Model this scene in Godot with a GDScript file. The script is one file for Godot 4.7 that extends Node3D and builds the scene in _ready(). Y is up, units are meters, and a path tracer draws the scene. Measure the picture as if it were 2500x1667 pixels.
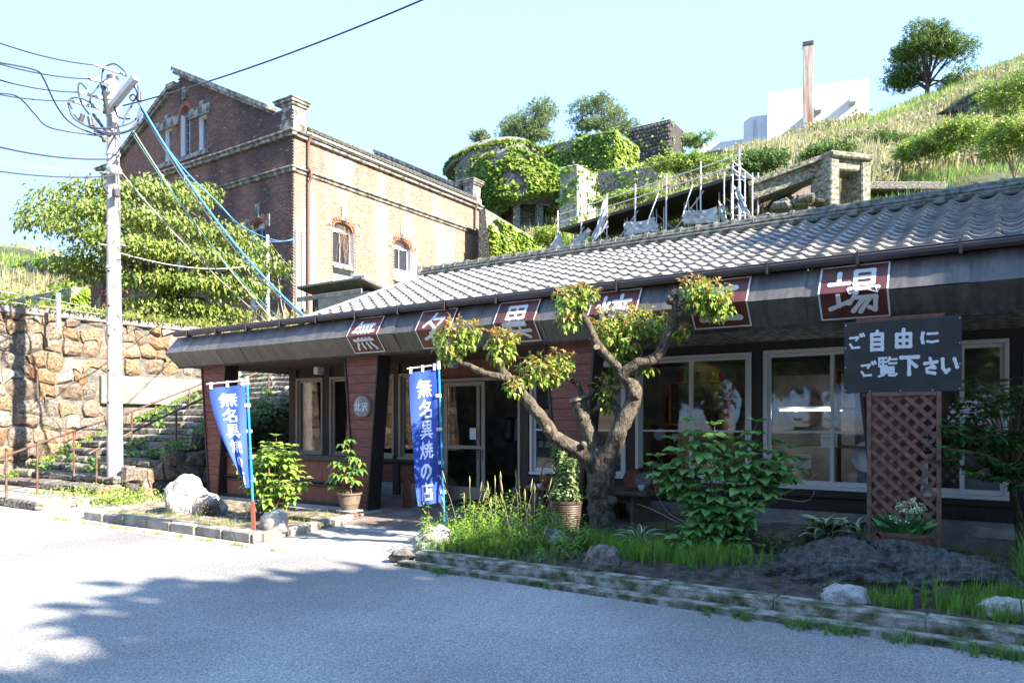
extends Node3D
# World: x runs right along the shop front, y up, z towards the street; metres.
var rng := RandomNumberGenerator.new()
var used := {}
var mats := {}
var tex := {}

class MB:
	var v := PackedVector3Array()
	var n := PackedVector3Array()
	var c := PackedColorArray()
	var uv := PackedVector2Array()
	var col := Color.WHITE
	func t3(a: Vector3, b: Vector3, d: Vector3, na: Vector3, nb: Vector3, nd: Vector3) -> void:
		v.append(a); v.append(d); v.append(b)
		n.append(na); n.append(nd); n.append(nb)
		c.append(col); c.append(col); c.append(col)
		uv.append(Vector2.ZERO); uv.append(Vector2.ZERO); uv.append(Vector2.ZERO)
	func tri(a: Vector3, b: Vector3, d: Vector3) -> void:
		var m := (b - a).cross(d - a).normalized()
		t3(a, b, d, m, m, m)
	func quad(a: Vector3, b: Vector3, d: Vector3, e: Vector3) -> void:
		tri(a, b, d); tri(a, d, e)
	func box(o: Vector3, s: Vector3, b := Basis()) -> void:
		var h := s * 0.5
		var p := []
		for i in 8:
			p.append(o + b * Vector3(h.x if i & 1 else -h.x, h.y if i & 2 else -h.y, h.z if i & 4 else -h.z))
		quad(p[4], p[5], p[7], p[6]); quad(p[1], p[0], p[2], p[3])
		quad(p[5], p[1], p[3], p[7]); quad(p[0], p[4], p[6], p[2])
		quad(p[6], p[7], p[3], p[2]); quad(p[0], p[1], p[5], p[4])
	func bbox(o: Vector3, s: Vector3, k: float, b := Basis(), jit := 0.0, r: RandomNumberGenerator = null) -> void:
		# box with chamfered edges
		var h := s * 0.5
		k = minf(k, minf(h.x, minf(h.y, h.z)) * 0.9)
		var P := {}
		for sx in [-1, 1]:
			for sy in [-1, 1]:
				for sz in [-1, 1]:
					var j := Vector3.ZERO
					if jit > 0.0: j = Vector3(r.randf_range(-jit, jit), r.randf_range(-jit, jit), r.randf_range(-jit, jit))
					P[Vector4i(sx, sy, sz, 0)] = o + b * (Vector3(sx * h.x, sy * (h.y - k), sz * (h.z - k)) + j)
					P[Vector4i(sx, sy, sz, 1)] = o + b * (Vector3(sx * (h.x - k), sy * h.y, sz * (h.z - k)) + j)
					P[Vector4i(sx, sy, sz, 2)] = o + b * (Vector3(sx * (h.x - k), sy * (h.y - k), sz * h.z) + j)
		for s1 in [-1, 1]:
			fq(o, P[Vector4i(s1, -1, -1, 0)], P[Vector4i(s1, 1, -1, 0)], P[Vector4i(s1, 1, 1, 0)], P[Vector4i(s1, -1, 1, 0)])
			fq(o, P[Vector4i(-1, s1, -1, 1)], P[Vector4i(1, s1, -1, 1)], P[Vector4i(1, s1, 1, 1)], P[Vector4i(-1, s1, 1, 1)])
			fq(o, P[Vector4i(-1, -1, s1, 2)], P[Vector4i(1, -1, s1, 2)], P[Vector4i(1, 1, s1, 2)], P[Vector4i(-1, 1, s1, 2)])
			for s2 in [-1, 1]:
				fq(o, P[Vector4i(s1, s2, -1, 0)], P[Vector4i(s1, s2, 1, 0)], P[Vector4i(s1, s2, 1, 1)], P[Vector4i(s1, s2, -1, 1)])
				fq(o, P[Vector4i(s1, -1, s2, 0)], P[Vector4i(s1, 1, s2, 0)], P[Vector4i(s1, 1, s2, 2)], P[Vector4i(s1, -1, s2, 2)])
				fq(o, P[Vector4i(-1, s1, s2, 1)], P[Vector4i(1, s1, s2, 1)], P[Vector4i(1, s1, s2, 2)], P[Vector4i(-1, s1, s2, 2)])
				for s3 in [-1, 1]:
					ft(o, P[Vector4i(s1, s2, s3, 0)], P[Vector4i(s1, s2, s3, 1)], P[Vector4i(s1, s2, s3, 2)])
	func ft(o: Vector3, a: Vector3, b: Vector3, d: Vector3) -> void:
		if (b - a).cross(d - a).dot(a + b + d - 3.0 * o) < 0.0: tri(a, d, b)
		else: tri(a, b, d)
	func fq(o: Vector3, a: Vector3, b: Vector3, d: Vector3, e: Vector3) -> void:
		ft(o, a, b, d); ft(o, a, d, e)
	func bar(a: Vector3, b: Vector3, w: float, h: float, up := Vector3.UP) -> void:
		var z := (b - a)
		var l := z.length()
		z = z / l
		var x := up.cross(z)
		if x.length() < 0.01: x = Vector3.RIGHT.cross(z)
		x = x.normalized()
		box((a + b) * 0.5, Vector3(w, h, l), Basis(x, z.cross(x), z))
	func tube(p: Array, r: Array, k := 8, caps := true, bump := 0.0, g: RandomNumberGenerator = null) -> void:
		var m := p.size()
		var rings := []
		var side := Vector3.ZERO
		for i in m:
			var t: Vector3 = (p[mini(i + 1, m - 1)] - p[maxi(i - 1, 0)]).normalized()
			if side == Vector3.ZERO:
				side = t.cross(Vector3.UP)
				if side.length() < 0.1: side = t.cross(Vector3.RIGHT)
			side = (side - t * side.dot(t)).normalized()
			var up := t.cross(side)
			var ring := []
			for j in k:
				var an := TAU * j / k
				var d := side * cos(an) + up * sin(an)
				var rr: float = r[mini(i, r.size() - 1)]
				if bump > 0.0: rr *= 1.0 + g.randf_range(-bump, bump)
				ring.append([p[i] + d * rr, d])
			rings.append(ring)
		for i in m - 1:
			for j in k:
				var a = rings[i][j]
				var b = rings[i][(j + 1) % k]
				var d = rings[i + 1][(j + 1) % k]
				var e = rings[i + 1][j]
				t3(a[0], b[0], d[0], a[1], b[1], d[1])
				t3(a[0], d[0], e[0], a[1], d[1], e[1])
		if caps:
			for j in range(1, k - 1):
				tri(rings[0][0][0], rings[0][j + 1][0], rings[0][j][0])
				tri(rings[m - 1][0][0], rings[m - 1][j][0], rings[m - 1][j + 1][0])
	func lathe(o: Vector3, prof: Array, k := 16, b := Basis()) -> void:
		# prof: Vector2(radius, height) from bottom to top, outside first
		for i in prof.size() - 1:
			var p: Vector2 = prof[i]
			var q: Vector2 = prof[i + 1]
			var nn := Vector2(q.y - p.y, p.x - q.x).normalized()
			for j in k:
				var a := TAU * j / k
				var e := TAU * (j + 1) / k
				var da := Vector3(cos(a), 0, -sin(a))
				var de := Vector3(cos(e), 0, -sin(e))
				var A := o + b * (da * p.x + Vector3.UP * p.y)
				var B := o + b * (de * p.x + Vector3.UP * p.y)
				var C := o + b * (de * q.x + Vector3.UP * q.y)
				var D := o + b * (da * q.x + Vector3.UP * q.y)
				var na := b * (da * nn.x + Vector3.UP * nn.y)
				var ne := b * (de * nn.x + Vector3.UP * nn.y)
				if p.x > 0.0001: t3(A, B, C, na, ne, ne)
				if q.x > 0.0001: t3(A, C, D, na, ne, na)
	func sheet(nu: int, nv: int, f: Callable, wrap := false, with_uv := false) -> void:
		var g := []
		for i in nu + 1:
			var row := PackedVector3Array()
			for j in nv + 1: row.append(f.call(i if not (wrap and i == nu) else 0, j))
			g.append(row)
		var ns := []
		for i in nu + 1:
			var row := PackedVector3Array()
			for j in nv + 1:
				var i0 := i - 1 if i > 0 else (nu - 1 if wrap else 0)
				var i1 := i + 1 if i < nu else (1 if wrap else nu)
				var du: Vector3 = g[i1][j] - g[i0][j]
				var dv: Vector3 = g[i][mini(j + 1, nv)] - g[i][maxi(j - 1, 0)]
				row.append(du.cross(dv).normalized())
			ns.append(row)
		for i in nu:
			for j in nv:
				t3(g[i][j], g[i + 1][j], g[i + 1][j + 1], ns[i][j], ns[i + 1][j], ns[i + 1][j + 1])
				t3(g[i][j], g[i + 1][j + 1], g[i][j + 1], ns[i][j], ns[i + 1][j + 1], ns[i][j + 1])
				if with_uv:
					var k := uv.size() - 6
					var u0 := Vector2(float(i) / nu, float(j) / nv)
					var u1 := Vector2(float(i + 1) / nu, float(j) / nv)
					var u2 := Vector2(float(i + 1) / nu, float(j + 1) / nv)
					var u3 := Vector2(float(i) / nu, float(j + 1) / nv)
					uv[k] = u0; uv[k + 1] = u2; uv[k + 2] = u1
					uv[k + 3] = u0; uv[k + 4] = u3; uv[k + 5] = u2
	func mesh() -> ArrayMesh:
		var a := []
		a.resize(Mesh.ARRAY_MAX)
		a[Mesh.ARRAY_VERTEX] = v; a[Mesh.ARRAY_NORMAL] = n; a[Mesh.ARRAY_COLOR] = c; a[Mesh.ARRAY_TEX_UV] = uv
		var m := ArrayMesh.new()
		m.add_surface_from_arrays(Mesh.PRIMITIVE_TRIANGLES, a)
		return m

func numbered(called: String, parent: Node) -> String:
	var key := str(parent.get_instance_id()) + called
	var k: int = used.get(key, 0)
	used[key] = k + 1
	return called if k == 0 else "%s_%03d" % [called, k]

func put(called: String, m, material: Material, parent: Node = self, at := Vector3.ZERO, b := Basis()) -> MeshInstance3D:
	var o := MeshInstance3D.new()
	o.mesh = m.mesh() if m is MB else m
	o.material_override = material
	o.name = numbered(called, parent)
	o.transform = Transform3D(b, at)
	parent.add_child(o, true)
	return o

func thing(called: String, label: String, category: String, at := Vector3.ZERO, group := "") -> Node3D:
	var o := Node3D.new()
	o.name = numbered(called, self)
	o.position = at
	add_child(o, true)
	tag(o, label, category, group)
	return o

func tag(o: Node, label: String, category := "", group := "", kind := "") -> Node:
	if label: o.set_meta("label", label)
	if category: o.set_meta("category", category)
	if group: o.set_meta("group", group)
	if kind: o.set_meta("kind", kind)
	return o

func multi(called: String, m, material: Material, xs: Array, cs: Array, parent: Node = self, stuff := false) -> MultiMeshInstance3D:
	var mm := MultiMesh.new()
	mm.transform_format = MultiMesh.TRANSFORM_3D
	mm.use_colors = cs.size() > 0
	mm.mesh = m.mesh() if m is MB else m
	mm.instance_count = xs.size()
	for i in xs.size():
		mm.set_instance_transform(i, xs[i])
		if cs.size() > 0: mm.set_instance_color(i, cs[i])
	var o := MultiMeshInstance3D.new()
	o.multimesh = mm
	o.material_override = material
	o.name = numbered(called, parent)
	if stuff or parent != self: o.set_meta("kind", "stuff")
	parent.add_child(o, true)
	return o

func noise_tex(key: String, type: int, freq: float, oct: int, lo: float, hi: float, mid := 0.5, normal := 0.0, size := 512, tint := Color.WHITE) -> void:
	var f := FastNoiseLite.new()
	f.noise_type = type
	f.frequency = freq
	f.fractal_octaves = oct
	f.seed = key.hash() % 10000
	if oct == 1: f.fractal_type = FastNoiseLite.FRACTAL_NONE
	var t := NoiseTexture2D.new()
	t.width = size; t.height = size; t.seamless = true; t.noise = f
	if normal > 0.0:
		t.as_normal_map = true; t.bump_strength = normal
	else:
		var g := Gradient.new()
		g.offsets = PackedFloat32Array([maxf(mid - 0.3, 0.0), minf(mid + 0.3, 1.0)])
		g.colors = PackedColorArray([Color(lo * tint.r, lo * tint.g, lo * tint.b), Color(hi, hi, hi)])
		t.color_ramp = g
	tex[key] = t

# A named material: linear base colour, roughness, coarse texture with scale, fine texture with scale, normal texture
func M(key: String, c := Color.WHITE, rough := 0.85, t1 := "", s1 = 1.0, t2 := "", s2 = 1.0, nm := "", ns := 1.0) -> StandardMaterial3D:
	if mats.has(key): return mats[key]
	var m := StandardMaterial3D.new()
	m.resource_name = key
	m.albedo_color = Color(c.r, c.g, c.b).linear_to_srgb()
	m.roughness = rough
	m.vertex_color_use_as_albedo = true
	if t1:
		m.albedo_texture = tex[t1]
	if t1 or nm:
		m.uv1_triplanar = true; m.uv1_world_triplanar = true
		m.uv1_scale = s1 if s1 is Vector3 else Vector3.ONE * s1
	if t2:
		m.detail_enabled = true
		m.detail_blend_mode = BaseMaterial3D.BLEND_MODE_MUL
		m.detail_albedo = tex[t2]
		m.detail_uv_layer = BaseMaterial3D.DETAIL_UV_2
		m.uv2_triplanar = true; m.uv2_world_triplanar = true
		m.uv2_scale = s2 if s2 is Vector3 else Vector3.ONE * s2
	if nm:
		m.normal_enabled = true
		m.normal_texture = tex[nm]
		m.normal_scale = ns
	mats[key] = m
	return m

func leafmat(key: String, c: Color, back := 0.7, rough := 0.5) -> StandardMaterial3D:
	var m := M(key, Color(c.r * 1.3, c.g * 1.3, c.b * 1.3), rough)
	m.backlight_enabled = true
	m.backlight = Color(back, back, back).linear_to_srgb()
	m.cull_mode = BaseMaterial3D.CULL_DISABLED
	return m

func J(a: float, b: float) -> float: return rng.randf_range(a, b)
func JV(k: float) -> Vector3: return Vector3(J(-k, k), J(-k, k), J(-k, k))

func leaf(l: float, w: float, fold := 0.25, droop := 0.15) -> MB:
	# a pointed leaf along +z from the origin, folded along its midrib
	var m := MB.new()
	var a := Vector3.ZERO
	var b := Vector3(0, droop * l * 0.25, l * 0.5)
	var t := Vector3(0, -droop * l, l)
	var p := Vector3(-w * 0.5, fold * w * 0.5 + b.y, l * 0.45)
	var q := Vector3(w * 0.5, fold * w * 0.5 + b.y, l * 0.45)
	m.tri(a, b, p); m.tri(a, q, b); m.tri(p, b, t); m.tri(b, q, t)
	return m

func orient(dir: Vector3, roll := 0.0, s := 1.0, upish := Vector3.UP) -> Basis:
	var z := dir.normalized()
	var x := upish.cross(z)
	if x.length() < 0.05: x = Vector3.RIGHT.cross(z)
	x = x.normalized()
	return Basis(x, z.cross(x), z).rotated(z, roll).scaled(Vector3.ONE * s)

func shade_mix(a: Color, b: Color, k: float, j := 0.15) -> Color:
	var c := a.lerp(b, k)
	var f := 1.0 + J(-j, j)
	return Color(c.r * f, c.g * f, c.b * f)

func cluster(xs: Array, cs: Array, at: Vector3, r: Vector3, count: int, s0: float, s1: float, ca: Color, cb: Color, droop := 0.3, hollow := 0.25) -> void:
	for i in count:
		var d := Vector3(rng.randfn(), rng.randfn(), rng.randfn()).normalized()
		var k := pow(J(hollow, 1.0), 0.6)
		var dir := (d * 0.7 + JV(0.7) + Vector3(0, -droop, 0))
		xs.append(Transform3D(orient(dir, J(-0.7, 0.7), J(s0, s1)), at + d * r * k))
		cs.append(shade_mix(ca, cb, rng.randf()))

func rock(r: Vector3, seedn: int, rough := 0.25, nu := 18, nv := 12, freq := 1.2, flat := 0.35) -> MB:
	var f := FastNoiseLite.new()
	f.seed = seedn; f.frequency = freq; f.fractal_octaves = 4
	var m := MB.new()
	m.sheet(nu, nv, func(i, j):
		var a: float = TAU * i / nu
		var b: float = PI * j / nv - PI / 2
		var d := Vector3(cos(b) * cos(a), sin(b), -cos(b) * sin(a))
		var k: float = 1.0 + rough * 1.6 * f.get_noise_3dv(d * 0.9) + rough * 0.5 * f.get_noise_3dv(d * 3.0 + Vector3(9, 3, 1))
		var p := d * k * r
		p.y = maxf(p.y, -r.y * flat)
		return p, true)
	return m

func _ready() -> void:
	rng.seed = 4711
	# camera: level, lens shifted upwards; 26.6 mm on a 36 mm frame
	var cam := Camera3D.new()
	cam.name = "camera"
	cam.position = Vector3(0, 1.6, 0)
	cam.rotation = Vector3(0, deg_to_rad(33.8887), 0)
	cam.near = 0.1
	cam.far = 900.0
	cam.set_frustum(0.1 * 682.0 / 737.28, Vector2(0, 0.1 * 78.4 / 737.28), 0.1, 900.0)
	add_child(cam)
	cam.current = true
	var env := Environment.new()
	env.background_mode = Environment.BG_SKY
	var sm := ProceduralSkyMaterial.new()
	sm.sky_top_color = Color(0.29, 0.50, 0.90).linear_to_srgb()
	sm.sky_horizon_color = Color(0.375, 0.585, 0.92).linear_to_srgb()
	sm.sky_curve = 0.17
	sm.ground_horizon_color = Color(0.72, 0.78, 0.80)
	sm.ground_bottom_color = Color(0.45, 0.45, 0.44)
	sm.sun_angle_max = 28.0
	sm.sun_curve = 0.12
	var sky := Sky.new()
	sky.sky_material = sm
	env.sky = sky
	env.background_energy_multiplier = 0.5
	env.tonemap_mode = Environment.TONE_MAPPER_LINEAR
	env.tonemap_exposure = 5.0
	env.sdfgi_enabled = true
	env.ssao_enabled = true
	env.ssil_enabled = true
	var we := WorldEnvironment.new()
	we.name = "world_environment"
	we.environment = env
	add_child(we)
	var sun := DirectionalLight3D.new()
	sun.name = "sun"
	sun.light_color = Color(1.0, 0.95, 0.87)
	sun.light_energy = 1.5
	sun.light_angular_distance = 0.5
	sun.shadow_enabled = true
	sun.directional_shadow_max_distance = 150.0
	add_child(sun)
	sun.look_at_from_position(Vector3(81.5, 57.4, 1.5), Vector3.ZERO)
	materials()
	terrain()
	street()
	retaining_wall()
	stairs()
	shop()
	brick_building()
	ruins()
	far_trees()
	annex()
	cherry_tree()
	utility_pole()
	signs()
	planter_left()
	garden()
	plum_tree()
	entrance_things()
	bushes()
	interior()
	person()
	off_frame()

func materials() -> void:
	var S := FastNoiseLite.TYPE_SIMPLEX_SMOOTH
	var C := FastNoiseLite.TYPE_CELLULAR
	var V := FastNoiseLite.TYPE_VALUE
	noise_tex("cloud", S, 0.008, 5, 0.78, 1.0)
	noise_tex("patch", S, 0.012, 4, 0.48, 1.0, 0.42)
	noise_tex("speck", V, 0.16, 3, 0.62, 1.0)
	noise_tex("grit", V, 0.2, 2, 0.78, 1.0)
	noise_tex("rust", S, 0.01, 4, 0.75, 1.0, 0.4, 0.0, 512, Color(1.0, 0.72, 0.5))
	noise_tex("moss", S, 0.014, 5, 0.5, 1.0, 0.4, 0.0, 512, Color(0.75, 0.85, 0.5))
	noise_tex("n_grit", V, 0.15, 2, 0, 1, 0.5, 4.0)
	noise_tex("n_rough", S, 0.03, 5, 0, 1, 0.5, 8.0)
	noise_tex("n_soft", S, 0.012, 3, 0, 1, 0.5, 6.0)
	M("asphalt", Color(0.47, 0.465, 0.455), 0.92, "speck", 1.5, "cloud", 0.045, "n_grit", 0.4)
	M("concrete", Color(0.36, 0.34, 0.31), 0.9, "cloud", 0.5, "grit", 3.0, "n_rough", 0.4)
	M("concrete_old", Color(0.38, 0.36, 0.32), 0.95, "moss", 0.6, "grit", 2.0, "n_rough", 0.9)
	M("concrete_white", Color(0.52, 0.5, 0.46), 0.9, "cloud", 0.7, "grit", 3.0)
	M("paving", Color(0.34, 0.275, 0.245), 0.9, "cloud", 0.5, "speck", 2.6, "n_grit", 0.5)
	M("soil", Color(0.44, 0.36, 0.27), 1.0, "patch", 0.8, "speck", 2.5, "n_rough", 1.0)
	M("earth", Color(0.10, 0.12, 0.05), 1.0, "patch", 0.15, "speck", 0.8)
	M("mortar", Color(0.28, 0.265, 0.235), 1.0, "cloud", 0.6, "speck", 2.0, "n_rough", 1.0)
	M("roof_tile", Color(0.40, 0.385, 0.37), 0.62, "cloud", 0.9, "grit", 3.0)
	M("roof_tile_b", Color(0.35, 0.335, 0.325), 0.62, "cloud", 0.9, "grit", 3.0)
	M("roof_tile_c", Color(0.44, 0.425, 0.40), 0.62, "cloud", 0.9, "grit", 3.0)
	M("ridge_tile", Color(0.21, 0.205, 0.195), 0.7, "moss", 0.9, "grit", 3.0)
	M("brown_metal", Color(0.135, 0.120, 0.115), 0.4, "cloud", Vector3(3.0, 0.25, 3.0), "cloud", Vector3(1.1, 0.12, 1.1), "n_soft", 0.25)
	M("brown_metal_b", Color(0.160, 0.145, 0.138), 0.38, "cloud", Vector3(3.0, 0.25, 3.0), "cloud", Vector3(1.1, 0.12, 1.1), "n_soft", 0.3)
	M("rust_metal", Color(0.12, 0.055, 0.04), 0.8, "patch", 1.5, "speck", 3.0)
	M("gutter", Color(0.055, 0.042, 0.042), 0.4)
	M("dark_wood", Color(0.028, 0.019, 0.017), 0.6, "cloud", Vector3(3, 0.5, 3))
	M("red_board", Color(0.235, 0.075, 0.055), 0.7, "cloud", Vector3(0.6, 4.0, 0.6), "grit", Vector3(1, 4, 1))
	M("red_board_b", Color(0.26, 0.085, 0.06), 0.7, "cloud", Vector3(0.6, 4.0, 0.6), "grit", Vector3(1, 4, 1))
	M("red_panel", Color(0.27, 0.095, 0.055), 0.7, "cloud", Vector3(4.0, 0.5, 4.0), "grit", Vector3(5, 0.6, 5))
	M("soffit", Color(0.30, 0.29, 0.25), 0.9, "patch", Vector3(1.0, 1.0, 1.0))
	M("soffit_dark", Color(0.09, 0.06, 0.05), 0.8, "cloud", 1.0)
	M("alu_bronze", Color(0.30, 0.25, 0.20), 0.4)
	M("alu_white", Color(0.58, 0.58, 0.57), 0.4)
	var g := M("glass", Color(0.9, 0.95, 0.95), 0.03)
	g.transparency = BaseMaterial3D.TRANSPARENCY_ALPHA
	g.albedo_color = Color(0.1, 0.12, 0.12, 0.02)
	g.metallic_specular = 0.75
	g.vertex_color_use_as_albedo = false
	M("sign_red", Color(0.125, 0.034, 0.027), 0.45, "cloud", 1.0)
	M("paint_white", Color(0.74, 0.77, 0.80), 0.6, "grit", Vector3(2.0, 9.0, 2.0))
	M("board_black", Color(0.022, 0.021, 0.023), 0.5, "cloud", 0.8)
	M("pole_concrete", Color(0.62, 0.57, 0.55), 0.9, "cloud", Vector3(2, 0.4, 2), "grit", 3.0)
	M("steel", Color(0.48, 0.48, 0.5), 0.5)
	M("steel_dark", Color(0.05, 0.05, 0.055), 0.5)
	M("insulator", Color(0.55, 0.56, 0.58), 0.3)
	M("cable_dark", Color(0.045, 0.05, 0.075), 0.6)
	M("cable_blue", Color(0.06, 0.22, 0.50), 0.5)
	M("cable_green", Color(0.03, 0.17, 0.12), 0.5)
	M("cable_pale", Color(0.45, 0.40, 0.36), 0.6)
	M("rail_brown", Color(0.13, 0.085, 0.07), 0.55, "rust", 1.0)
	M("plastic_blue", Color(0.02, 0.27, 0.60), 0.35)
	M("brown_post", Color(0.19, 0.055, 0.035), 0.7)
	M("lattice_wood", Color(0.26, 0.13, 0.095), 0.8, "cloud", Vector3(2, 2, 2), "grit", 3.0)
	M("bench_wood", Color(0.21, 0.155, 0.095), 0.8, "cloud", Vector3(0.6, 4, 4), "grit", Vector3(1, 5, 5))
	M("log_wood", Color(0.13, 0.095, 0.065), 0.95, "patch", Vector3(5, 0.6, 5))
	M("terracotta", Color(0.26, 0.085, 0.05), 0.8, "cloud", 1.0)
	M("terracotta_pale", Color(0.30, 0.16, 0.11), 0.85, "cloud", 1.0, "grit", 3.0)
	M("pot_brown", Color(0.085, 0.052, 0.038), 0.55, "cloud", 1.5)
	M("pot_grey", Color(0.22, 0.17, 0.13), 0.5, "cloud", 1.5)
	M("glaze_white", Color(0.6, 0.63, 0.66), 0.25)
	M("glaze_blue", Color(0.2, 0.3, 0.42), 0.25)
	M("glaze_purple", Color(0.18, 0.14, 0.19), 0.35, "patch", 6.0)
	M("wicker", Color(0.20, 0.10, 0.045), 0.8, "grit", Vector3(3, 9, 3))
	M("rubber", Color(0.03, 0.032, 0.036), 0.95, "speck", 4.0)
	M("bark", Color(0.20, 0.165, 0.12), 0.95, "patch", Vector3(2.6, 0.9, 2.6), "speck", Vector3(4, 1.5, 4), "n_rough", 1.6)
	mats["bark"].uv1_scale = Vector3(2.6, 0.9, 2.6)
	M("twig", Color(0.22, 0.15, 0.105), 0.9)
	M("rock_white", Color(0.60, 0.57, 0.54), 0.95, "cloud", 1.4, "grit", 1.6, "n_rough", 1.6)
	M("rock_grey", Color(0.28, 0.265, 0.24), 0.95, "patch", 1.1, "grit", 1.6, "n_rough", 1.5)
	M("rock_dark", Color(0.15, 0.147, 0.135), 1.0, "patch", 1.9, "speck", 1.3, "n_rough", 2.5)
	M("rock_brown", Color(0.30, 0.25, 0.22), 0.95, "patch", 2.0, "grit", 2.0, "n_rough", 1.4)
	M("slate", Color(0.10, 0.10, 0.105), 0.8, "cloud", 0.5)
	M("white_wall", Color(0.80, 0.79, 0.77), 0.9, "grit", 0.3)
	M("white_wall_b", Color(0.62, 0.62, 0.61), 0.9, "grit", 0.3)
	M("rusty_concrete", Color(0.58, 0.52, 0.48), 0.9, "rust", Vector3(0.25, 0.02, 0.25), "grit", 0.3)
	M("interior_wall", Color(0.30, 0.28, 0.24), 0.9, "cloud", 0.5)
	M("interior_floor", Color(0.17, 0.15, 0.13), 0.6, "cloud", 0.7)
	M("shelf_wood", Color(0.30, 0.16, 0.07), 0.6, "cloud", Vector3(0.6, 4, 4))
	M("tarp", Color(0.50, 0.54, 0.58), 0.6, "cloud", 0.5)
	mats["tarp"].backlight_enabled = true
	mats["tarp"].backlight = Color(0.6, 0.6, 0.6)
	for k in 10:
		var c: Color = [Color(0.44, 0.35, 0.26), Color(0.56, 0.51, 0.45), Color(0.36, 0.31, 0.26), Color(0.44, 0.29, 0.17), Color(0.27, 0.245, 0.22), Color(0.50, 0.42, 0.34), Color(0.62, 0.59, 0.55), Color(0.40, 0.35, 0.30), Color(0.34, 0.25, 0.17), Color(0.50, 0.36, 0.22)][k]
		M("stone_%d" % k, c, 0.95, "patch" if k % 2 else "rust", 1.3 + 0.13 * k, "speck", 1.3, "n_rough", 1.3)
	M("brick", Color(1, 1, 1), 0.95, "grit", 1.0)
	M("brick_mortar", Color(0.24, 0.195, 0.165), 1.0, "cloud", 0.2)
	M("brick_stone", Color(0.40, 0.385, 0.34), 0.95, "patch", 0.3, "grit", 0.7, "n_rough", 0.5)
	M("old_frame", Color(0.30, 0.30, 0.34), 0.8)
	M("old_pane", Color(0.03, 0.034, 0.045), 0.3)
	M("downpipe", Color(0.14, 0.06, 0.05), 0.6)
	leafmat("leaf", Color(1, 1, 1), 0.75, 0.45)
	leafmat("leaf_gloss", Color(1, 1, 1), 0.35, 0.3)
	leafmat("grass_blade", Color(1, 1, 1), 0.75, 0.6)

# ---------------------------------------------------------------- land
const FAN_X := [-1400, -600, 0, 300, 700, 1000, 1250, 1450, 1600, 1800, 2000, 2150, 2300, 2500, 3100, 3900]
const FAN_D := [24.0, 30.0, 38.0, 46.0, 55.0, 65.0, 75.0, 90.0, 130.0, 220.0]
const FAN_Y := [
	[4.1, 5.0, 7.5, 11.0, 15.0, 18.0, 20.0, 22.0, 20.0, 10.0],
	[4.1, 5.0, 7.0, 10.0, 14.0, 17.0, 18.0, 19.0, 17.0, 8.0],
	[4.1, 4.6, 6.6, 9.6, 13.6, 16.6, 17.6, 17.6, 14.0, 6.0],
	[4.1, 4.4, 6.0, 8.6, 12.0, 14.6, 16.0, 16.0, 13.0, 6.0],
	[4.1, 4.2, 4.4, 6.0, 9.0, 12.0, 14.0, 16.0, 15.0, 8.0],
	[4.1, 4.6, 6.5, 8.5, 12.5, 17.5, 20.5, 23.0, 22.0, 12.0],
	[4.1, 5.5, 8.5, 11.5, 14.5, 19.0, 25.0, 30.5, 34.0, 30.0],
	[4.1, 6.0, 9.5, 13.0, 17.0, 21.0, 26.0, 31.0, 36.0, 34.0],
	[4.1, 7.0, 11.5, 15.0, 19.0, 23.2, 27.2, 33.0, 40.0, 36.0],
	[4.1, 8.0, 12.2, 16.0, 20.3, 24.8, 29.3, 35.8, 44.0, 40.0],
	[4.1, 8.6, 12.8, 16.8, 21.2, 25.6, 30.5, 38.4, 48.0, 44.0],
	[4.1, 8.8, 13.5, 17.4, 22.0, 27.0, 32.8, 41.6, 54.0, 46.0],
	[4.1, 9.6, 14.0, 17.6, 22.8, 29.5, 36.5, 45.0, 52.0, 46.0],
	[4.1, 10.0, 14.6, 19.0, 25.5, 32.5, 39.5, 48.0, 54.0, 48.0],
	[4.1, 10.0, 15.0, 20.0, 27.0, 34.0, 42.0, 50.0, 56.0, 50.0],
	[4.1, 10.0, 15.0, 20.0, 27.0, 34.0, 42.0, 50.0, 56.0, 50.0]]

func ground_at(fx: float, fd: float) -> Vector3:
	# hill surface: fx counts the columns of the table, fd its rows
	var i := clampi(int(fx), 0, FAN_X.size() - 2)
	var j := clampi(int(fd), 0, FAN_D.size() - 2)
	var a := fx - i
	var b := fd - j
	var px := lerpf(FAN_X[i], FAN_X[i + 1], a)
	var d := lerpf(FAN_D[j], FAN_D[j + 1], b)
	var y := lerpf(lerpf(FAN_Y[i][j], FAN_Y[i + 1][j], a), lerpf(FAN_Y[i][j + 1], FAN_Y[i + 1][j + 1], a), b)
	var r := (px - 1176.0) / 1693.4
	return Vector3(d * (r * 0.83010 - 0.55761), y, -d * (r * 0.55761 + 0.83010))

func terrain() -> void:
	var f := FastNoiseLite.new()
	f.seed = 5; f.frequency = 0.09; f.fractal_octaves = 4
	var m := MB.new()
	var nx := (FAN_X.size() - 1) * 5
	var nd := (FAN_D.size() - 1) * 6
	m.sheet(nx, nd, func(i, j):
		var p := ground_at(i / 5.0, j / 6.0)
		if j > 5 and j < nd - 6: p.y += f.get_noise_2d(p.x, p.z) * 1.3
		return p)
	tag(put("hill", m, M("earth")), "green hillside rising behind the tiled shop and the brick hall", "", "", "structure")
	# raised terrace of packed earth behind the walls
	var t := MB.new()
	t.box(Vector3(-60.0, 2.05, -6.0), Vector3(80.6, 4.2, 72.0))
	t.box(Vector3(-3.0, 2.05, -31.0), Vector3(34.0, 4.2, 27.0))
	tag(put("terrace", t, M("soil")), "earth terrace carrying the brick hall and the spreading tree", "", "", "structure")

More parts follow.
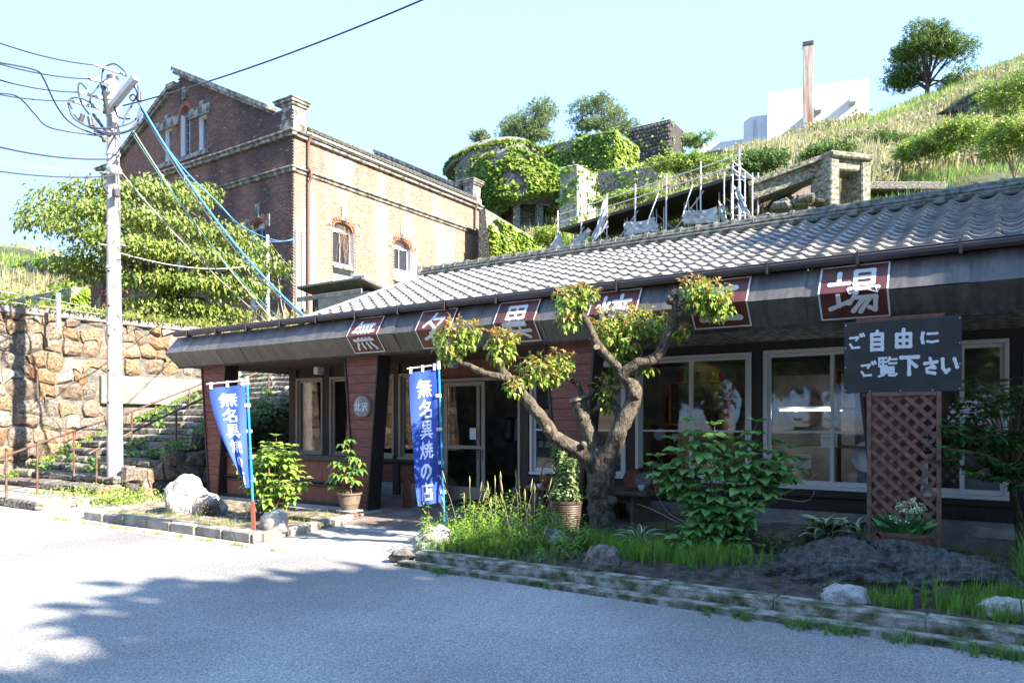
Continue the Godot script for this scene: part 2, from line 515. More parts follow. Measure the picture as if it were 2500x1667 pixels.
func street() -> void:
	var m := MB.new()
	m.quad(Vector3(-260, 0, 160), Vector3(200, 0, 160), Vector3(200, 0, -260), Vector3(-260, 0, -260))
	tag(put("road", m, M("asphalt")), "pale worn asphalt forecourt in sun and tree shade", "", "", "structure")
	# concrete strip before the planter and the light path to the steps
	var p := MB.new()
	p.quad(Vector3(-13.2, 0.004, -5.72), Vector3(-7.9, 0.004, -5.62), Vector3(-7.9, 0.004, -5.99), Vector3(-13.2, 0.004, -6.1))
	p.quad(Vector3(-8.0, 0.004, -5.75), Vector3(-7.72, 0.004, -5.75), Vector3(-8.12, 0.004, -7.72), Vector3(-8.4, 0.004, -7.72))
	p.quad(Vector3(-19.4, 0.004, -5.6), Vector3(-13.2, 0.004, -5.72), Vector3(-12.5, 0.004, -8.5), Vector3(-19.4, 0.004, -8.5))
	tag(put("path", p, M("concrete_white")), "pale concrete strip along the planter and to the steps", "", "", "structure")
	# sloping pebbled paving under the porch roof
	var q := MB.new()
	q.quad(Vector3(-13.9, 0.05, -8.2), Vector3(-2.2, 0.05, -8.2), Vector3(-2.2, 0.2, -10.38), Vector3(-13.9, 0.2, -10.38))
	q.quad(Vector3(-8.45, 0.018, -7.86), Vector3(-4.4, 0.018, -7.86), Vector3(-4.4, 0.05, -8.2), Vector3(-8.45, 0.05, -8.2))
	q.quad(Vector3(-8.45, 0.0, -7.86), Vector3(-4.4, 0.0, -7.86), Vector3(-4.4, 0.018, -7.86), Vector3(-8.45, 0.018, -7.86))
	q.quad(Vector3(-2.2, 0.0, -8.2), Vector3(-2.2, 0.0, -10.38), Vector3(-2.2, 0.2, -10.38), Vector3(-2.2, 0.05, -8.2))
	tag(put("pavement", q, M("paving")), "pinkish pebbled paving under the porch roof", "", "", "structure")
	# drain grate along the paving edge
	var g := thing("drain_grate", "narrow steel drain grate along the front edge of the porch paving", "drain", Vector3(-7.0, 0.0, -7.76))
	var fr := MB.new()
	fr.box(Vector3(0, 0.011, 0.09), Vector3(2.6, 0.018, 0.02)); fr.box(Vector3(0, 0.011, -0.075), Vector3(2.6, 0.018, 0.02))
	put("frame", fr, M("steel"), g)
	var bars := MB.new()
	for i in 64: bars.box(Vector3(-1.28 + i * 0.0405, 0.010, 0.008), Vector3(0.012, 0.014, 0.14))
	tag(put("bars", bars, M("steel"), g), "", "", "", "stuff")
	var dk := MB.new()
	dk.quad(Vector3(-1.3, 0.004, 0.08), Vector3(1.3, 0.004, 0.08), Vector3(1.3, 0.004, -0.066), Vector3(-1.3, 0.004, -0.066))
	put("channel", dk, M("steel_dark"), g)
	# slab at the foot of the steps
	var s := thing("concrete_pad", "low concrete slab with a rough edge at the foot of the steps", "slab")
	var sm := MB.new()
	sm.bbox(Vector3(-17.0, 0.06, -6.95), Vector3(5.6, 0.17, 1.55), 0.015)
	put("slab", sm, M("concrete"), s)
	for i in 9:
		var b := MB.new()
		b.bbox(Vector3.ZERO, Vector3(0.6 + J(0, 0.03), 0.15, 0.12), 0.03, Basis(), 0.02, rng)
		put("edge_stone", b, M("rock_grey"), s, Vector3(-19.5 + i * 0.63, 0.075, -6.13))

# irregular stones laid on a plane. o: lower left corner, ux: along, uy: up; inside: Callable(x, y) -> bool
func stones(o: Vector3, ux: Vector3, w: float, h: float, rowh: float, inside: Callable, each: Callable, seedn: int) -> void:
	var g := RandomNumberGenerator.new()
	g.seed = seedn
	var nrm := ux.cross(Vector3.UP).normalized()
	var rows := int(ceil(h / rowh))
	var splits := []
	for r in rows:
		var x := -g.randf_range(0.0, 0.4)
		var s := [x]
		while x < w:
			x += rowh * g.randf_range(0.8, 1.75)
			s.append(x)
		splits.append(s)
	var pt := func(x: float, r: int) -> Vector2:
		var q := sin(x * 12.9898 + r * 78.233) * 43758.5453
		var q2 := sin(x * 39.346 + r * 11.135) * 24634.6345
		return Vector2(x + (q - floor(q) - 0.5) * rowh * 0.36, r * rowh + (q2 - floor(q2) - 0.5) * rowh * 0.62)
	for r in rows:
		for i in splits[r].size() - 1:
			var x0: float = splits[r][i]
			var x1: float = splits[r][i + 1]
			if not inside.call((x0 + x1) * 0.5, (r + 0.5) * rowh): continue
			var poly := []
			poly.append(pt.call(x0, r))
			if r > 0:
				for x in splits[r - 1]:
					if x > x0 + 0.06 and x < x1 - 0.06: poly.append(pt.call(x, r))
			poly.append(pt.call(x1, r)); poly.append(pt.call(x1, r + 1))
			if r + 1 < rows:
				var up := []
				for x in splits[r + 1]:
					if x > x0 + 0.06 and x < x1 - 0.06: up.push_front(pt.call(x, r + 1))
				poly.append_array(up)
			poly.append(pt.call(x0, r + 1))
			var rough := []
			for q in poly.size():
				var pa: Vector2 = poly[q]; var pb: Vector2 = poly[(q + 1) % poly.size()]
				rough.append(pa)
				if pa.distance_to(pb) > rowh * 0.5: rough.append(pa.lerp(pb, g.randf_range(0.35, 0.65)) + (pb - pa).orthogonal() * g.randf_range(-0.05, 0.10))
			poly = rough
			var c := Vector2.ZERO
			for p in poly: c += p
			c /= poly.size()
			for q in poly.size(): poly[q] = c + (poly[q] - c).limit_length(rowh * 0.92)
			var bulge := rowh * g.randf_range(0.22, 0.42)
			var m := MB.new()
			var n := poly.size()
			var R := [[], [], []]
			var tilt := Vector2(g.randf_range(-0.3, 0.3), g.randf_range(-0.3, 0.3))
			for k in 3:
				for p in poly:
					var q: Vector2 = c + (p - c) * [1.0, 0.94, 0.6][k] * g.randf_range(0.93, 1.02)
					var z: float = [-0.08, bulge * 0.42, bulge * 0.9][k] * g.randf_range(0.85, 1.15)
					if k > 0: z += tilt.dot(q - c) * 0.8
					R[k].append(ux * (q.x - c.x) + Vector3.UP * (q.y - c.y) + nrm * z)
			var top := nrm * bulge * g.randf_range(0.85, 1.1)
			for k in n:
				var l := (k + 1) % n
				m.quad(R[0][k], R[0][l], R[1][l], R[1][k])
				m.quad(R[1][k], R[1][l], R[2][l], R[2][k])
				m.tri(R[2][k], R[2][l], top)
			each.call(m, o + ux * c.x + Vector3.UP * c.y, g)

func retaining_wall() -> void:
	var w := thing("retaining_wall", "tall retaining wall of orange and white rubble stones beside the steps", "wall")
	# backing of mortar; the wall faces the shop (towards +x)
	var back := MB.new()
	back.box(Vector3(-19.83, 2.0, -5.5), Vector3(0.6, 4.25, 36.0))
	put("mortar", back, M("mortar"), w)
	var cop := MB.new()
	for i in 24:
		cop.bbox(Vector3(-19.72, 4.2 + J(-0.01, 0.01), 11.7 - i * 1.5), Vector3(0.62, 0.16, 1.49), 0.02)
	put("coping", cop, M("concrete"), w)
	var shared := [0]
	var rest := MB.new()
	var add := func(m: MB, at: Vector3, g: RandomNumberGenerator) -> void:
		var k := g.randi() % 10
		if at.z < -6.6 and at.z > -16.6 and shared[0] < 300:
			shared[0] += 1
			put("stone", m, M("stone_%d" % k), w, at)
		else:
			var cc: Color = M("stone_%d" % k).albedo_color.srgb_to_linear()
			for q in m.v.size():
				rest.v.append(m.v[q] + at); rest.n.append(m.n[q]); rest.c.append(cc); rest.uv.append(Vector2.ZERO)
	# along -z as seen from the front: ux points to -z so that its cross with up is +x
	stones(Vector3(-19.55, -0.1, 12.0), Vector3(0, 0, -1), 34.0, 4.2, 0.37, func(x, y): return not (x > 21.85 and x < 25.5 and y > 1.95 and y < 2.85) and (x > 18.2 or x < 18.6), add, 21)
	tag(put("far_stones", rest, M("stone_mix", Color(1, 1, 1), 0.95, "patch", 1.4, "speck", 1.3, "n_rough", 1.3), w), "", "", "", "stuff")
	var pl := MB.new()
	pl.bbox(Vector3(-19.5, 2.39, -11.7), Vector3(0.22, 0.74, 3.62), 0.02)
	put("concrete_patch", pl, M("concrete"), w)
	# weeds along the foot and the crown of the wall
	var xs := []; var cs := []
	for i in 700:
		var z := -J(7.0, 15.0)
		xs.append(Transform3D(orient(Vector3(J(-1, 1), J(0.6, 2.0), J(-1, 1)), J(0, 3), J(0.12, 0.3)), Vector3(-19.4 + J(-0.25, 0.15), 4.27, z)))
		cs.append(shade_mix(Color(0.14, 0.19, 0.045), Color(0.24, 0.25, 0.06), rng.randf()))
	for i in 3600:
		var z := -J(7.2, 13.5)
		var y := maxf(0.1, 0.15 + 0.43 * (-z - 7.4))
		xs.append(Transform3D(orient(Vector3(J(-0.3, 1), J(0.4, 2.0), J(-1, 1)), J(0, 3), J(0.06, 0.17)), Vector3(-19.12 + J(-0.15, 0.5) * (0.4 + 0.6 * sin(z * 2.1)), y + 0.02, z)))
		cs.append(shade_mix(Color(0.10, 0.19, 0.035), Color(0.22, 0.28, 0.05), rng.randf()))
	tag(multi("wall_weeds", leaf(1.0, 0.3), mats["leaf"], xs, cs), "thin weeds along the foot and crown of the stone wall", "", "", "stuff")

func stair_y(v: float) -> float: return 0.15 + 0.155 * floor((v - 7.4) / 0.36 + 1.0)

func stairs() -> void:
	var s := thing("stone_steps", "long flight of rough stone steps climbing beside the rubble wall", "steps")
	var core := MB.new()
	for k in 27:
		core.box(Vector3(-17.0, 0.04 + 0.155 * k * 0.5 + 0.02, -(7.6 + 0.36 * k + 0.3)), Vector3(4.5, 0.1 + 0.155 * k, 0.72))
	put("core", core, M("concrete_old"), s)
	for k in 27:
		var u := -19.2
		var n := 0
		while u < -14.75:
			var l := minf(J(0.5, 1.3), -14.68 - u)
			if -14.68 - u - l < 0.3: l = -14.68 - u
			var b := MB.new()
			b.bbox(Vector3.ZERO, Vector3(l - 0.02, 0.165, 0.42), 0.04, Basis(), 0.022, rng)
			put("step_stone", b, M(["rock_grey", "concrete_old", "rock_brown", "concrete_old"][rng.randi() % 4]), s, Vector3(u + l * 0.5, 0.15 + 0.155 * k + 0.075, -(7.4 + 0.36 * k + 0.2 + J(-0.025, 0.025))), Basis(Vector3.UP, J(-0.02, 0.02)))
			u += l
			n += 1
	# side wall of dark rubble towards the shop
	var w := thing("stair_side_wall", "shaded mossy rubble side wall of the steps next to the shop", "wall")
	var back := MB.new()
	for k in 27: back.box(Vector3(-14.72, 0.155 * k * 0.5, -(7.76 + 0.36 * k)), Vector3(0.16, 0.155 * k + 0.2, 0.36))
	put("mortar", back, M("concrete_old"), w)
	stones(Vector3(-14.64, -0.05, -7.55), Vector3(0, 0, -1), 9.4, 4.2, 0.34, func(x, y): return y < 0.30 + 0.43 * x, func(m, at, g):
		put("stone", m, M(["rock_grey", "rock_brown", "rock_dark", "stone_4", "stone_2"][g.randi() % 5]), w, at), 8)
	# plants growing on the steps and the side wall
	var xs := []; var cs := []
	for i in 46:
		var v := J(7.5, 15.0)
		var u := J(-19.0, -14.6)
		if rng.randf() < 0.35: u = J(-15.1, -14.3)
		var y := stair_y(v) + 0.02
		for q in 26:
			xs.append(Transform3D(orient(Vector3(J(-1, 1), J(0.1, 1.4), J(-1, 1)), J(-1, 1), J(0.07, 0.17)), Vector3(u + J(-0.2, 0.2), y + J(0, 0.14), -v + J(-0.08, 0.12))))
			cs.append(shade_mix(Color(0.045, 0.12, 0.03), Color(0.14, 0.24, 0.05), rng.randf()))
	for i in 1100:
		var v := 9.8 + absf(rng.randfn()) * 1.1
		var y := J(0.5, 1.0) * (0.3 + 0.43 * (v - 7.5)) + J(-0.1, 0.3)
		xs.append(Transform3D(orient(Vector3(J(0.2, 1), J(-0.7, 0.6), J(-1, 1)), J(-1, 1), J(0.07, 0.16)), Vector3(-14.45 + J(-0.2, 0.12), y, -v)))
		cs.append(shade_mix(Color(0.045, 0.12, 0.03), Color(0.12, 0.22, 0.05), rng.randf()))
	tag(multi("step_plants", leaf(1.0, 0.6), mats["leaf"], xs, cs), "small leafy weeds growing on the stone steps", "", "", "stuff")
	# weeds round the foot of the utility pole
	xs = []; cs = []
	for i in 3200:
		var u := -14.7 + rng.randfn() * 0.75
		var v := 7.5 + rng.randfn() * 0.35
		xs.append(Transform3D(orient(Vector3(J(-1, 1), J(0.2, 1.6), J(-1, 1)), J(-1, 1), J(0.035, 0.10)), Vector3(u, 0.01 + absf(rng.randfn()) * 0.10, -v)))
		cs.append(shade_mix(Color(0.13, 0.20, 0.04), Color(0.25, 0.31, 0.07), rng.randf()))
	tag(multi("foot_weeds", leaf(1.0, 0.55), mats["leaf"], xs, cs), "low yellow green weeds round the foot of the utility pole", "", "", "stuff")
	railing("rusty brown pipe handrail along the rubble wall side of the steps", [Vector3(-15.13, 0.8, -5.5), Vector3(-15.38, 0.94, -6.11), Vector3(-15.88, 1.12, -6.85), Vector3(-16.39, 1.37, -7.78), Vector3(-17, 1.8, -9.36), Vector3(-17.77, 2.41, -11.31), Vector3(-18.39, 3.16, -13.42)], [Vector3(-15.38, 0.2, -6.11), Vector3(-15.88, 0.22, -6.85), Vector3(-16.39, 0.5, -7.78), Vector3(-17, 1.07, -9.36), Vector3(-17.77, 1.75, -11.31)], 1)
	railing("dark pipe handrail up the middle of the stone steps", [Vector3(-15.36, 0.92, -7.57), Vector3(-15.38, 1, -7.74), Vector3(-15.35, 1.33, -8.42), Vector3(-15.2, 1.8, -9.36), Vector3(-15.3, 2.91, -11.89), Vector3(-15.33, 3.19, -12.59)], [Vector3(-15.38, 0.3, -7.74), Vector3(-15.2, 1.06, -9.36), Vector3(-15.3, 2.09, -11.89)], 1)

func railing(label: String, line: Array, feet: Array, _first: int) -> void:
	var r := thing("stair_railing", label, "railing")
	var m := MB.new()
	m.tube(line, [0.024], 8)
	put("handrail", m, M("rail_brown"), r)
	for p in feet:
		var top: Vector3 = p
		for q in line:
			if absf(q.x - p.x) + absf(q.z - p.z) < 0.02: top = q
		var b := MB.new()
		b.tube([p + Vector3.DOWN * 0.15, top], [0.022], 8)
		put("post", b, M("rail_brown"), r)

# ---------------------------------------------------------------- shop
const FP := [Vector2(8.60, 3.26), Vector2(8.40, 2.93), Vector2(8.63, 2.66)]

func fascia_pt(x: float, t: float, lift: float) -> Vector3:
	# t: 0 top edge, 1 bottom edge of the folded metal fascia
	var l0: float = FP[0].distance_to(FP[1])
	var l1: float = FP[1].distance_to(FP[2])
	var s := t * (l0 + l1)
	var a: Vector2 = FP[0]; var b: Vector2 = FP[1]
	if s > l0: s -= l0; a = FP[1]; b = FP[2]
	var d := (b - a).normalized()
	var p: Vector2 = a + d * s
	var n := Vector2(-absf(d.y), d.x if d.x < 0 else -absf(d.x)).normalized()
	n = Vector2(d.y, -d.x)
	if n.x > 0: n = -n
	p += n * lift
	return Vector3(x, p.y, -p.x)

func shop() -> void:
	var s := thing("pottery_shop", "long low shop with grey tiled roof, brown metal fascia and tapered red columns", "shop")
	# --- roof
	var deck := MB.new()
	var L := -10.2; var R := 4.6
	var e0 := Vector3(L, 3.24, -8.62); var e1 := Vector3(R, 3.24, -8.62)
	var r0 := Vector3(L, 4.55, -11.95); var r1 := Vector3(R, 4.55, -11.95)
	var b0 := Vector3(L, 3.24, -15.5); var b1 := Vector3(R, 3.24, -15.5)
	deck.quad(e0, e1, r1, r0); deck.quad(r0, r1, b1, b0)
	deck.quad(e1, e0, b0, b1)
	deck.tri(e0, r0, b0); deck.tri(e1, b1, r1)
	deck.box(Vector3(-12.1, 3.17, -12.1), Vector3(3.7, 0.1, 6.9))
	var roof := put("roof", deck, M("dark_wood"), s)
	var a := atan2(4.63 - 3.30, 11.95 - 8.55)
	var bs := Basis(Vector3.RIGHT, Vector3(0, cos(a), sin(a)), Vector3(0, -sin(a), cos(a)))
	var tm := MB.new()
	var w := 0.274; var len := 0.30
	var prof := func(t: float) -> float:
		return -0.030 * sin(PI * t / 0.68) if t < 0.68 else 0.030 * sin(PI * (t - 0.68) / 0.32)
	for i in 10:
		var t0 := i / 10.0; var t1 := (i + 1) / 10.0
		var A := Vector3((t0 - 0.5) * w, prof.call(t0), -len); var B := Vector3((t1 - 0.5) * w, prof.call(t1), -len)
		var C := B + Vector3(0, 0.042, len); var D := A + Vector3(0, 0.042, len)
		tm.quad(D, C, B, A)
		tm.quad(D + Vector3(0, -0.034, 0), C + Vector3(0, -0.034, 0), C, D)
	var tile := tm.mesh()
	var all := []
	for row in 14:
		for c in 54:
			var q := row * 0.258 + 0.02
			var p := Vector3(L + w * (c + 0.5) + 0.02, 3.30 + sin(a) * q, -(8.55 + cos(a) * q))
			all.append([p.distance_to(Vector3(0, 1.6, 0)) + (100.0 if p.x > 0.35 else 0.0), Transform3D(bs * Basis(Vector3.UP, J(-0.008, 0.008)), p + Vector3(J(-0.004, 0.004), J(-0.003, 0.003), J(-0.005, 0.005)))])
	all.sort_custom(func(x, y): return x[0] < y[0])
	var xs := []; var cs := []
	for i in all.size():
		if i < 300:
			put("tile", tile, M(["roof_tile", "roof_tile_b", "roof_tile_c", "roof_tile"][rng.randi() % 4]), roof, all[i][1].origin, all[i][1].basis)
		else:
			xs.append(all[i][1]); var g := J(0.88, 1.1); cs.append(Color(g, g, g))
	multi("far_tiles", tile, M("roof_tile"), xs, cs, roof, true)
	# verge tiles down the left edge, ridge caps along the top
	var vm := MB.new()
	vm.bbox(Vector3(0, -0.03, -0.14), Vector3(0.10, 0.13, 0.30), 0.02)
	var vt := vm.mesh()
	for row in 14:
		var q := row * 0.258 + 0.02
		put("verge_tile", vt, M("roof_tile"), roof, Vector3(L - 0.03, 3.33 + sin(a) * q, -(8.55 + cos(a) * q)), bs)
	var base := MB.new()
	base.bbox(Vector3((L + R) * 0.5, 4.65, -11.97), Vector3(R - L + 0.16, 0.10, 0.30), 0.02)
	base.bbox(Vector3((L + R) * 0.5, 4.73, -11.97), Vector3(R - L + 0.16, 0.055, 0.25), 0.015)
	put("ridge_base", base, M("ridge_tile"), roof)
	var cm := MB.new()
	var half := func(m: MB, r: float, x0: float, x1: float) -> void:
		for i in 8:
			var q0 := PI * i / 8; var q1 := PI * (i + 1) / 8
			m.quad(Vector3(x1, sin(q0) * r, cos(q0) * r), Vector3(x1, sin(q1) * r, cos(q1) * r), Vector3(x0, sin(q1) * r, cos(q1) * r), Vector3(x0, sin(q0) * r, cos(q0) * r))
			m.tri(Vector3(x1, 0, 0), Vector3(x1, sin(q1) * r, cos(q1) * r), Vector3(x1, sin(q0) * r, cos(q0) * r))
			m.tri(Vector3(x0, 0, 0), Vector3(x0, sin(q0) * r, cos(q0) * r), Vector3(x0, sin(q1) * r, cos(q1) * r))
	half.call(cm, 0.085, -0.15, 0.12)
	half.call(cm, 0.108, 0.10, 0.155)
	var cap := cm.mesh()
	for i in 49: put("ridge_cap", cap, M("ridge_tile"), roof, Vector3(L + 0.05 + i * 0.302, 4.755, -11.97))
	var oni := MB.new()
	oni.bbox(Vector3(L - 0.12, 4.74, -11.97), Vector3(0.1, 0.26, 0.34), 0.04)
	oni.tube([Vector3(L - 0.2, 4.81, -11.97), Vector3(L - 0.05, 4.81, -11.97)], [0.075], 10)
	put("ridge_end", oni, M("ridge_tile"), roof)
	# --- fascia of folded sheets
	var fas := MB.new()
	fas.box(Vector3(-4.6, 2.98, -8.76), Vector3(18.6, 0.5, 0.2))
	var fascia := put("fascia", fas, M("dark_wood"), s)
	var x := -13.9
	var k := 0
	while x < 4.6:
		var wd: float = [0.58, 0.95, 0.7, 0.45, 0.9, 0.6, 1.1, 0.75][k % 8]
		var m := MB.new()
		var x1 := x + wd
		var dent := J(-0.012, 0.012)
		for seg in 4:
			var ta := seg / 4.0; var tb := (seg + 1) / 4.0
			var la := dent * sin(ta * PI) ; var lb := dent * sin(tb * PI) 
			var tf: float = FP[0].distance_to(FP[1]) / (FP[0].distance_to(FP[1]) + FP[1].distance_to(FP[2]))
			if ta < tf and tb > tf:
				m.quad(fascia_pt(x, tf, la), fascia_pt(x1 + 0.01, tf, la), fascia_pt(x1 + 0.01, ta, la), fascia_pt(x, ta, la))
				m.quad(fascia_pt(x, tb, lb), fascia_pt(x1 + 0.01, tb, lb), fascia_pt(x1 + 0.01, tf + 0.001, lb), fascia_pt(x, tf + 0.001, lb))
			else:
				m.quad(fascia_pt(x, tb, lb), fascia_pt(x1 + 0.01, tb, lb), fascia_pt(x1 + 0.01, ta, la), fascia_pt(x, ta, la))
		# standing seam at its left edge
		for seg in [[0.0, 0.54], [0.551, 1.0]]:
			m.quad(fascia_pt(x - 0.005, seg[1], 0.008), fascia_pt(x + 0.006, seg[1], 0.008), fascia_pt(x + 0.006, seg[0], 0.008), fascia_pt(x - 0.005, seg[0], 0.008))
			m.quad(fascia_pt(x + 0.006, seg[1], 0.008), fascia_pt(x + 0.014, seg[1], 0.0), fascia_pt(x + 0.014, seg[0], 0.0), fascia_pt(x + 0.006, seg[0], 0.008))
			m.quad(fascia_pt(x - 0.012, seg[1], 0.0), fascia_pt(x - 0.005, seg[1], 0.008), fascia_pt(x - 0.005, seg[0], 0.008), fascia_pt(x - 0.012, seg[0], 0.0))
		put("fascia_sheet", m, M("brown_metal" if rng.randf() < 0.55 else "brown_metal_b"), fascia)
		x = x1; k += 1
	# end of the fascia and its rusty lower lip
	var en := MB.new()
	en.quad(Vector3(-13.9, 3.26, -8.60), Vector3(-14.05, 2.93, -8.40), Vector3(-14.05, 2.93, -14.0), Vector3(-13.9, 3.26, -14.0))
	en.quad(Vector3(-14.05, 2.93, -8.40), Vector3(-13.93, 2.66, -8.63), Vector3(-13.93, 2.66, -14.0), Vector3(-14.05, 2.93, -14.0))
	en.tri(Vector3(-13.9, 3.26, -8.6), Vector3(-13.9, 2.93, -8.4), Vector3(-14.05, 2.93, -8.4))
	en.tri(Vector3(-14.05, 2.93, -8.4), Vector3(-13.9, 2.93, -8.4), Vector3(-13.9, 2.66, -8.63))
	en.tri(Vector3(-14.05, 2.93, -8.4), Vector3(-13.9, 2.66, -8.63), Vector3(-13.93, 2.66, -8.63))
	put("fascia_end", en, M("brown_metal"), fascia)
	var lip := MB.new()
	lip.box(Vector3(-4.62, 2.652, -8.645), Vector3(18.62, 0.03, 0.05))
	put("rusty_lip", lip, M("rust_metal"), fascia)
	var gut := MB.new()
	gut.bbox(Vector3(-4.62, 3.305, -8.53), Vector3(18.6, 0.08, 0.12), 0.03)
	gut.bbox(Vector3(-4.62, 3.352, -8.475), Vector3(18.6, 0.022, 0.03), 0.008)
	put("gutter", gut, M("gutter"), fascia)
	for i in 20:
		var hk := MB.new()
		hk.box(Vector3(0, 0, 0), Vector3(0.025, 0.135, 0.16))
		put("gutter_bracket", hk, M("gutter"), fascia, Vector3(-13.4 + i * 0.93, 3.302, -8.53))
	# --- soffit boards
	var sf := MB.new()
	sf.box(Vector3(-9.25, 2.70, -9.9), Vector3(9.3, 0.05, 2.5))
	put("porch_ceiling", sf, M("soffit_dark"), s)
	for i in 11:
		var pb := MB.new()
		pb.bbox(Vector3(0.0, 2.688, -8.78 - i * 0.148), Vector3(9.2, 0.05, 0.143), 0.006)
		put("soffit_board", pb, M("soffit"), s, Vector3(0.02, 0, 0))
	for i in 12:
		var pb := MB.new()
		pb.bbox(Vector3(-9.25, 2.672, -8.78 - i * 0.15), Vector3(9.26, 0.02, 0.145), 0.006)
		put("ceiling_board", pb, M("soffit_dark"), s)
	# --- columns
	for u in [-12.97, -8.91, -4.95, -1.0]: column(s, u)
	# --- low porch wall between the first two columns
	var lw := MB.new()
	lw.box(Vector3(-10.93, 0.54, -8.98), Vector3(3.6, 0.80, 0.10))
	var low := put("porch_wall", lw, M("dark_wood"), s)
	for i in 8:
		var p1 := MB.new()
		p1.bbox(Vector3.ZERO, Vector3(0.452, 0.36, 0.03), 0.004)
		put("panel", p1, M("red_panel"), low, Vector3(-12.5 + i * 0.454, 0.70, -8.915))
		put("panel", p1, M("red_panel"), low, Vector3(-12.5 + i * 0.454, 0.285, -8.915))
	var rl := MB.new()
	for yy in [0.515, 0.455]: rl.bbox(Vector3(-10.93, yy, -8.885), Vector3(3.64, 0.035, 0.04), 0.006)
	rl.bbox(Vector3(-10.93, 0.93, -8.95), Vector3(3.7, 0.10, 0.20), 0.01)
	rl.bbox(Vector3(-10.93, 0.135, -8.90), Vector3(3.66, 0.07, 0.08), 0.008)
	put("rail", rl, M("dark_wood"), low)
	var pl := MB.new()
	pl.bbox(Vector3(-10.85, 0.04, -8.75), Vector3(4.6, 0.13, 0.62), 0.015)
	put("plinth", pl, M("concrete_white"), s)
	facade(s)

func column(s: Node3D, u: float) -> void:
	var m := MB.new()
	var y0 := 0.08; var y1 := 2.66
	var wd := func(y: float) -> float: return lerpf(0.15, 0.40, (y - y0) / (y1 - y0))
	var z0 := -8.80; var z1 := -9.06
	var f := [Vector3(u - 0.15, y0, z0), Vector3(u + 0.15, y0, z0), Vector3(u + 0.40, y1, z0), Vector3(u - 0.40, y1, z0)]
	var g := [Vector3(u - 0.15, y0, z1), Vector3(u + 0.15, y0, z1), Vector3(u + 0.40, y1, z1), Vector3(u - 0.40, y1, z1)]
	m.quad(f[0], f[1], f[2], f[3]); m.quad(f[1], g[1], g[2], f[2]); m.quad(g[0], f[0], f[3], g[3]); m.quad(g[1], g[0], g[3], g[2])
	var c := put("column", m, M("dark_wood"), s)
	var n := 17
	for i in n:
		var a := y0 + (y1 - y0) * i / n + 0.0008
		var b := y0 + (y1 - y0) * (i + 1) / n - 0.0008
		var p := MB.new()
		var wa: float = wd.call(a) - 0.028; var wb: float = wd.call(b) - 0.028
		var zf := z0 + 0.022
		var A := Vector3(u - wa, a, zf); var B := Vector3(u + wa, a, zf); var C := Vector3(u + wb, b, zf); var D := Vector3(u - wb, b, zf)
		var k := Vector3(0, 0.006, -0.006)
		var kk := Vector3(0, -0.006, -0.006)
		var q := Vector3(0, 0, -0.008)
		p.quad(A + Vector3(0, 0.004, 0), B + Vector3(0, 0.004, 0), C - Vector3(0, 0.004, 0), D - Vector3(0, 0.004, 0))
		p.quad(A + q, B + q, B + Vector3(0, 0.004, 0), A + Vector3(0, 0.004, 0))
		p.quad(D - Vector3(0, 0.004, 0), C - Vector3(0, 0.004, 0), C + q, D + q)
		put("board", p, M("red_board" if i % 3 else "red_board_b"), c)
	for sd in [-1.0, 1.0]:
		var e := MB.new()
		e.bar(Vector3(u + sd * 0.139, y0, z0 + 0.018), Vector3(u + sd * 0.389, y1, z0 + 0.018), 0.034, 0.05, Vector3.BACK)
		put("edge_strip", e, M("dark_wood"), c)

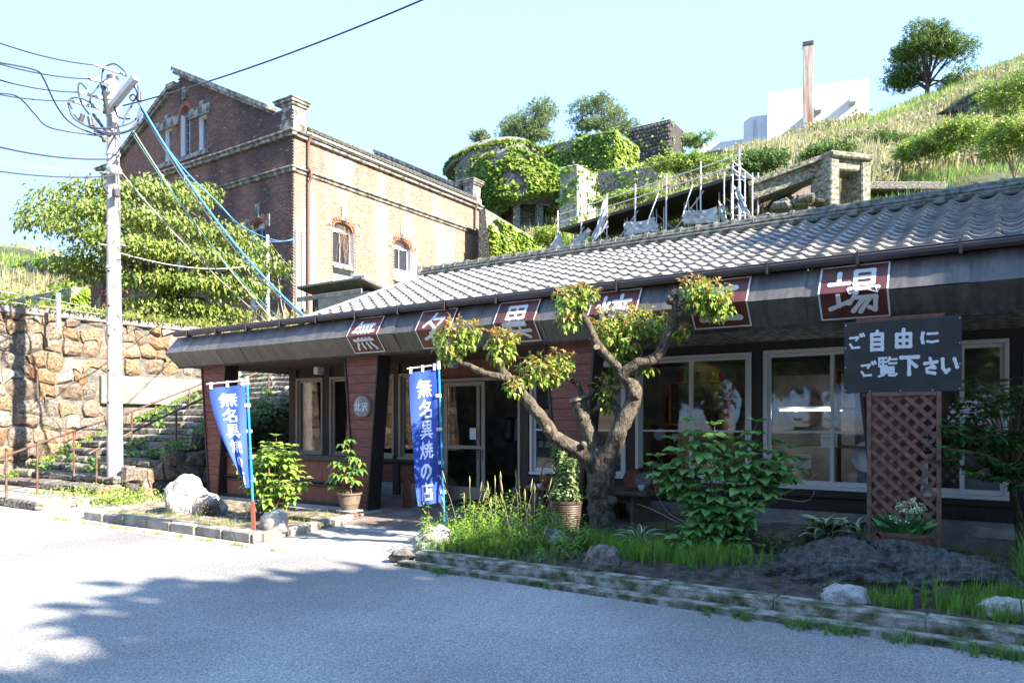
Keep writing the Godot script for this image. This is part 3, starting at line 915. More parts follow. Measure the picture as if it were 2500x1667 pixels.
func window(s: Node3D, x0: float, x1: float, y0: float, y1: float, mid: float, mat: String, rail := 0.0) -> void:
	# one sliding window: outer frame, one or two sashes, panes
	var z := -10.36
	var fr := MB.new()
	var t := 0.05
	fr.bbox(Vector3((x0 + x1) * 0.5, y1 - t * 0.5, z), Vector3(x1 - x0, t, 0.10), 0.006)
	fr.bbox(Vector3((x0 + x1) * 0.5, y0 + t * 0.5, z + 0.012), Vector3(x1 - x0, t, 0.124), 0.006)
	fr.bbox(Vector3(x0 + t * 0.5, (y0 + y1) * 0.5, z + 0.002), Vector3(t, y1 - y0 - t * 2, 0.10), 0.006)
	fr.bbox(Vector3(x1 - t * 0.5, (y0 + y1) * 0.5, z + 0.002), Vector3(t, y1 - y0 - t * 2, 0.10), 0.006)
	var w := put("window", fr, M(mat), s)
	var parts := [[x0 + t, x1 - t, 0.0]] if mid == 0.0 else [[x0 + t, mid + 0.025, 0.0], [mid - 0.025, x1 - t, 0.028]]
	for p in parts:
		var sh := MB.new()
		var zz: float = z - 0.02 + p[2]
		var cx: float = (p[0] + p[1]) * 0.5
		var k := 0.042
		sh.box(Vector3(p[0] + k * 0.5, (y0 + y1) * 0.5, zz), Vector3(k, y1 - y0 - t * 2 - 0.004, 0.024))
		sh.box(Vector3(p[1] - k * 0.5, (y0 + y1) * 0.5, zz), Vector3(k, y1 - y0 - t * 2 - 0.004, 0.024))
		sh.box(Vector3(cx, y1 - t - k * 0.5 - 0.003, zz), Vector3(p[1] - p[0] - k * 2, k, 0.024))
		sh.box(Vector3(cx, y0 + t + k * 0.7 + 0.003, zz), Vector3(p[1] - p[0] - k * 2, k * 1.4, 0.024))
		if rail > 0.0: sh.box(Vector3(cx, rail, zz), Vector3(p[1] - p[0] - k * 2, 0.028, 0.024))
		put("sash", sh, M(mat), w)
		var gl := MB.new()
		gl.quad(Vector3(p[0] + k, y0 + t + k, zz - 0.003), Vector3(p[1] - k, y0 + t + k, zz - 0.003), Vector3(p[1] - k, y1 - t - k, zz - 0.003), Vector3(p[0] + k, y1 - t - k, zz - 0.003))
		for e in [-0.012, 0.0]:
			var o2 := Vector3(0, 0, e)
			if e < 0.0: gl.quad(Vector3(p[0] + k, y0 + t + k, zz - 0.003) + o2, Vector3(p[1] - k, y0 + t + k, zz - 0.003) + o2, Vector3(p[1] - k, y1 - t - k, zz - 0.003) + o2, Vector3(p[0] + k, y1 - t - k, zz - 0.003) + o2)
		put("pane", gl, M("glass"), w)

func wallbox(s: Node3D, called: String, x0: float, x1: float, y0: float, y1: float, mat: String, z := -10.42, d := 0.16) -> void:
	var m := MB.new()
	m.bbox(Vector3((x0 + x1) * 0.5, (y0 + y1) * 0.5, z), Vector3(x1 - x0, y1 - y0, d), 0.006)
	put(called, m, M(mat), s)

func facade(s: Node3D) -> void:
	for i in 4:
		var x0: float = [-12.40, -11.38, -10.44, -9.5][i]
		window(s, x0, x0 + 0.82, 0.86, 2.47, 0.0, "alu_bronze")
		wallbox(s, "post", x0 - (0.22 if i == 0 else 0.16), x0, 0.2, 2.67, "dark_wood", -10.42, 0.20)
	wallbox(s, "post", -8.68, -8.58, 0.2, 2.67, "dark_wood", -10.42, 0.20)
	wallbox(s, "sill_board", -12.62, -8.68, 0.80, 0.86, "dark_wood", -10.40, 0.22)
	wallbox(s, "wall_panel", -12.62, -8.68, 0.42, 0.80, "red_board", -10.43, 0.14)
	wallbox(s, "wall_base", -12.62, -8.60, 0.16, 0.42, "concrete", -10.44, 0.14)
	wallbox(s, "header", -12.62, -8.60, 2.47, 2.67, "dark_wood", -10.43, 0.14)
	# doorway
	var d := thing_part("door_frame", s, "alu_bronze", func(m):
		m.bbox(Vector3(-7.67, 2.31, -10.36), Vector3(1.84, 0.06, 0.14), 0.008)
		m.bbox(Vector3(-8.56, 1.24, -10.36), Vector3(0.05, 2.10, 0.14), 0.008)
		m.bbox(Vector3(-6.78, 1.24, -10.36), Vector3(0.05, 2.10, 0.14), 0.008)
		m.bbox(Vector3(-7.67, 0.205, -10.36), Vector3(1.84, 0.03, 0.16), 0.006))
	for q in [[-8.52, -7.66, -10.40], [-8.40, -7.50, -10.33]]:
		var m := MB.new()
		var cx: float = (q[0] + q[1]) * 0.5
		var wd: float = q[1] - q[0]
		m.bbox(Vector3(q[0] + 0.035, 1.24, q[2]), Vector3(0.07, 2.06, 0.03), 0.005)
		m.bbox(Vector3(q[1] - 0.035, 1.24, q[2]), Vector3(0.07, 2.06, 0.03), 0.005)
		m.bbox(Vector3(cx, 2.235, q[2]), Vector3(wd - 0.14, 0.07, 0.03), 0.005)
		m.bbox(Vector3(cx, 0.32, q[2]), Vector3(wd - 0.14, 0.20, 0.03), 0.005)
		m.bbox(Vector3(cx, 1.12, q[2]), Vector3(wd - 0.14, 0.06, 0.03), 0.005)
		var leafd := put("sliding_door", m, M("alu_bronze"), s)
		for r in [[0.42, 1.09], [1.15, 2.20]]:
			var gl := MB.new()
			gl.quad(Vector3(q[0] + 0.07, r[0], q[2]), Vector3(q[1] - 0.07, r[0], q[2]), Vector3(q[1] - 0.07, r[1], q[2]), Vector3(q[0] + 0.07, r[1], q[2]))
			put("pane", gl, M("glass"), leafd)
		var hd := MB.new()
		hd.bbox(Vector3(q[1] - 0.035, 1.0, q[2] + 0.018), Vector3(0.022, 0.20, 0.012), 0.004)
		put("handle", hd, M("steel_dark"), leafd)
		if q[2] > -10.35:
			var pp := MB.new()
			pp.box(Vector3(q[1] - 0.26, 1.36, q[2] + 0.004), Vector3(0.14, 0.20, 0.002))
			put("paper_notice", pp, M("paint_white"), leafd)
	wallbox(s, "door_header", -8.60, -6.74, 2.345, 2.67, "red_panel", -10.43, 0.10)
	wallbox(s, "post", -6.75, -6.60, 0.2, 2.67, "dark_wood", -10.42, 0.22)
	# shop windows to the right
	window(s, -6.58, -4.84, 0.70, 2.52, -5.72, "alu_white", 1.44)
	window(s, -4.68, -2.94, 0.70, 2.54, -3.82, "alu_white", 1.44)
	window(s, -2.78, -1.04, 0.68, 2.55, -1.90, "alu_white", 1.44)
	window(s, -0.90, 0.02, 0.66, 2.55, -0.45, "alu_white", 1.44)
	window(s, 0.16, 1.90, 0.66, 2.55, 1.0, "alu_white", 1.44)
	window(s, 2.06, 3.80, 0.66, 2.55, 2.9, "alu_white", 1.44)
	for q in [[-4.84, -4.68], [-2.94, -2.78], [-1.04, -0.90], [0.02, 0.16], [1.90, 2.06], [3.80, 4.6]]: wallbox(s, "post", q[0], q[1], 0.66, 2.56, "dark_wood", -10.42, 0.18)
	wallbox(s, "header", -6.60, 4.6, 2.55, 2.68, "dark_wood", -10.43, 0.22)
	wallbox(s, "sill_board", -6.60, 4.6, 0.58, 0.68, "dark_wood", -10.41, 0.20)
	wallbox(s, "wall_panel", -6.60, 4.6, 0.40, 0.58, "dark_wood", -10.43, 0.14)
	wallbox(s, "wall_base", -6.60, 4.6, 0.0, 0.40, "concrete", -10.45, 0.14)
	wallbox(s, "floor_vent", -0.35, 0.12, 0.2, 0.33, "concrete_white", -10.385, 0.03)
	# side and back walls
	for q in [[-12.56, 12.98], [4.55, 12.98]]:
		var m := MB.new()
		m.box(Vector3(q[0], 1.45, -12.95), Vector3(0.14, 2.9, 4.86))
		put("side_wall", m, M("red_board"), s)
	var bw := MB.new()
	bw.box(Vector3(-4.0, 1.6, -15.4), Vector3(17.2, 3.2, 0.14))
	put("back_wall", bw, M("interior_wall"), s)
	var fl := MB.new()
	fl.box(Vector3(-4.0, 0.10, -12.9), Vector3(17.0, 0.19, 4.9))
	put("floor", fl, M("interior_floor"), s)
	var cl := MB.new()
	cl.box(Vector3(-4.0, 2.79, -12.95), Vector3(17.0, 0.06, 4.8))
	put("ceiling", cl, M("interior_wall"), s)
	# spot lamps under the eave
	for u in [-11.05, -7.75, -5.75]:
		var m := MB.new()
		m.bbox(Vector3.ZERO, Vector3(0.12, 0.14, 0.16), 0.01)
		put("porch_lamp", m, M("alu_white"), s, Vector3(u, 2.55, -9.75))

func thing_part(called: String, s: Node3D, mat: String, f: Callable) -> MeshInstance3D:
	var m := MB.new()
	f.call(m)
	return put(called, m, M(mat), s)

# ---------------------------------------------------------------- brick hall
func gable_top(u: float) -> float:
	if u > -30.41: return 16.9
	if u > -38.5: return 16.87 + (-30.41 - u) * 0.4919
	if u > -45.4: return 20.35 - (-38.5 - u) * 0.508
	return 16.9

func wall_cols(m: MB, us: Array, bottom: float, top: Callable, holes: Array, at: Callable) -> void:
	# flat wall with rectangular holes [a0, a1, y0, y1]; at: (a, y) -> Vector3
	for i in us.size() - 1:
		var a: float = us[i]; var b: float = us[i + 1]
		var mid := (a + b) * 0.5
		var spans := [[bottom, 1e9]]
		for h in holes:
			if mid > h[0] and mid < h[1]:
				var out := []
				for s in spans:
					if h[2] > s[0]: out.append([s[0], minf(s[1], h[2])])
					if h[3] < s[1]: out.append([maxf(s[0], h[3]), s[1]])
				spans = out
		for s in spans:
			var ta: float = minf(s[1], top.call(a + 0.0005)); var tb: float = minf(s[1], top.call(b - 0.0005))
			if maxf(ta, tb) <= s[0]: continue
			m.quad(at.call(a, s[0]), at.call(b, s[0]), at.call(b, tb), at.call(a, ta))

func brick_window(bld: Node3D, at: Callable, a0: float, a1: float, y0: float, y1: float, arch: float, cols: int, rows: int, boarded := 0.0) -> void:
	# recess, frame, glazing bars, panes; at: (a, y, depth) -> Vector3
	var m := MB.new()
	var dep := 0.38
	m.quad(at.call(a0, y0, dep), at.call(a0, y0, 0.0), at.call(a0, y1, 0.0), at.call(a0, y1, dep))
	m.quad(at.call(a1, y0, 0.0), at.call(a1, y0, dep), at.call(a1, y1, dep), at.call(a1, y1, 0.0))
	m.quad(at.call(a0, y1, dep), at.call(a0, y1, 0.0), at.call(a1, y1, 0.0), at.call(a1, y1, dep))
	m.quad(at.call(a0, y0, 0.0), at.call(a0, y0, dep), at.call(a1, y0, dep), at.call(a1, y0, 0.0))
	m.quad(at.call(a0, y0, dep), at.call(a1, y0, dep), at.call(a1, y1, dep), at.call(a0, y1, dep))
	m.col = Color(0.28, 0.12, 0.085)
	var w := put("window", m, M("brick"), bld)
	if arch > 0.0:
		# fills the corners above a round or flat arch
		var f := MB.new()
		f.col = Color(0.36, 0.17, 0.11)
		var n := 10
		for i in n:
			var p := lerpf(a0, a1, float(i) / n); var q := lerpf(a0, a1, float(i + 1) / n)
			var yp := y1 - arch + arch * sqrt(maxf(0.0, 1.0 - pow(2.0 * i / n - 1.0, 2)))
			var yq := y1 - arch + arch * sqrt(maxf(0.0, 1.0 - pow(2.0 * (i + 1) / n - 1.0, 2)))
			f.quad(at.call(p, yp, 0.0), at.call(q, yq, 0.0), at.call(q, y1 + 0.02, 0.0), at.call(p, y1 + 0.02, 0.0))
			f.quad(at.call(p, yp, 0.36), at.call(q, yq, 0.36), at.call(q, yq, 0.0), at.call(p, yp, 0.0))
		put("arch_infill", f, M("brick"), w)
	var fr := MB.new()
	var fb := func(p: float, q: float, r: float, s: float, d: float, k: float) -> void:
		var A: Vector3 = at.call(p, r, d); var B: Vector3 = at.call(q, s, d)
		var c: Vector3 = (A + B) * 0.5
		var x: Vector3 = at.call(q, r, d) - A
		var z: Vector3 = at.call(p, r, d - k) - A
		fr.box(c + z * 0.5, Vector3(x.length(), s - r, k), Basis(x.normalized(), Vector3.UP, z.normalized()))
	fb.call(a0, a0 + 0.07, y0, y1 - arch * 0.6, 0.30, 0.08); fb.call(a1 - 0.07, a1, y0, y1 - arch * 0.6, 0.30, 0.08)
	var yb := y0 + boarded
	var yt := y1 - arch
	fb.call(a0 + 0.07, a1 - 0.07, yt - 0.07, yt, 0.30, 0.08); fb.call(a0 + 0.07, a1 - 0.07, yb, yb + 0.09, 0.30, 0.08)
	for c in range(1, cols):
		var u := lerpf(a0, a1, float(c) / cols)
		fb.call(u - 0.03, u + 0.03, yb + 0.09, yt - 0.07, 0.31, 0.06)
	put("frame", fr, M("old_frame"), w)
	for c in cols:
		for r in rows:
			var p := lerpf(a0 + 0.07, a1 - 0.07, float(c) / cols) + 0.02; var q := lerpf(a0 + 0.07, a1 - 0.07, float(c + 1) / cols) - 0.02
			var lo := lerpf(yb + 0.09, yt - 0.07, float(r) / rows) + 0.02; var hi := lerpf(yb + 0.09, yt - 0.07, float(r + 1) / rows) - 0.02
			var g := MB.new()
			g.quad(at.call(p, lo, 0.33), at.call(q, lo, 0.33), at.call(q, hi, 0.33), at.call(p, hi, 0.33))
			put("pane", g, M("old_pane"), w)
			if r > 0:
				var br := MB.new()
				fr = br
				fb = func(pp: float, qq: float, rr: float, s: float, d: float, k: float) -> void:
					var A: Vector3 = at.call(pp, rr, d); var B: Vector3 = at.call(qq, s, d)
					var x: Vector3 = at.call(qq, rr, d) - A
					var z: Vector3 = at.call(pp, rr, d - k) - A
					br.box((A + B) * 0.5 + z * 0.5, Vector3(x.length(), s - rr, k), Basis(x.normalized(), Vector3.UP, z.normalized()))
				fb.call(p - 0.02, q + 0.02, lo - 0.04, lo, 0.325, 0.03)
				put("glazing_bar", br, M("old_frame"), w)
	if boarded > 0.0:
		var n2 := int(boarded / 0.42)
		for i in n2:
			var bd := MB.new()
			var lo2 := y0 + boarded * i / n2; var hi2 := y0 + boarded * (i + 1) / n2 - 0.02
			bd.quad(at.call(a0 + 0.07, lo2, 0.26), at.call(a1 - 0.07, lo2, 0.26), at.call(a1 - 0.07, hi2, 0.23), at.call(a0 + 0.07, hi2, 0.23))
			put("board", bd, M("white_wall_b"), w)

func brick_building() -> void:
	var b := thing("brick_hall", "tall weathered red brick hall with stepped gable and arched windows", "building")
	var gz := -23.9
	var gat := func(u: float, y: float) -> Vector3: return Vector3(u, y, gz)
	var gholes := [[-38.35, -37.50, 16.25, 19.05], [-39.87, -39.25, 16.3, 18.1], [-36.62, -35.95, 16.25, 18.1], [-32.15, -31.05, 7.4, 11.7], [-38.6, -37.5, 7.4, 11.7], [-45.0, -43.9, 7.4, 11.7]]
	var us := [-46.95, -45.4, -45.0, -43.9, -39.87, -39.25, -38.6, -38.5, -38.35, -37.5, -36.62, -35.95, -32.15, -31.05, -30.41, -28.95]
	var m := MB.new()
	wall_cols(m, us, 4.0, gable_top, gholes, gat)
	var sat := func(v: float, y: float) -> Vector3: return Vector3(-28.95, y, -v)
	var sholes := [[26.48, 27.92, 5.0, 11.95], [31.02, 32.43, 5.0, 11.95]]
	wall_cols(m, [23.9, 26.48, 27.92, 31.02, 32.43, 39.2], 4.0, func(_v): return 15.5, sholes, sat)
	# far gable, left side
	m.quad(Vector3(-28.95, 4, -39.2), Vector3(-46.95, 4, -39.2), Vector3(-46.95, 16.5, -39.2), Vector3(-28.95, 16.5, -39.2))
	m.tri(Vector3(-28.95, 16.5, -39.2), Vector3(-46.95, 16.5, -39.2), Vector3(-38, 20.9, -39.2))
	m.quad(Vector3(-46.95, 4, -39.2), Vector3(-46.95, 4, -23.9), Vector3(-46.95, 16, -23.9), Vector3(-46.95, 16, -39.2))
	var wall := put("wall", m, M("brick_mortar"), b)
	# every brick of the two faces in view
	var f := FastNoiseLite.new()
	f.seed = 3; f.frequency = 0.16; f.fractal_octaves = 3
	var f2 := FastNoiseLite.new()
	f2.seed = 8; f2.frequency = 0.5
	var xs := []; var cs := []
	var bm := MB.new()
	bm.box(Vector3.ZERO, Vector3(0.218, 0.062, 0.05))
	var brick := bm.mesh()
	var inhole := func(a: float, y: float, holes: Array) -> bool:
		for h in holes:
			if a > h[0] - 0.06 and a < h[1] + 0.06 and y > h[2] - 0.03 and y < h[3] + 0.06: return true
		return false
	for row in 226:
		var y := 4.1 + row * 0.076
		var n := 0
		var u := -46.85 + (0.116 if row % 2 else 0.0)
		while u < -28.98:
			if y < gable_top(u) - 0.05 and not inhole.call(u, y, gholes):
				xs.append(Transform3D(Basis(), Vector3(u, y, gz + J(-0.012, 0.004))))
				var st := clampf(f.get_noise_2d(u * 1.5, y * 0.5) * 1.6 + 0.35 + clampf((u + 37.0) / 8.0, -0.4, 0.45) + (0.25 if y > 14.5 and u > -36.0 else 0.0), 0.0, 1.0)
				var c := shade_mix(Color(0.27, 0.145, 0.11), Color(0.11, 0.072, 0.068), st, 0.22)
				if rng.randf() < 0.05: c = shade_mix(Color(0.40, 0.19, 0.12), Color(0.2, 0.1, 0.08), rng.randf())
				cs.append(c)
			u += 0.232
		if y < 15.5:
			var v := 24.0 + (0.116 if row % 2 else 0.0)
			while v < 39.1:
				if not inhole.call(v, y, sholes):
					xs.append(Transform3D(Basis(Vector3.UP, PI / 2), Vector3(-28.95 + J(-0.004, 0.012), y, -v)))
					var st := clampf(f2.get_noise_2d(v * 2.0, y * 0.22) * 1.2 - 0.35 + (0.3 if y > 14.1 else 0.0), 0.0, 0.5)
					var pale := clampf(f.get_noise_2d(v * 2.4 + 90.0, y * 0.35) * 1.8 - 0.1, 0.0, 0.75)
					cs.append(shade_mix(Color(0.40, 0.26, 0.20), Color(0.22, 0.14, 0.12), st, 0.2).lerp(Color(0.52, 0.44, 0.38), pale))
				v += 0.232
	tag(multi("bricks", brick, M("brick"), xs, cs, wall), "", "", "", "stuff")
	# stone courses
	var cor := MB.new()
	for q in [[15.43, 15.71, 0.20], [13.71, 13.97, 0.12]]:
		var d: float = q[2]
		var yc: float = (q[0] + q[1]) * 0.5
		var hh: float = q[1] - q[0]
		cor.bbox(Vector3(-37.95 + d * 0.5, yc, gz + d * 0.5 - 0.05), Vector3(18.1 + d, hh, d + 0.1), 0.03)
		cor.bbox(Vector3(-37.95 + d * 0.5, yc + hh * 0.33, gz + d * 0.5), Vector3(18.1 + d + 0.1, hh * 0.4, d + 0.2), 0.03)
		cor.bbox(Vector3(-28.95 + d * 0.5 - 0.052, yc - 0.002, -31.7), Vector3(d + 0.1, hh, 15.4), 0.03)
		cor.bbox(Vector3(-28.95 + d * 0.5 - 0.002, yc + hh * 0.33 - 0.002, -31.7), Vector3(d + 0.2, hh * 0.4, 15.5), 0.03)
	put("stone_course", cor, M("brick_stone"), b)
	# gable copings and corner pedestals
	var slope := func(p: Vector3, q: Vector3, called: String) -> void:
		var n := int(p.distance_to(q) / 1.3)
		for i in n:
			var c := MB.new()
			var A := p.lerp(q, float(i) / n); var B := p.lerp(q, (i + 0.985) / n)
			c.bar(A, B, 0.62, 0.20)
			c.bar(A - Vector3(0, 0.18, 0.03), B - Vector3(0, 0.18, 0.03), 0.46, 0.17)
			put(called, c, M("brick_stone"), b)
	slope.call(Vector3(-38.85, 21.27, gz), Vector3(-30.55, 17.17, gz), "coping_stone")
	slope.call(Vector3(-39.3, 20.28, gz), Vector3(-45.4, 17.2, gz), "coping_stone")
	slope.call(Vector3(-38.3, 21.2, -39.2), Vector3(-30.2, 17.1, -39.2), "coping_stone")
	var kn := MB.new()
	kn.bbox(Vector3(-39.05, 20.38, gz), Vector3(0.8, 0.34, 0.62), 0.08)
	put("coping_stone", kn, M("brick_stone"), b)
	for q in [[-29.35, -24.28], [-29.35, -38.95], [-46.55, -24.28]]:
		var p := MB.new()
		p.bbox(Vector3(q[0], 16.35, q[1]), Vector3(0.86, 1.3, 0.80), 0.03)
		p.bbox(Vector3(q[0] - 0.02, 15.95, q[1]), Vector3(1.06, 0.45, 0.84), 0.03)
		p.bbox(Vector3(q[0], 17.05, q[1]), Vector3(1.02, 0.14, 0.96), 0.03)
		p.bbox(Vector3(q[0] - 0.1, 17.19, q[1]), Vector3(1.36, 0.15, 1.14), 0.03)
		p.bbox(Vector3(q[0] - 0.12, 17.31, q[1]), Vector3(1.5, 0.09, 1.24), 0.03)
		put("corner_pedestal", p, M("brick_stone"), b)
	# roof with a row of eave tiles
	var rf := MB.new()
	rf.quad(Vector3(-28.85, 15.92, -39.0), Vector3(-28.85, 15.92, -24.6), Vector3(-38, 20.4, -24.6), Vector3(-38, 20.4, -39.0))
	rf.quad(Vector3(-47.0, 15.92, -24.6), Vector3(-47.0, 15.92, -39.0), Vector3(-38, 20.4, -39.0), Vector3(-38, 20.4, -24.6))
	rf.box(Vector3(-28.9, 15.82, -31.8), Vector3(0.28, 0.2, 14.2))
	var roof := put("roof", rf, M("slate"), b)
	var et := MB.new()
	et.tube([Vector3(0.0, 0.0, 0.0), Vector3(-0.9, 0.44, 0.0)], [0.11], 8)
	et.box(Vector3(-0.28, 0.10, 0.15), Vector3(0.62, 0.05, 0.24), Basis(Vector3.BACK, -0.455))
	var etm := et.mesh()
	for i in 47: put("eave_tile", etm, M("ridge_tile"), roof, Vector3(-28.70, 15.98, -24.95 - i * 0.295))
	# windows
	var g3 := func(u: float, y: float, d: float) -> Vector3: return Vector3(u, y, gz - d)
	var s3 := func(v: float, y: float, d: float) -> Vector3: return Vector3(-28.95 - d, y, -v)
	brick_window(b, g3, -38.35, -37.5, 16.25, 19.05, 0.42, 2, 5)
	brick_window(b, g3, -39.87, -39.25, 16.3, 18.1, 0.0, 1, 4)
	brick_window(b, g3, -36.62, -35.95, 16.25, 18.1, 0.0, 1, 4)
	for u in [-32.15, -38.6, -45.0]: brick_window(b, g3, u, u + 1.1, 7.4, 11.7, 0.3, 2, 4)
	for v in [26.48, 31.02]: brick_window(b, s3, v, v + 1.42, 5.0, 11.95, 0.42, 2, 1, 4.75 if v < 30.0 else 5.2)
	var put_stone := func(c: Vector3, s: Vector3) -> void:
		var q := MB.new()
		q.bbox(Vector3.ZERO, s, 0.02)
		put("dressed_stone", q, M("brick_stone"), b, c)
	put_stone.call(Vector3(-39.62, 18.38, gz), Vector3(2.3, 0.55, 0.24)); put_stone.call(Vector3(-36.54, 18.38, gz), Vector3(1.95, 0.55, 0.24))
	put_stone.call(Vector3(-39.62, 18.78, gz), Vector3(0.42, 0.26, 0.24)); put_stone.call(Vector3(-36.25, 18.78, gz), Vector3(0.42, 0.26, 0.24))
	put_stone.call(Vector3(-37.93, 19.72, gz), Vector3(0.30, 0.7, 0.24)); put_stone.call(Vector3(-38.1, 16.1, gz), Vector3(4.9, 0.26, 0.26))
	for u in [-31.6, -38.05, -44.45]:
		put_stone.call(Vector3(u, 12.2, gz), Vector3(0.34, 0.72, 0.16))
		for e in [-0.82, 0.82]: put_stone.call(Vector3(u + e, 11.6, gz), Vector3(0.3, 0.62, 0.12))
		put_stone.call(Vector3(u, 7.25, gz), Vector3(1.5, 0.26, 0.3))
	for v in [27.2, 31.725]:
		put_stone.call(Vector3(-28.95, 12.38, -v), Vector3(0.16, 0.72, 0.36))
		for e in [-1.0, 1.0]: put_stone.call(Vector3(-28.95, 11.75, -v + e), Vector3(0.12, 0.7, 0.34))
		put_stone.call(Vector3(-28.95, 9.55, -v), Vector3(0.26, 0.14, 1.5))
	# gauged brick arches
	for q in [[g3, -37.925, 18.63, 0.46, 0.42, 14], [s3, 27.2, 11.53, 0.78, 0.52, 14], [s3, 31.725, 11.53, 0.78, 0.52, 14], [g3, -31.6, 11.4, 0.62, 0.42, 12]]:
		for i in q[5]:
			var an = PI * (i + 0.5) / q[5]
			var rx: float = q[3]; var ry: float = q[4]
			var c := Vector2(cos(an) * (rx + 0.10), sin(an) * (ry + 0.10))
			var at3: Vector3 = q[0].call(q[1] + c.x, q[2] + c.y, -0.012)
			var ab := MB.new()
			ab.col = shade_mix(Color(0.40, 0.17, 0.10), Color(0.28, 0.12, 0.08), rng.randf())
			var xd: Vector3 = (q[0].call(1.0, 0.0, 0.0) - q[0].call(0.0, 0.0, 0.0))
			var zd: Vector3 = xd.cross(Vector3.UP)
			var base := Basis(xd, Vector3.UP, zd)
			ab.box(Vector3.ZERO, Vector3(0.24, 0.09, 0.07), base * Basis(Vector3.BACK, atan2(c.y, c.x)))
			put("arch_brick", ab, M("brick"), b, at3)
	# downpipes, conduits
	for v in [24.75, 38.6]:
		var p := MB.new()
		var x := -28.80
		p.tube([Vector3(x + 0.2, 15.75, -v), Vector3(x, 15.3, -v), Vector3(x, 14.15, -v), Vector3(x + 0.2, 13.9, -v), Vector3(x + 0.2, 13.6, -v), Vector3(x, 13.3, -v), Vector3(x, 4.2, -v)], [0.075], 8)
		put("downpipe", p, M("downpipe"), b)
	for v in [24.05, 24.42]:
		var p := MB.new()
		p.tube([Vector3(-28.86, 10.9, -v), Vector3(-28.86, 4.3, -v)], [0.045], 6)
		put("conduit", p, M("steel"), b)
	var gt := MB.new()
	gt.tube([Vector3(-28.66, 15.74, -24.5), Vector3(-28.66, 15.70, -39.0)], [0.08], 8)
	put("gutter", gt, M("concrete_white"), b)
	# dry creeper stems hanging in the side window
	var xs2 := []
	for i in 26:
		var cr := MB.new()
		var v := 27.4 + J(-0.5, 0.45)
		cr.tube([Vector3(-29.12, 11.9, -v), Vector3(-29.1 + J(0, 0.06), 11.2, -v - J(-0.15, 0.15)), Vector3(-29.1, J(9.6, 10.8), -v - J(-0.3, 0.3))], [0.008], 4, false)
		xs2.append(cr)
	var all := MB.new()
	for c in xs2:
		all.v.append_array(c.v); all.n.append_array(c.n); all.c.append_array(c.c); all.uv.append_array(c.uv)
	put("dry_creeper", all, M("twig"), b)

# ---------------------------------------------------------------- ruins, scaffold, hill
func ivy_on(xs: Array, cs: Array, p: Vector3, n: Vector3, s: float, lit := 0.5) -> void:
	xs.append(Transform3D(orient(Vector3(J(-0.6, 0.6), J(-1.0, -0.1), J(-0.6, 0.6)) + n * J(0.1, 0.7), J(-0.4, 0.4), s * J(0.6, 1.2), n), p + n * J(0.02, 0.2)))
	cs.append(shade_mix(Color(0.075, 0.145, 0.02), Color(0.19, 0.27, 0.035), clampf(lit + J(-0.4, 0.4), 0, 1), 0.2))

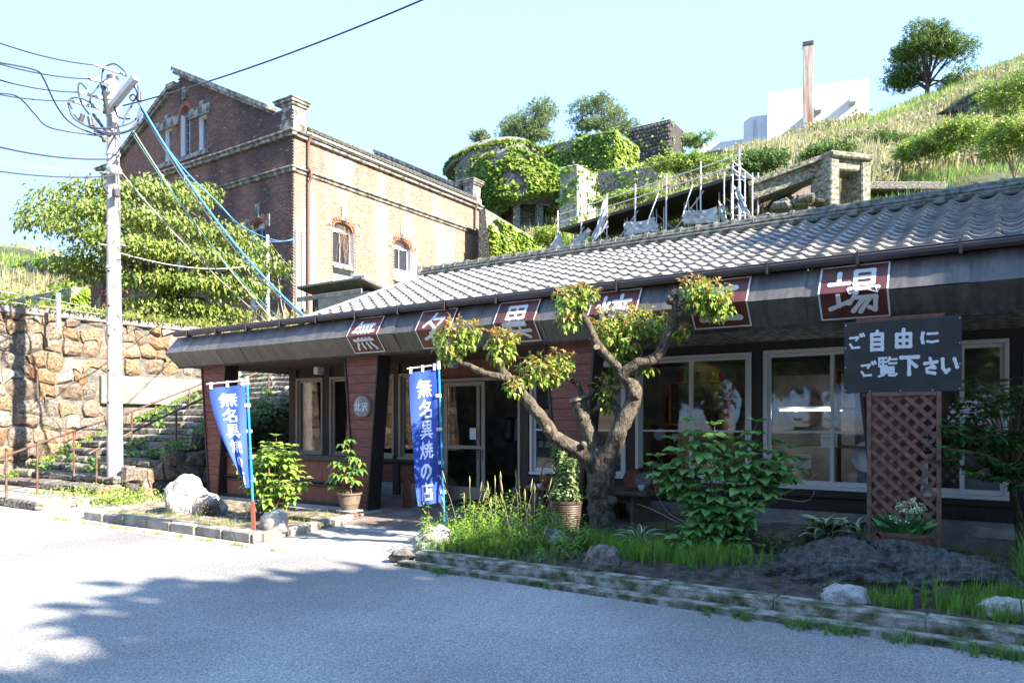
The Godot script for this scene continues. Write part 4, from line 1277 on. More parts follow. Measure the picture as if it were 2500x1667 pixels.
func ruins() -> void:
	var f := FastNoiseLite.new()
	f.seed = 12; f.frequency = 0.22; f.fractal_octaves = 3
	var lf := leaf(1.0, 0.95, 0.2, 0.1)
	# round tank
	var t := thing("ivy_tank", "round broken concrete tank half covered in bright ivy", "ruin", Vector3(-33.69, 20.76, -52.06))
	var yb := -4.0
	var prof := [Vector2(2.9, yb), Vector2(3.1, -2.1), Vector2(3.9, -1.3), Vector2(4.05, 0.4), Vector2(3.8, 1.8), Vector2(3.3, 3.2)]
	var rad := func(y: float, a: float) -> float:
		for i in prof.size() - 1:
			if y <= prof[i + 1].y: return lerpf(prof[i].x, prof[i + 1].x, (y - prof[i].y) / (prof[i + 1].y - prof[i].y)) * (1.0 + 0.035 * f.get_noise_2d(a * 9.0, y * 2.0))
		return 3.2
	var m := MB.new()
	m.sheet(40, 18, func(i, j):
		var a: float = TAU * i / 40
		var top: float = 2.5 + 1.1 * f.get_noise_2d(cos(a) * 9.0, sin(a) * 9.0) - 2.2 * maxf(0.0, cos(a - 0.45))
		var y: float = lerpf(-1.9, top, j / 18.0)
		var r: float = rad.call(y, a)
		return Vector3(cos(a) * r, y, -sin(a) * r), true)
	m.sheet(40, 3, func(i, j):
		var a: float = TAU * i / 40
		var r: float = [0.1, 2.0, 3.0, 3.05][j]
		return Vector3(cos(a) * r, [-1.7, -1.75, -1.8, -1.9][j], -sin(a) * r), true)
	put("tank_wall", m, M("tank_concrete", Color(0.34, 0.32, 0.29), 0.95, "patch", 0.35, "cloud", 0.9, "n_rough", 1.0), t)
	for a in [-2.9, -2.35, -1.85, -1.2, -0.6, 0.3, 1.2]:
		var p := MB.new()
		p.bbox(Vector3(cos(a) * 3.0, -3.6, -sin(a) * 3.0), Vector3(0.55, 3.6, 0.55), 0.04, Basis(Vector3.UP, a))
		put("pillar", p, M("concrete_old"), t)
	var core := MB.new()
	core.lathe(Vector3(0, 0, 0), [Vector2(1.6, -6.0), Vector2(1.7, -1.7)], 18)
	put("inner_core", core, M("concrete_old"), t)
	var xs := []; var cs := []
	for i in 15000:
		var a := J(PI, TAU * 1.05)
		var y := J(-2.2, 2.8)
		if f.get_noise_3d(cos(a) * 8.0 + 7.0, y * 1.9, sin(a) * 8.0) < -0.14 + 0.22 * smoothstep(0.3, 2.6, y): continue
		if y > 2.5 - 2.2 * maxf(0.0, cos(a - 0.45)): continue
		var r: float = rad.call(y, a)
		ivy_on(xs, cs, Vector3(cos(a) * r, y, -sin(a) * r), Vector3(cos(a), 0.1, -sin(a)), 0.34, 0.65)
	multi("ivy", lf, mats["leaf"], xs, cs, t)
	# its thin roof slab jutting to the left
	var sl := thing("ruin_roof_slab", "curved ruined roof slab with ivy along its rim left of the round tank", "ruin", Vector3(-37.13, 23.46, -52.16))
	m = MB.new()
	m.sheet(30, 6, func(i, j):
		var a: float = TAU * i / 30
		var r: float = [0.2, 3.6, 4.2, 4.3, 4.1, 3.4, 0.2][j]
		var y: float = [1.55, 1.2, 0.55, 0.2, 0.0, 0.1, 0.2][j]
		return Vector3(cos(a) * r * 1.05, y + 0.22 * cos(a) * r * 0.5, -sin(a) * r * 0.8), true)
	put("slab", m, M("concrete_old"), sl)
	m = MB.new()
	m.lathe(Vector3(0.2, -5.0, 0), [Vector2(3.3, 0.0), Vector2(3.4, 5.4)], 24)
	put("drum_wall", m, M("concrete_old"), sl)
	xs = []; cs = []
	for i in 3800:
		var a := J(0, TAU)
		var k := sqrt(rng.randf())
		if i % 3: k = J(0.86, 1.02)
		var r := 4.3 * k
		ivy_on(xs, cs, Vector3(cos(a) * r * 1.05, 1.5 - 1.15 * k * k + 0.22 * cos(a) * r * 0.5, -sin(a) * r * 0.8), Vector3(0, 1, 0), 0.32, 0.5)
	for i in 1500:
		var a := J(PI, TAU)
		var y := J(-5.0, 0.0)
		if f.get_noise_2d(a * 8.0, y * 2.0) < 0.05: continue
		ivy_on(xs, cs, Vector3(0.2 + cos(a) * 3.4, y, -sin(a) * 3.4), Vector3(cos(a), 0, -sin(a)), 0.32, 0.3)
	multi("ivy", lf, mats["leaf"], xs, cs, sl)
	# great block of wall with ivy
	ivy_block("ivy_wall", "massive square wall block smothered in ivy with a bright yellow green end", Vector3(-36.7, 25.6, -68.0), Vector3(9.4, 8.6, 5.6), 13000, 0.02, 0.95, "concrete_old")
	ivy_block("cobble_wall", "dark cobbled wall block with a grassy top behind the ivy wall", Vector3(-33.29, 32.03, -78.83), Vector3(5.2, 5.2, 4.0), 500, 0.75, 0.9, "rock_dark", true)
	ivy_block("low_wall", "low grey ruined wall running behind the scaffold platform", Vector3(-25.52, 26.87, -72), Vector3(5.0, 2.6, 1.2), 220, 0.7, 0.9, "rock_grey")
	ivy_block("ruined_pier", "broken concrete pier with a notched top above the scaffold", Vector3(-24.66, 20.14, -55.71), Vector3(3.4, 3.6, 1.2), 260, 0.45, 0.5, "concrete_old")
	ivy_block("ruined_wall", "sunlit broken concrete wall beside the round tank", Vector3(-27.54, 18.21, -50.17), Vector3(1.6, 5.2, 3.0), 420, 0.3, 0.6, "concrete_white")
	ivy_block("concrete_bank", "grey concrete bank wall below the ivy wall block", Vector3(-27.9, 20.88, -57.15), Vector3(3.2, 3.6, 2.0), 300, 0.5, 0.5, "concrete_old")
	# sloping wall hidden in bright ivy right of the brick hall
	var w := thing("ivy_bank", "sloping wall thick with sunlit ivy right of the brick hall", "wall")
	m = MB.new()
	var A := Vector3(-27.3, 14.9, -37.6); var B := Vector3(-26.4, 13.3, -46.5)
	m.quad(Vector3(-26.2, 6, -37.6), Vector3(-25.3, 6, -46.5), B, A)
	m.quad(A, B, B + Vector3(-0.5, 0, 0), A + Vector3(-0.5, 0, 0))
	m.quad(Vector3(-27.8, 6, -37.6), Vector3(-26.2, 6, -37.6), A, A + Vector3(-0.5, 0, 0))
	put("bank_wall", m, M("concrete_old"), w)
	xs = []; cs = []
	for i in 9500:
		var k := rng.randf(); var h := J(0.35, 0.97)
		if h > 0.86 and f.get_noise_2d(k * 14.0, h * 5.0) < 0.0: continue
		var lo := Vector3(-26.2, 6, -37.6).lerp(Vector3(-25.3, 6, -46.5), k)
		ivy_on(xs, cs, lo.lerp(A.lerp(B, k), h), Vector3(1, 0.15, 0), 0.34, 0.8)
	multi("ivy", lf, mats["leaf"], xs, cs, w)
	portal()
	scaffold()
	white_building()
	left_ruins()

func ivy_block(called: String, label: String, c: Vector3, s: Vector3, count: int, bare: float, lit: float, mat: String, cobble := false) -> void:
	var o := thing(called, label, "wall", c)
	var f := FastNoiseLite.new()
	f.seed = label.hash() % 999; f.frequency = 0.3; f.fractal_octaves = 3
	var m := MB.new()
	m.bbox(Vector3.ZERO, s, 0.08)
	m.bbox(Vector3(-s.x * 0.1, -s.y * 0.52, -s.z * 0.05), Vector3(s.x * 0.94, s.y * 0.6, s.z), 0.08)
	put("wall", m, M(mat), o)
	if cobble:
		var n := 0
		for r in 12:
			for k in 12:
				var b := MB.new()
				b.bbox(Vector3.ZERO, Vector3(0.40, 0.36, 0.2) * J(0.8, 1.1), 0.09, Basis(), 0.04, rng)
				put("cobble", b, M(["rock_dark", "rock_grey", "rock_brown"][rng.randi() % 3]), o, Vector3(-s.x * 0.5 + 0.25 + k * 0.425 + (0.2 if r % 2 else 0.0), -s.y * 0.5 + 0.25 + r * 0.415, s.z * 0.5))
				n += 1
	var xs := []; var cs := []
	for i in count:
		var pick := rng.randf()
		var p: Vector3; var n: Vector3
		if pick < 0.55:
			p = Vector3(J(-0.5, 0.5) * s.x, J(-0.5, 0.5) * s.y, s.z * 0.5); n = Vector3(0, 0, 1)
		elif pick < 0.85:
			p = Vector3(s.x * 0.5, J(-0.5, 0.5) * s.y, J(-0.5, 0.5) * s.z); n = Vector3(1, 0, 0)
		else:
			p = Vector3(J(-0.5, 0.5) * s.x, s.y * 0.5, J(-0.5, 0.5) * s.z); n = Vector3(0, 1, 0)
		if pick < 0.85 and f.get_noise_3dv(p * 1.6) * 1.5 + 0.5 - 0.25 * p.y / s.y < bare: continue
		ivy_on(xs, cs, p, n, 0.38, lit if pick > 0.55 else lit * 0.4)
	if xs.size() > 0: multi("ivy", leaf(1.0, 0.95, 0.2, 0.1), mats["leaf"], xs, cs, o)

func portal() -> void:
	var bs := Basis(Vector3.UP, deg_to_rad(52.0))
	var o := thing("concrete_portal", "ruined concrete frame with a chipped opening and a long beam", "ruin", Vector3(-6.2, 12.09, -35.59))
	o.basis = bs
	var m := MB.new()
	m.bbox(Vector3(-0.86, -0.3, 0), Vector3(0.5, 2.6, 1.3), 0.05, Basis(), 0.03, rng)
	put("pillar", m, M("concrete_old"), o)
	m = MB.new()
	m.bbox(Vector3(0.84, -0.3, 0), Vector3(0.5, 2.6, 1.3), 0.05, Basis(), 0.03, rng)
	put("pillar", m, M("concrete_old"), o)
	m = MB.new()
	m.bbox(Vector3(0, 0.76, 0), Vector3(1.3, 0.52, 1.1), 0.06, Basis(), 0.03, rng)
	m.bbox(Vector3(0.0, 1.08, 0), Vector3(2.3, 0.22, 1.6), 0.06, Basis(), 0.04, rng)
	put("lintel", m, M("concrete_old"), o)
	m = MB.new()
	m.box(Vector3(0, -0.3, -2.2), Vector3(2.2, 2.6, 0.3))
	put("rear_wall", m, M("rock_brown"), o)
	var b := thing("ruined_beam", "long sagging concrete beam over a dark hollow left of the portal", "ruin")
	m = MB.new()
	m.bar(Vector3(-9.88, 11.93, -34.56), Vector3(-7.02, 12.87, -35.52), 1.2, 0.62)
	m.bar(Vector3(-10.01, 12.31, -34.72), Vector3(-6.93, 13.22, -35.58), 2.0, 0.2)
	put("beam", m, M("concrete_old"), b)
	m = MB.new()
	m.quad(Vector3(-11.33, 11.16, -36.36), Vector3(-6.58, 11.8, -37.74), Vector3(-6.58, 13.45, -37.74), Vector3(-11.33, 12.67, -36.36))
	put("hollow_wall", m, M("rock_brown"), b)
	m = MB.new()
	m.bbox(Vector3(-4.87, 13.04, -41.3), Vector3(4.5, 0.4, 2.0), 0.05, Basis(Vector3.UP, 0.6))
	put("broken_slab", m, M("rock_grey"), b)
	m = MB.new()
	for i in 14: m.bbox(Vector3(-8.31, 11.02, -34.17) + Vector3(J(-2.5, 1.6), J(-0.6, 0.2), J(-0.8, 0.8)), Vector3(J(0.4, 1.0), J(0.2, 0.5), J(0.4, 0.9)), 0.08, Basis(Vector3.UP, J(0, 3)), 0.05, rng)
	put("rubble", m, M("rock_grey"), b)

func scaffold() -> void:
	var o := thing("scaffold", "steel tube scaffold with a dark board deck and torn grey sheets", "scaffold")
	var A := Vector3(-22.37, 13.04, -38.58); var B := Vector3(-9.9, 12.61, -33.34)
	var dir := (B - A).normalized()
	var back := Vector3(dir.z, 0, -dir.x)
	if back.dot(A) < 0.0: back = -back
	var n := 7
	var deck := MB.new()
	deck.bar(A + back * 1.6, B + back * 1.6, 3.4, 0.16)
	put("deck", deck, M("dark_wood"), o)
	var hw := MB.new()
	hw.quad(A + back * 3.6 + Vector3(0, -8, 0), B + back * 3.6 + Vector3(0, -8, 0), B + back * 3.6 + Vector3(0, 0.05, 0), A + back * 3.6 + Vector3(0, 0.05, 0))
	put("rear_wall", hw, M("rock_dark"), o)
	var d2 := MB.new()
	d2.bar(A + back * 0.5 + Vector3(0, -2.1, 0) + dir * 3.0, B + back * 0.5 + Vector3(0, -2.1, 0), 1.0, 0.06)
	put("lower_deck", d2, M("rust_metal"), o)
	for i in n:
		for r in [0.0, 1.0]:
			var p = A.lerp(B, float(i) / (n - 1)) + back * (r * 1.3 - 0.22)
			var m := MB.new()
			m.tube([p + Vector3(0, -6.5, 0), p + Vector3(0, 1.15 if r == 0.0 else 0.3, 0)], [0.042], 6)
			put("upright", m, M("steel"), o)
		if i < n - 1:
			var p := A.lerp(B, float(i) / (n - 1)); var q := A.lerp(B, float(i + 1) / (n - 1))
			for e in [[Vector3(0, -0.2, 0), Vector3(0, -2.0, 0), 1.3], [Vector3(0, -2.0, 0), Vector3(0, -0.2, 0), 0.0], [Vector3(0, -2.2, 0), Vector3(0, -4.2, 0), 0.0], [Vector3(0, 0.95, 0), Vector3(0, 0.95, 0), 0.0], [Vector3(0, 0.5, 0), Vector3(0, 0.5, 0), 0.0]]:
				if e[2] == 0.0 and e[0].y == -2.0 and i % 2: continue
				var m := MB.new()
				m.tube([p + e[0] + back * e[2], q + e[1] + back * e[2]], [0.03], 6)
				put("brace", m, M("steel"), o)
			for h in [0.28, 0.52]:
				var c := p.lerp(q, h) + back * 0.7
				var m := MB.new()
				m.tube([c + Vector3(0, -0.15, 0), c + Vector3(0, -2.0, 0)], [0.034], 6)
				put("frame_leg", m, M("steel"), o)
	# leaning poles
	for q in [[Vector3(-17.75, 13.25, -36.26), Vector3(-18.1, 11.73, -35.55), "rust_metal"], [Vector3(-14.54, 12.95, -34.81), Vector3(-14.85, 11.29, -34.12), "steel"], [Vector3(-12.4, 12.75, -33.84), Vector3(-12.66, 11.11, -33.18), "steel"]]:
		var m := MB.new()
		m.tube([q[0], q[1]], [0.035], 6)
		put("leaning_pole", m, M(q[2]), o)
	# taller tower at the right end
	var T := [Vector3(-10.71, 11.79, -33.28), Vector3(-10.09, 11.6, -32.98), Vector3(-9.64, 11.51, -32.92)]
	var tops := [Vector3(-10.71, 12.88, -33.28), Vector3(-10.26, 13.27, -33.1), Vector3(-9.66, 12.63, -32.91)]
	for k in 3:
		for e in [0.0, 0.5]:
			var m := MB.new()
			var t: Vector3 = tops[k]
			m.tube([Vector3(t.x, 7.5, t.z) + back * e, t + back * e], [0.033], 6)
			put("upright", m, M("steel"), o)
	for k in 6:
		var m := MB.new()
		var t: Vector3 = tops[1]
		m.tube([Vector3(t.x, 8.4 + k * 0.8, t.z), Vector3(t.x, 8.4 + k * 0.8, t.z) + back * 0.5 + dir * 0.35], [0.022], 6)
		put("ladder_rung", m, M("steel"), o)
	for q in [[Vector3(-10.28, 13.25, -33.09), Vector3(-9.16, 12.1, -32.64)], [Vector3(-10.24, 12.88, -33.11), Vector3(-9.61, 12.25, -32.82)], [Vector3(-10.09, 12.58, -32.98), Vector3(-9.61, 12.12, -32.82)]]:
		var m := MB.new()
		m.tube(q, [0.03], 6)
		put("rail", m, M("steel"), o)
	# torn grey sheets
	var f := FastNoiseLite.new()
	f.seed = 77; f.frequency = 0.4
	for q in [[Vector3(-16.36, 11.87, -35.03), Vector3(-14.74, 11.82, -34.91), Vector3(-14.43, 11.07, -34.88), Vector3(-16.36, 11.15, -35.03)], [Vector3(-12.79, 11.61, -33.81), Vector3(-10.93, 11.34, -33.26), Vector3(-10.88, 10.62, -33.29), Vector3(-12.74, 10.92, -33.84)], [Vector3(-18.1, 13.67, -36.27), Vector3(-17.91, 12.07, -36.16), Vector3(-18.69, 11.29, -35.87), Vector3(-18.84, 11.46, -36.01)], [Vector3(-9.96, 11.96, -32.58), Vector3(-9.76, 11.84, -32.48), Vector3(-9.14, 10.45, -32.17), Vector3(-9.56, 10.55, -32.13)], [Vector3(-22.24, 12.91, -38.31), Vector3(-22.18, 12.91, -38.35), Vector3(-21.86, 11.69, -38.32), Vector3(-22.88, 11.78, -38.11)], [Vector3(-19.44, 12.42, -36.94), Vector3(-19.23, 12.19, -36.96), Vector3(-19.95, 11.56, -36.96), Vector3(-20.96, 11.57, -37)], [Vector3(-10.72, 11.47, -32.8), Vector3(-10.44, 11.29, -32.74), Vector3(-10.31, 10.43, -32.83), Vector3(-10.6, 10.45, -32.87)]]:
		var m := MB.new()
		m.sheet(10, 10, func(i, j):
			var p: Vector3 = q[0].lerp(q[1], i / 10.0).lerp(q[3].lerp(q[2], i / 10.0), j / 10.0)
			return p + (back * -1.0) * (0.12 + 0.22 * f.get_noise_2d(i * 1.3 + p.x * 3.0, j * 0.6)) + Vector3(0, -0.12 * sin(PI * i / 10.0) * (1.0 - j / 10.0), 0))
		put("sheet", m, M("tarp"), o)

func white_building() -> void:
	var bs := Basis(Vector3.UP, deg_to_rad(13.0))
	var o := thing("white_building", "plain white concrete building on the hilltop with a blank front", "building", Vector3(-27.88, 56.36, -137.88))
	o.basis = bs
	var k := 130.0 / 1693.4
	var blk := func(x0: float, x1: float, y0: float, y1: float, z0: float, z1: float, mat: String, called: String) -> void:
		var m := MB.new()
		m.bbox(Vector3(((x0 + x1) * 0.5 - 1876) * k, -((y0 + y1) * 0.5 - 250) * k, (z0 + z1) * 0.5), Vector3((x1 - x0) * k, (y1 - y0) * k, z1 - z0), 0.05)
		put(called, m, M(mat), o)
	blk.call(1768, 1985, 196, 420, -14.0, 0.0, "white_wall", "main_block")
	blk.call(1712, 1768, 226, 420, -16.0, -4.0, "white_wall", "side_block")
	blk.call(1590, 1712, 268, 420, -16.0, -6.0, "white_wall", "low_block")
	blk.call(1873, 1897, 186, 197, -8.0, -5.0, "white_wall_b", "roof_tank")
	blk.call(1697, 1712, 292, 312, -6.0, -5.0, "slate", "vent_window")
	blk.call(1871, 1886, 246, 260, 0.0, 1.4, "white_wall_b", "window_hood")
	blk.call(1943, 1957, 238, 252, 0.0, 1.4, "white_wall_b", "window_hood")
	for q in [[1684, 228, 268, 0.06], [1728, 224, 230, 0.05], [1800, 188, 196, 0.05]]:
		var m := MB.new()
		m.tube([Vector3((q[0] - 1876) * k, -(q[2] - 250) * k, -8.0), Vector3((q[0] - 1876) * k, -(q[1] - 250) * k, -8.0)], [q[3]], 5)
		put("aerial", m, M("steel"), o)
	var lad := MB.new()
	for i in 22: lad.box(Vector3((1738 - 1876) * k, -(236 + i * 3.6 - 250) * k, -3.9), Vector3(0.5, 0.05, 0.05))
	lad.box(Vector3((1738 - 1876) * k - 0.27, -(275 - 250) * k, -3.9), Vector3(0.05, 6.2, 0.05)); lad.box(Vector3((1738 - 1876) * k + 0.27, -(275 - 250) * k, -3.9), Vector3(0.05, 6.2, 0.05))
	put("wall_ladder", lad, M("steel"), o)
	var c := thing("chimney", "tall square rust stained chimney in front of the white building", "chimney", Vector3(-28.26, 59.14, -132.81))
	c.basis = bs
	var m := MB.new()
	m.bbox(Vector3(0, -4.2, 0), Vector3(1.65, 20.5, 1.65), 0.05)
	put("shaft", m, M("rusty_concrete"), c)
	m = MB.new()
	m.bbox(Vector3(0, 6.45, 0), Vector3(1.8, 0.7, 1.8), 0.05)
	put("cap", m, M("slate"), c)
	m = MB.new()
	m.box(Vector3(0, 6.45, 0.905), Vector3(1.3, 0.36, 0.02))
	put("cap_opening", m, M("steel_dark"), c)

func left_ruins() -> void:
	ivy_block("terrace_wall", "long low terrace wall with an ivy top left of the brick hall", Vector3(-45.0, 6.6, -17.5), Vector3(18.0, 2.4, 1.0), 2200, 0.6, 0.8, "concrete_old")
	ivy_block("ruined_bay", "ruined concrete bay with green ledge on the left hillside", Vector3(-55.78, 11.07, -25.17), Vector3(5.0, 3.2, 3.0), 900, 0.5, 0.8, "concrete_old")
	ivy_block("ruined_pillar", "square ruined pillar and ledge above the left terrace wall", Vector3(-55.43, 9.67, -23), Vector3(4.5, 2.2, 2.5), 700, 0.45, 0.8, "concrete_white")
	for i in 3:
		ivy_block("ruined_post", ["ivy clad concrete post under the overhanging slab", "bare concrete post in the middle of the left ruins", "short concrete post nearest the brick hall"][i], Vector3(-56.08, 10.84, -26.18) + Vector3(i * 1.2, 0, 0.4 * i), Vector3(0.5, 2.4, 0.5), 60, 0.4, 0.8, "concrete_old")
	var s := thing("overhang_slab", "overhanging ruined slab with ivy above the left terrace", "ruin", Vector3(-55.69, 11.97, -26.44))
	var m := MB.new()
	m.bbox(Vector3.ZERO, Vector3(5.5, 0.5, 3.0), 0.08)
	put("slab", m, M("concrete_old"), s)
	var p := thing("white_post", "short white concrete post with fence wires at the wall top", "post", Vector3(-18.8, 3.9, -8.57))
	m = MB.new()
	m.bbox(Vector3(0, 0.33, 0), Vector3(0.085, 0.78, 0.085), 0.01)
	put("shaft", m, M("white_wall"), p)
	for q in [[Vector3(-18.71, 4.26, -7.31), Vector3(-18.8, 4.27, -8.57), Vector3(-19.36, 4.31, -9.89)], [Vector3(-18.71, 4.48, -7.31), Vector3(-18.8, 4.44, -8.57), Vector3(-19.36, 4.42, -9.89)]]:
		m = MB.new()
		m.tube(q, [0.006], 4)
		put("fence_wire", m, M("steel"), p, -p.position)
	var bp := thing("brick_pier", "square brown brick pier left of the utility pole", "pier", Vector3(-27.28, 5.61, -14.2))
	m = MB.new()
	m.box(Vector3(0, -0.4, 0), Vector3(0.9, 2.7, 0.9))
	put("core", m, M("brick_mortar"), bp)
	var xs := []; var cs := []
	var bm := MB.new()
	bm.box(Vector3.ZERO, Vector3(0.215, 0.06, 0.04))
	for r in 34:
		for k in 4:
			var off := (0.11 if r % 2 else 0.0)
			xs.append(Transform3D(Basis(), Vector3(-0.34 + k * 0.23 + off * 0.6, -1.7 + r * 0.078, 0.45)))
			cs.append(shade_mix(Color(0.26, 0.12, 0.08), Color(0.13, 0.08, 0.065), rng.randf()))
			xs.append(Transform3D(Basis(Vector3.UP, PI / 2), Vector3(0.45, -1.7 + r * 0.078, -0.34 + k * 0.23 + off * 0.6)))
			cs.append(shade_mix(Color(0.3, 0.14, 0.09), Color(0.15, 0.09, 0.07), rng.randf()))
	multi("bricks", bm, M("brick"), xs, cs, bp, true)
	m = MB.new()
	m.bbox(Vector3(0, 1.0, 0), Vector3(1.05, 0.12, 1.05), 0.02)
	put("cap", m, M("concrete"), bp)

func sprig() -> MB:
	# five leaves on a short shoot: the unit of far crowns
	var m := MB.new()
	for i in 6:
		var b := orient(Vector3(sin(i * 2.4), 0.25 + 0.1 * i, cos(i * 2.4)), 0.3 * i, 0.55)
		var l := leaf(1.0, 0.5, 0.25, 0.2)
		for k in l.v.size():
			m.v.append(b * l.v[k] + Vector3(0, 0.12 * i, 0)); m.n.append((b * l.n[k]).normalized()); m.c.append(Color.WHITE); m.uv.append(Vector2.ZERO)
	return m

func simple_tree(called: String, label: String, at: Vector3, h: float, r: Vector3, count: int, s: float, ca: Color, cb: Color, group := "", lean := 0.0) -> void:
	var t := thing(called, label, "tree", at, group)
	var m := MB.new()
	m.tube([Vector3(0, -0.5, 0), Vector3(lean * 0.3, h * 0.3, 0), Vector3(lean, h * 0.6, 0)], [h * 0.035, h * 0.028, h * 0.018], 8)
	var xs := []; var cs := []
	var lobes := 24
	for k in lobes:
		var a := TAU * k / lobes * 1.7
		var e := Vector3(cos(a) * r.x * J(0.35, 0.75), h * 0.62 + r.y * J(-0.6, 0.75), sin(a) * r.z * J(0.35, 0.75))
		if k == 0: e = Vector3(0, h * 0.62 + r.y * 0.7, 0)
		m.tube([Vector3(lean * 0.5, h * J(0.3, 0.5), 0), e * 0.6 + Vector3(lean * 0.3, h * 0.2, 0), e], [h * 0.014, h * 0.01, h * 0.004], 5)
		cluster(xs, cs, e, r * Vector3(0.34, 0.27, 0.34) * J(0.8, 1.2), count / lobes, s * 0.7, s * 1.3, ca, cb, 0.1, 0.15)
	put("trunk", m, M("bark"), t)
	multi("crown", sprig(), mats["leaf"], xs, cs, t)

func far_trees() -> void:
	var ca := Color(0.075, 0.12, 0.04); var cb := Color(0.16, 0.21, 0.08)
	simple_tree("hill_tree", "feathery tree on the ridge left of the ivy wall block", Vector3(-47.38, 32.33, -74.18), 5.2, Vector3(5.0, 3.6, 3.6), 4200, 0.34, ca, cb, "trees along the ridge")
	simple_tree("hill_tree", "feathery tree rising behind the ivy wall block", Vector3(-40.83, 34.73, -80.99), 4.8, Vector3(4.8, 3.2, 3.6), 3800, 0.34, ca, cb, "trees along the ridge")
	simple_tree("hill_tree", "small tree at the left foot of the ridge beside the roof slab", Vector3(-50.73, 32.14, -69.52), 2.8, Vector3(1.9, 1.5, 1.5), 900, 0.3, ca, cb, "trees along the ridge")
	simple_tree("hill_tree", "broad round tree on the skyline right of the white building", Vector3(-8.09, 38.88, -102.98), 9.4, Vector3(6.0, 4.6, 4.6), 6500, 0.4, Color(0.045, 0.10, 0.022), Color(0.12, 0.18, 0.04))
	# grass, bamboo scrub and low bushes over the slope
	var f := FastNoiseLite.new()
	f.seed = 31; f.frequency = 0.06; f.fractal_octaves = 3
	var tuft := MB.new()
	for i in 7:
		var a := i * 0.9
		var d := Vector3(cos(a), 0, sin(a))
		var p := Vector3(-d.z, 0, d.x) * 0.05
		var o := d * 0.12
		tuft.tri(o - p, o + p, o + d * (0.15 + 0.05 * (i % 3)) + Vector3(0, 1.0 - 0.12 * (i % 4), 0))
	var gx := []; var gc := []; var bx := []; var bc := []; var lx := []; var lc := []
	for i in 52000:
		var fx := J(0.0, 13.0)
		if fx > 2.2 and fx < 5.2 and i % 3: continue
		var fd := J(0.1, 7.2)
		var p := ground_at(fx, fd)
		var k := f.get_noise_2d(p.x, p.z)
		var dens := 1.0 if fd > 1.0 else 0.5
		if rng.randf() > dens: continue
		if (fx > 8.6 and k > -0.12 and fd < 6.0 and fd > 1.6 and rng.randf() < 0.75) or k > 0.33:
			# tall dull bamboo grass
			var s := J(1.0, 1.9)
			bx.append(Transform3D(Basis(Vector3.UP, J(0, TAU)).scaled(Vector3(s * 1.1, s, s * 1.1)), p + Vector3(0, -0.2, 0)))
			bc.append(shade_mix(Color(0.22, 0.21, 0.11), Color(0.34, 0.31, 0.19), rng.randf(), 0.2))
			if rng.randf() < 0.5:
				lx.append(Transform3D(orient(Vector3(J(-1, 1), J(0.3, 1.5), J(-1, 1)), J(0, 3), J(0.6, 1.1)), p + Vector3(0, s * 0.45, 0)))
				lc.append(shade_mix(Color(0.15, 0.17, 0.065), Color(0.27, 0.26, 0.13), rng.randf()))
		else:
			var s := J(0.45, 0.95)
			gx.append(Transform3D(Basis(Vector3.UP, J(0, TAU)).scaled(Vector3(s * 1.5, s, s * 1.5)), p + Vector3(0, -0.1, 0)))
			gc.append(shade_mix(Color(0.13, 0.20, 0.05), Color(0.30, 0.36, 0.12), clampf(rng.randf() + k, 0, 1), 0.2))
	tag(multi("hill_grass", tuft, mats["grass_blade"], gx, gc), "bright tall grass over the hillside", "", "", "stuff")
	tag(multi("bamboo_grass", tuft, mats["grass_blade"], bx, bc), "dull straw coloured bamboo grass on the right slope", "", "", "stuff")
	tag(multi("bamboo_foliage", sprig(), mats["leaf"], lx, lc), "thin leaves of the scrub on the right slope", "", "", "stuff")
	var labels := ["yellow green bush at the top right of the slope", "yellow green bush halfway down the right slope", "yellow green bush at the right edge above the shop roof", "low bright bush above the middle of the shop roof", "dark green shrub mound right of the scaffold tower", "leafy green shrubs along the top of the scaffold deck", "pale green scrub below the white building", "green bush on the hillside over the concrete portal", "rounded shrub on the slope under the skyline tree", "small fresh bush beside the left end of the scaffold", "low ivy like shrub between scaffold deck and ruined pier"]
	var spots := [Vector3(0.13, 19.91, -50.69), Vector3(-1.37, 16.26, -44.86), Vector3(0.27, 14.04, -39.93), Vector3(-3.79, 16.21, -45.64), Vector3(-10.85, 15.5, -40.9), Vector3(-14.94, 15.6, -39.35), Vector3(-29.38, 33.12, -81.46), Vector3(-9.73, 18.99, -51.29), Vector3(-7.37, 22.17, -61.3), Vector3(-23.71, 12.88, -39.49), Vector3(-19.7, 15.27, -42.18)]
	var sizes := [Vector3(2.0, 1.6, 1.6), Vector3(1.6, 1.1, 1.4), Vector3(1.5, 1.2, 1.3), Vector3(1.4, 0.9, 1.2), Vector3(1.7, 0.9, 1.3), Vector3(2.6, 0.7, 1.0), Vector3(2.2, 1.0, 1.5), Vector3(1.6, 0.9, 1.2), Vector3(1.9, 1.1, 1.4), Vector3(0.9, 0.8, 0.9), Vector3(2.6, 0.5, 0.9)]
	for i in spots.size():
		var b := thing("bush", labels[i], "bush", spots[i], "bushes on the hillside")
		var xs := []; var cs := []
		var y0 := Color(0.10, 0.18, 0.03); var y1 := Color(0.24, 0.30, 0.05)
		if i in [4, 7, 8]: y0 = Color(0.04, 0.09, 0.02); y1 = Color(0.11, 0.18, 0.04)
		for q in 5: cluster(xs, cs, Vector3(J(-0.6, 0.6), J(-0.3, 0.5), J(-0.5, 0.5)) * sizes[i], sizes[i] * 0.6, 130, 0.2, 0.45, y0, y1, 0.1)
		multi("foliage", sprig(), mats["leaf"], xs, cs, b)
		var st := MB.new()
		for q in 5: st.tube([Vector3(0, -sizes[i].y * 1.4, 0), Vector3(J(-0.5, 0.5), J(0.0, 0.5), J(-0.5, 0.5)) * sizes[i]], [0.03, 0.012], 5)
		put("stems", st, M("twig"), b)
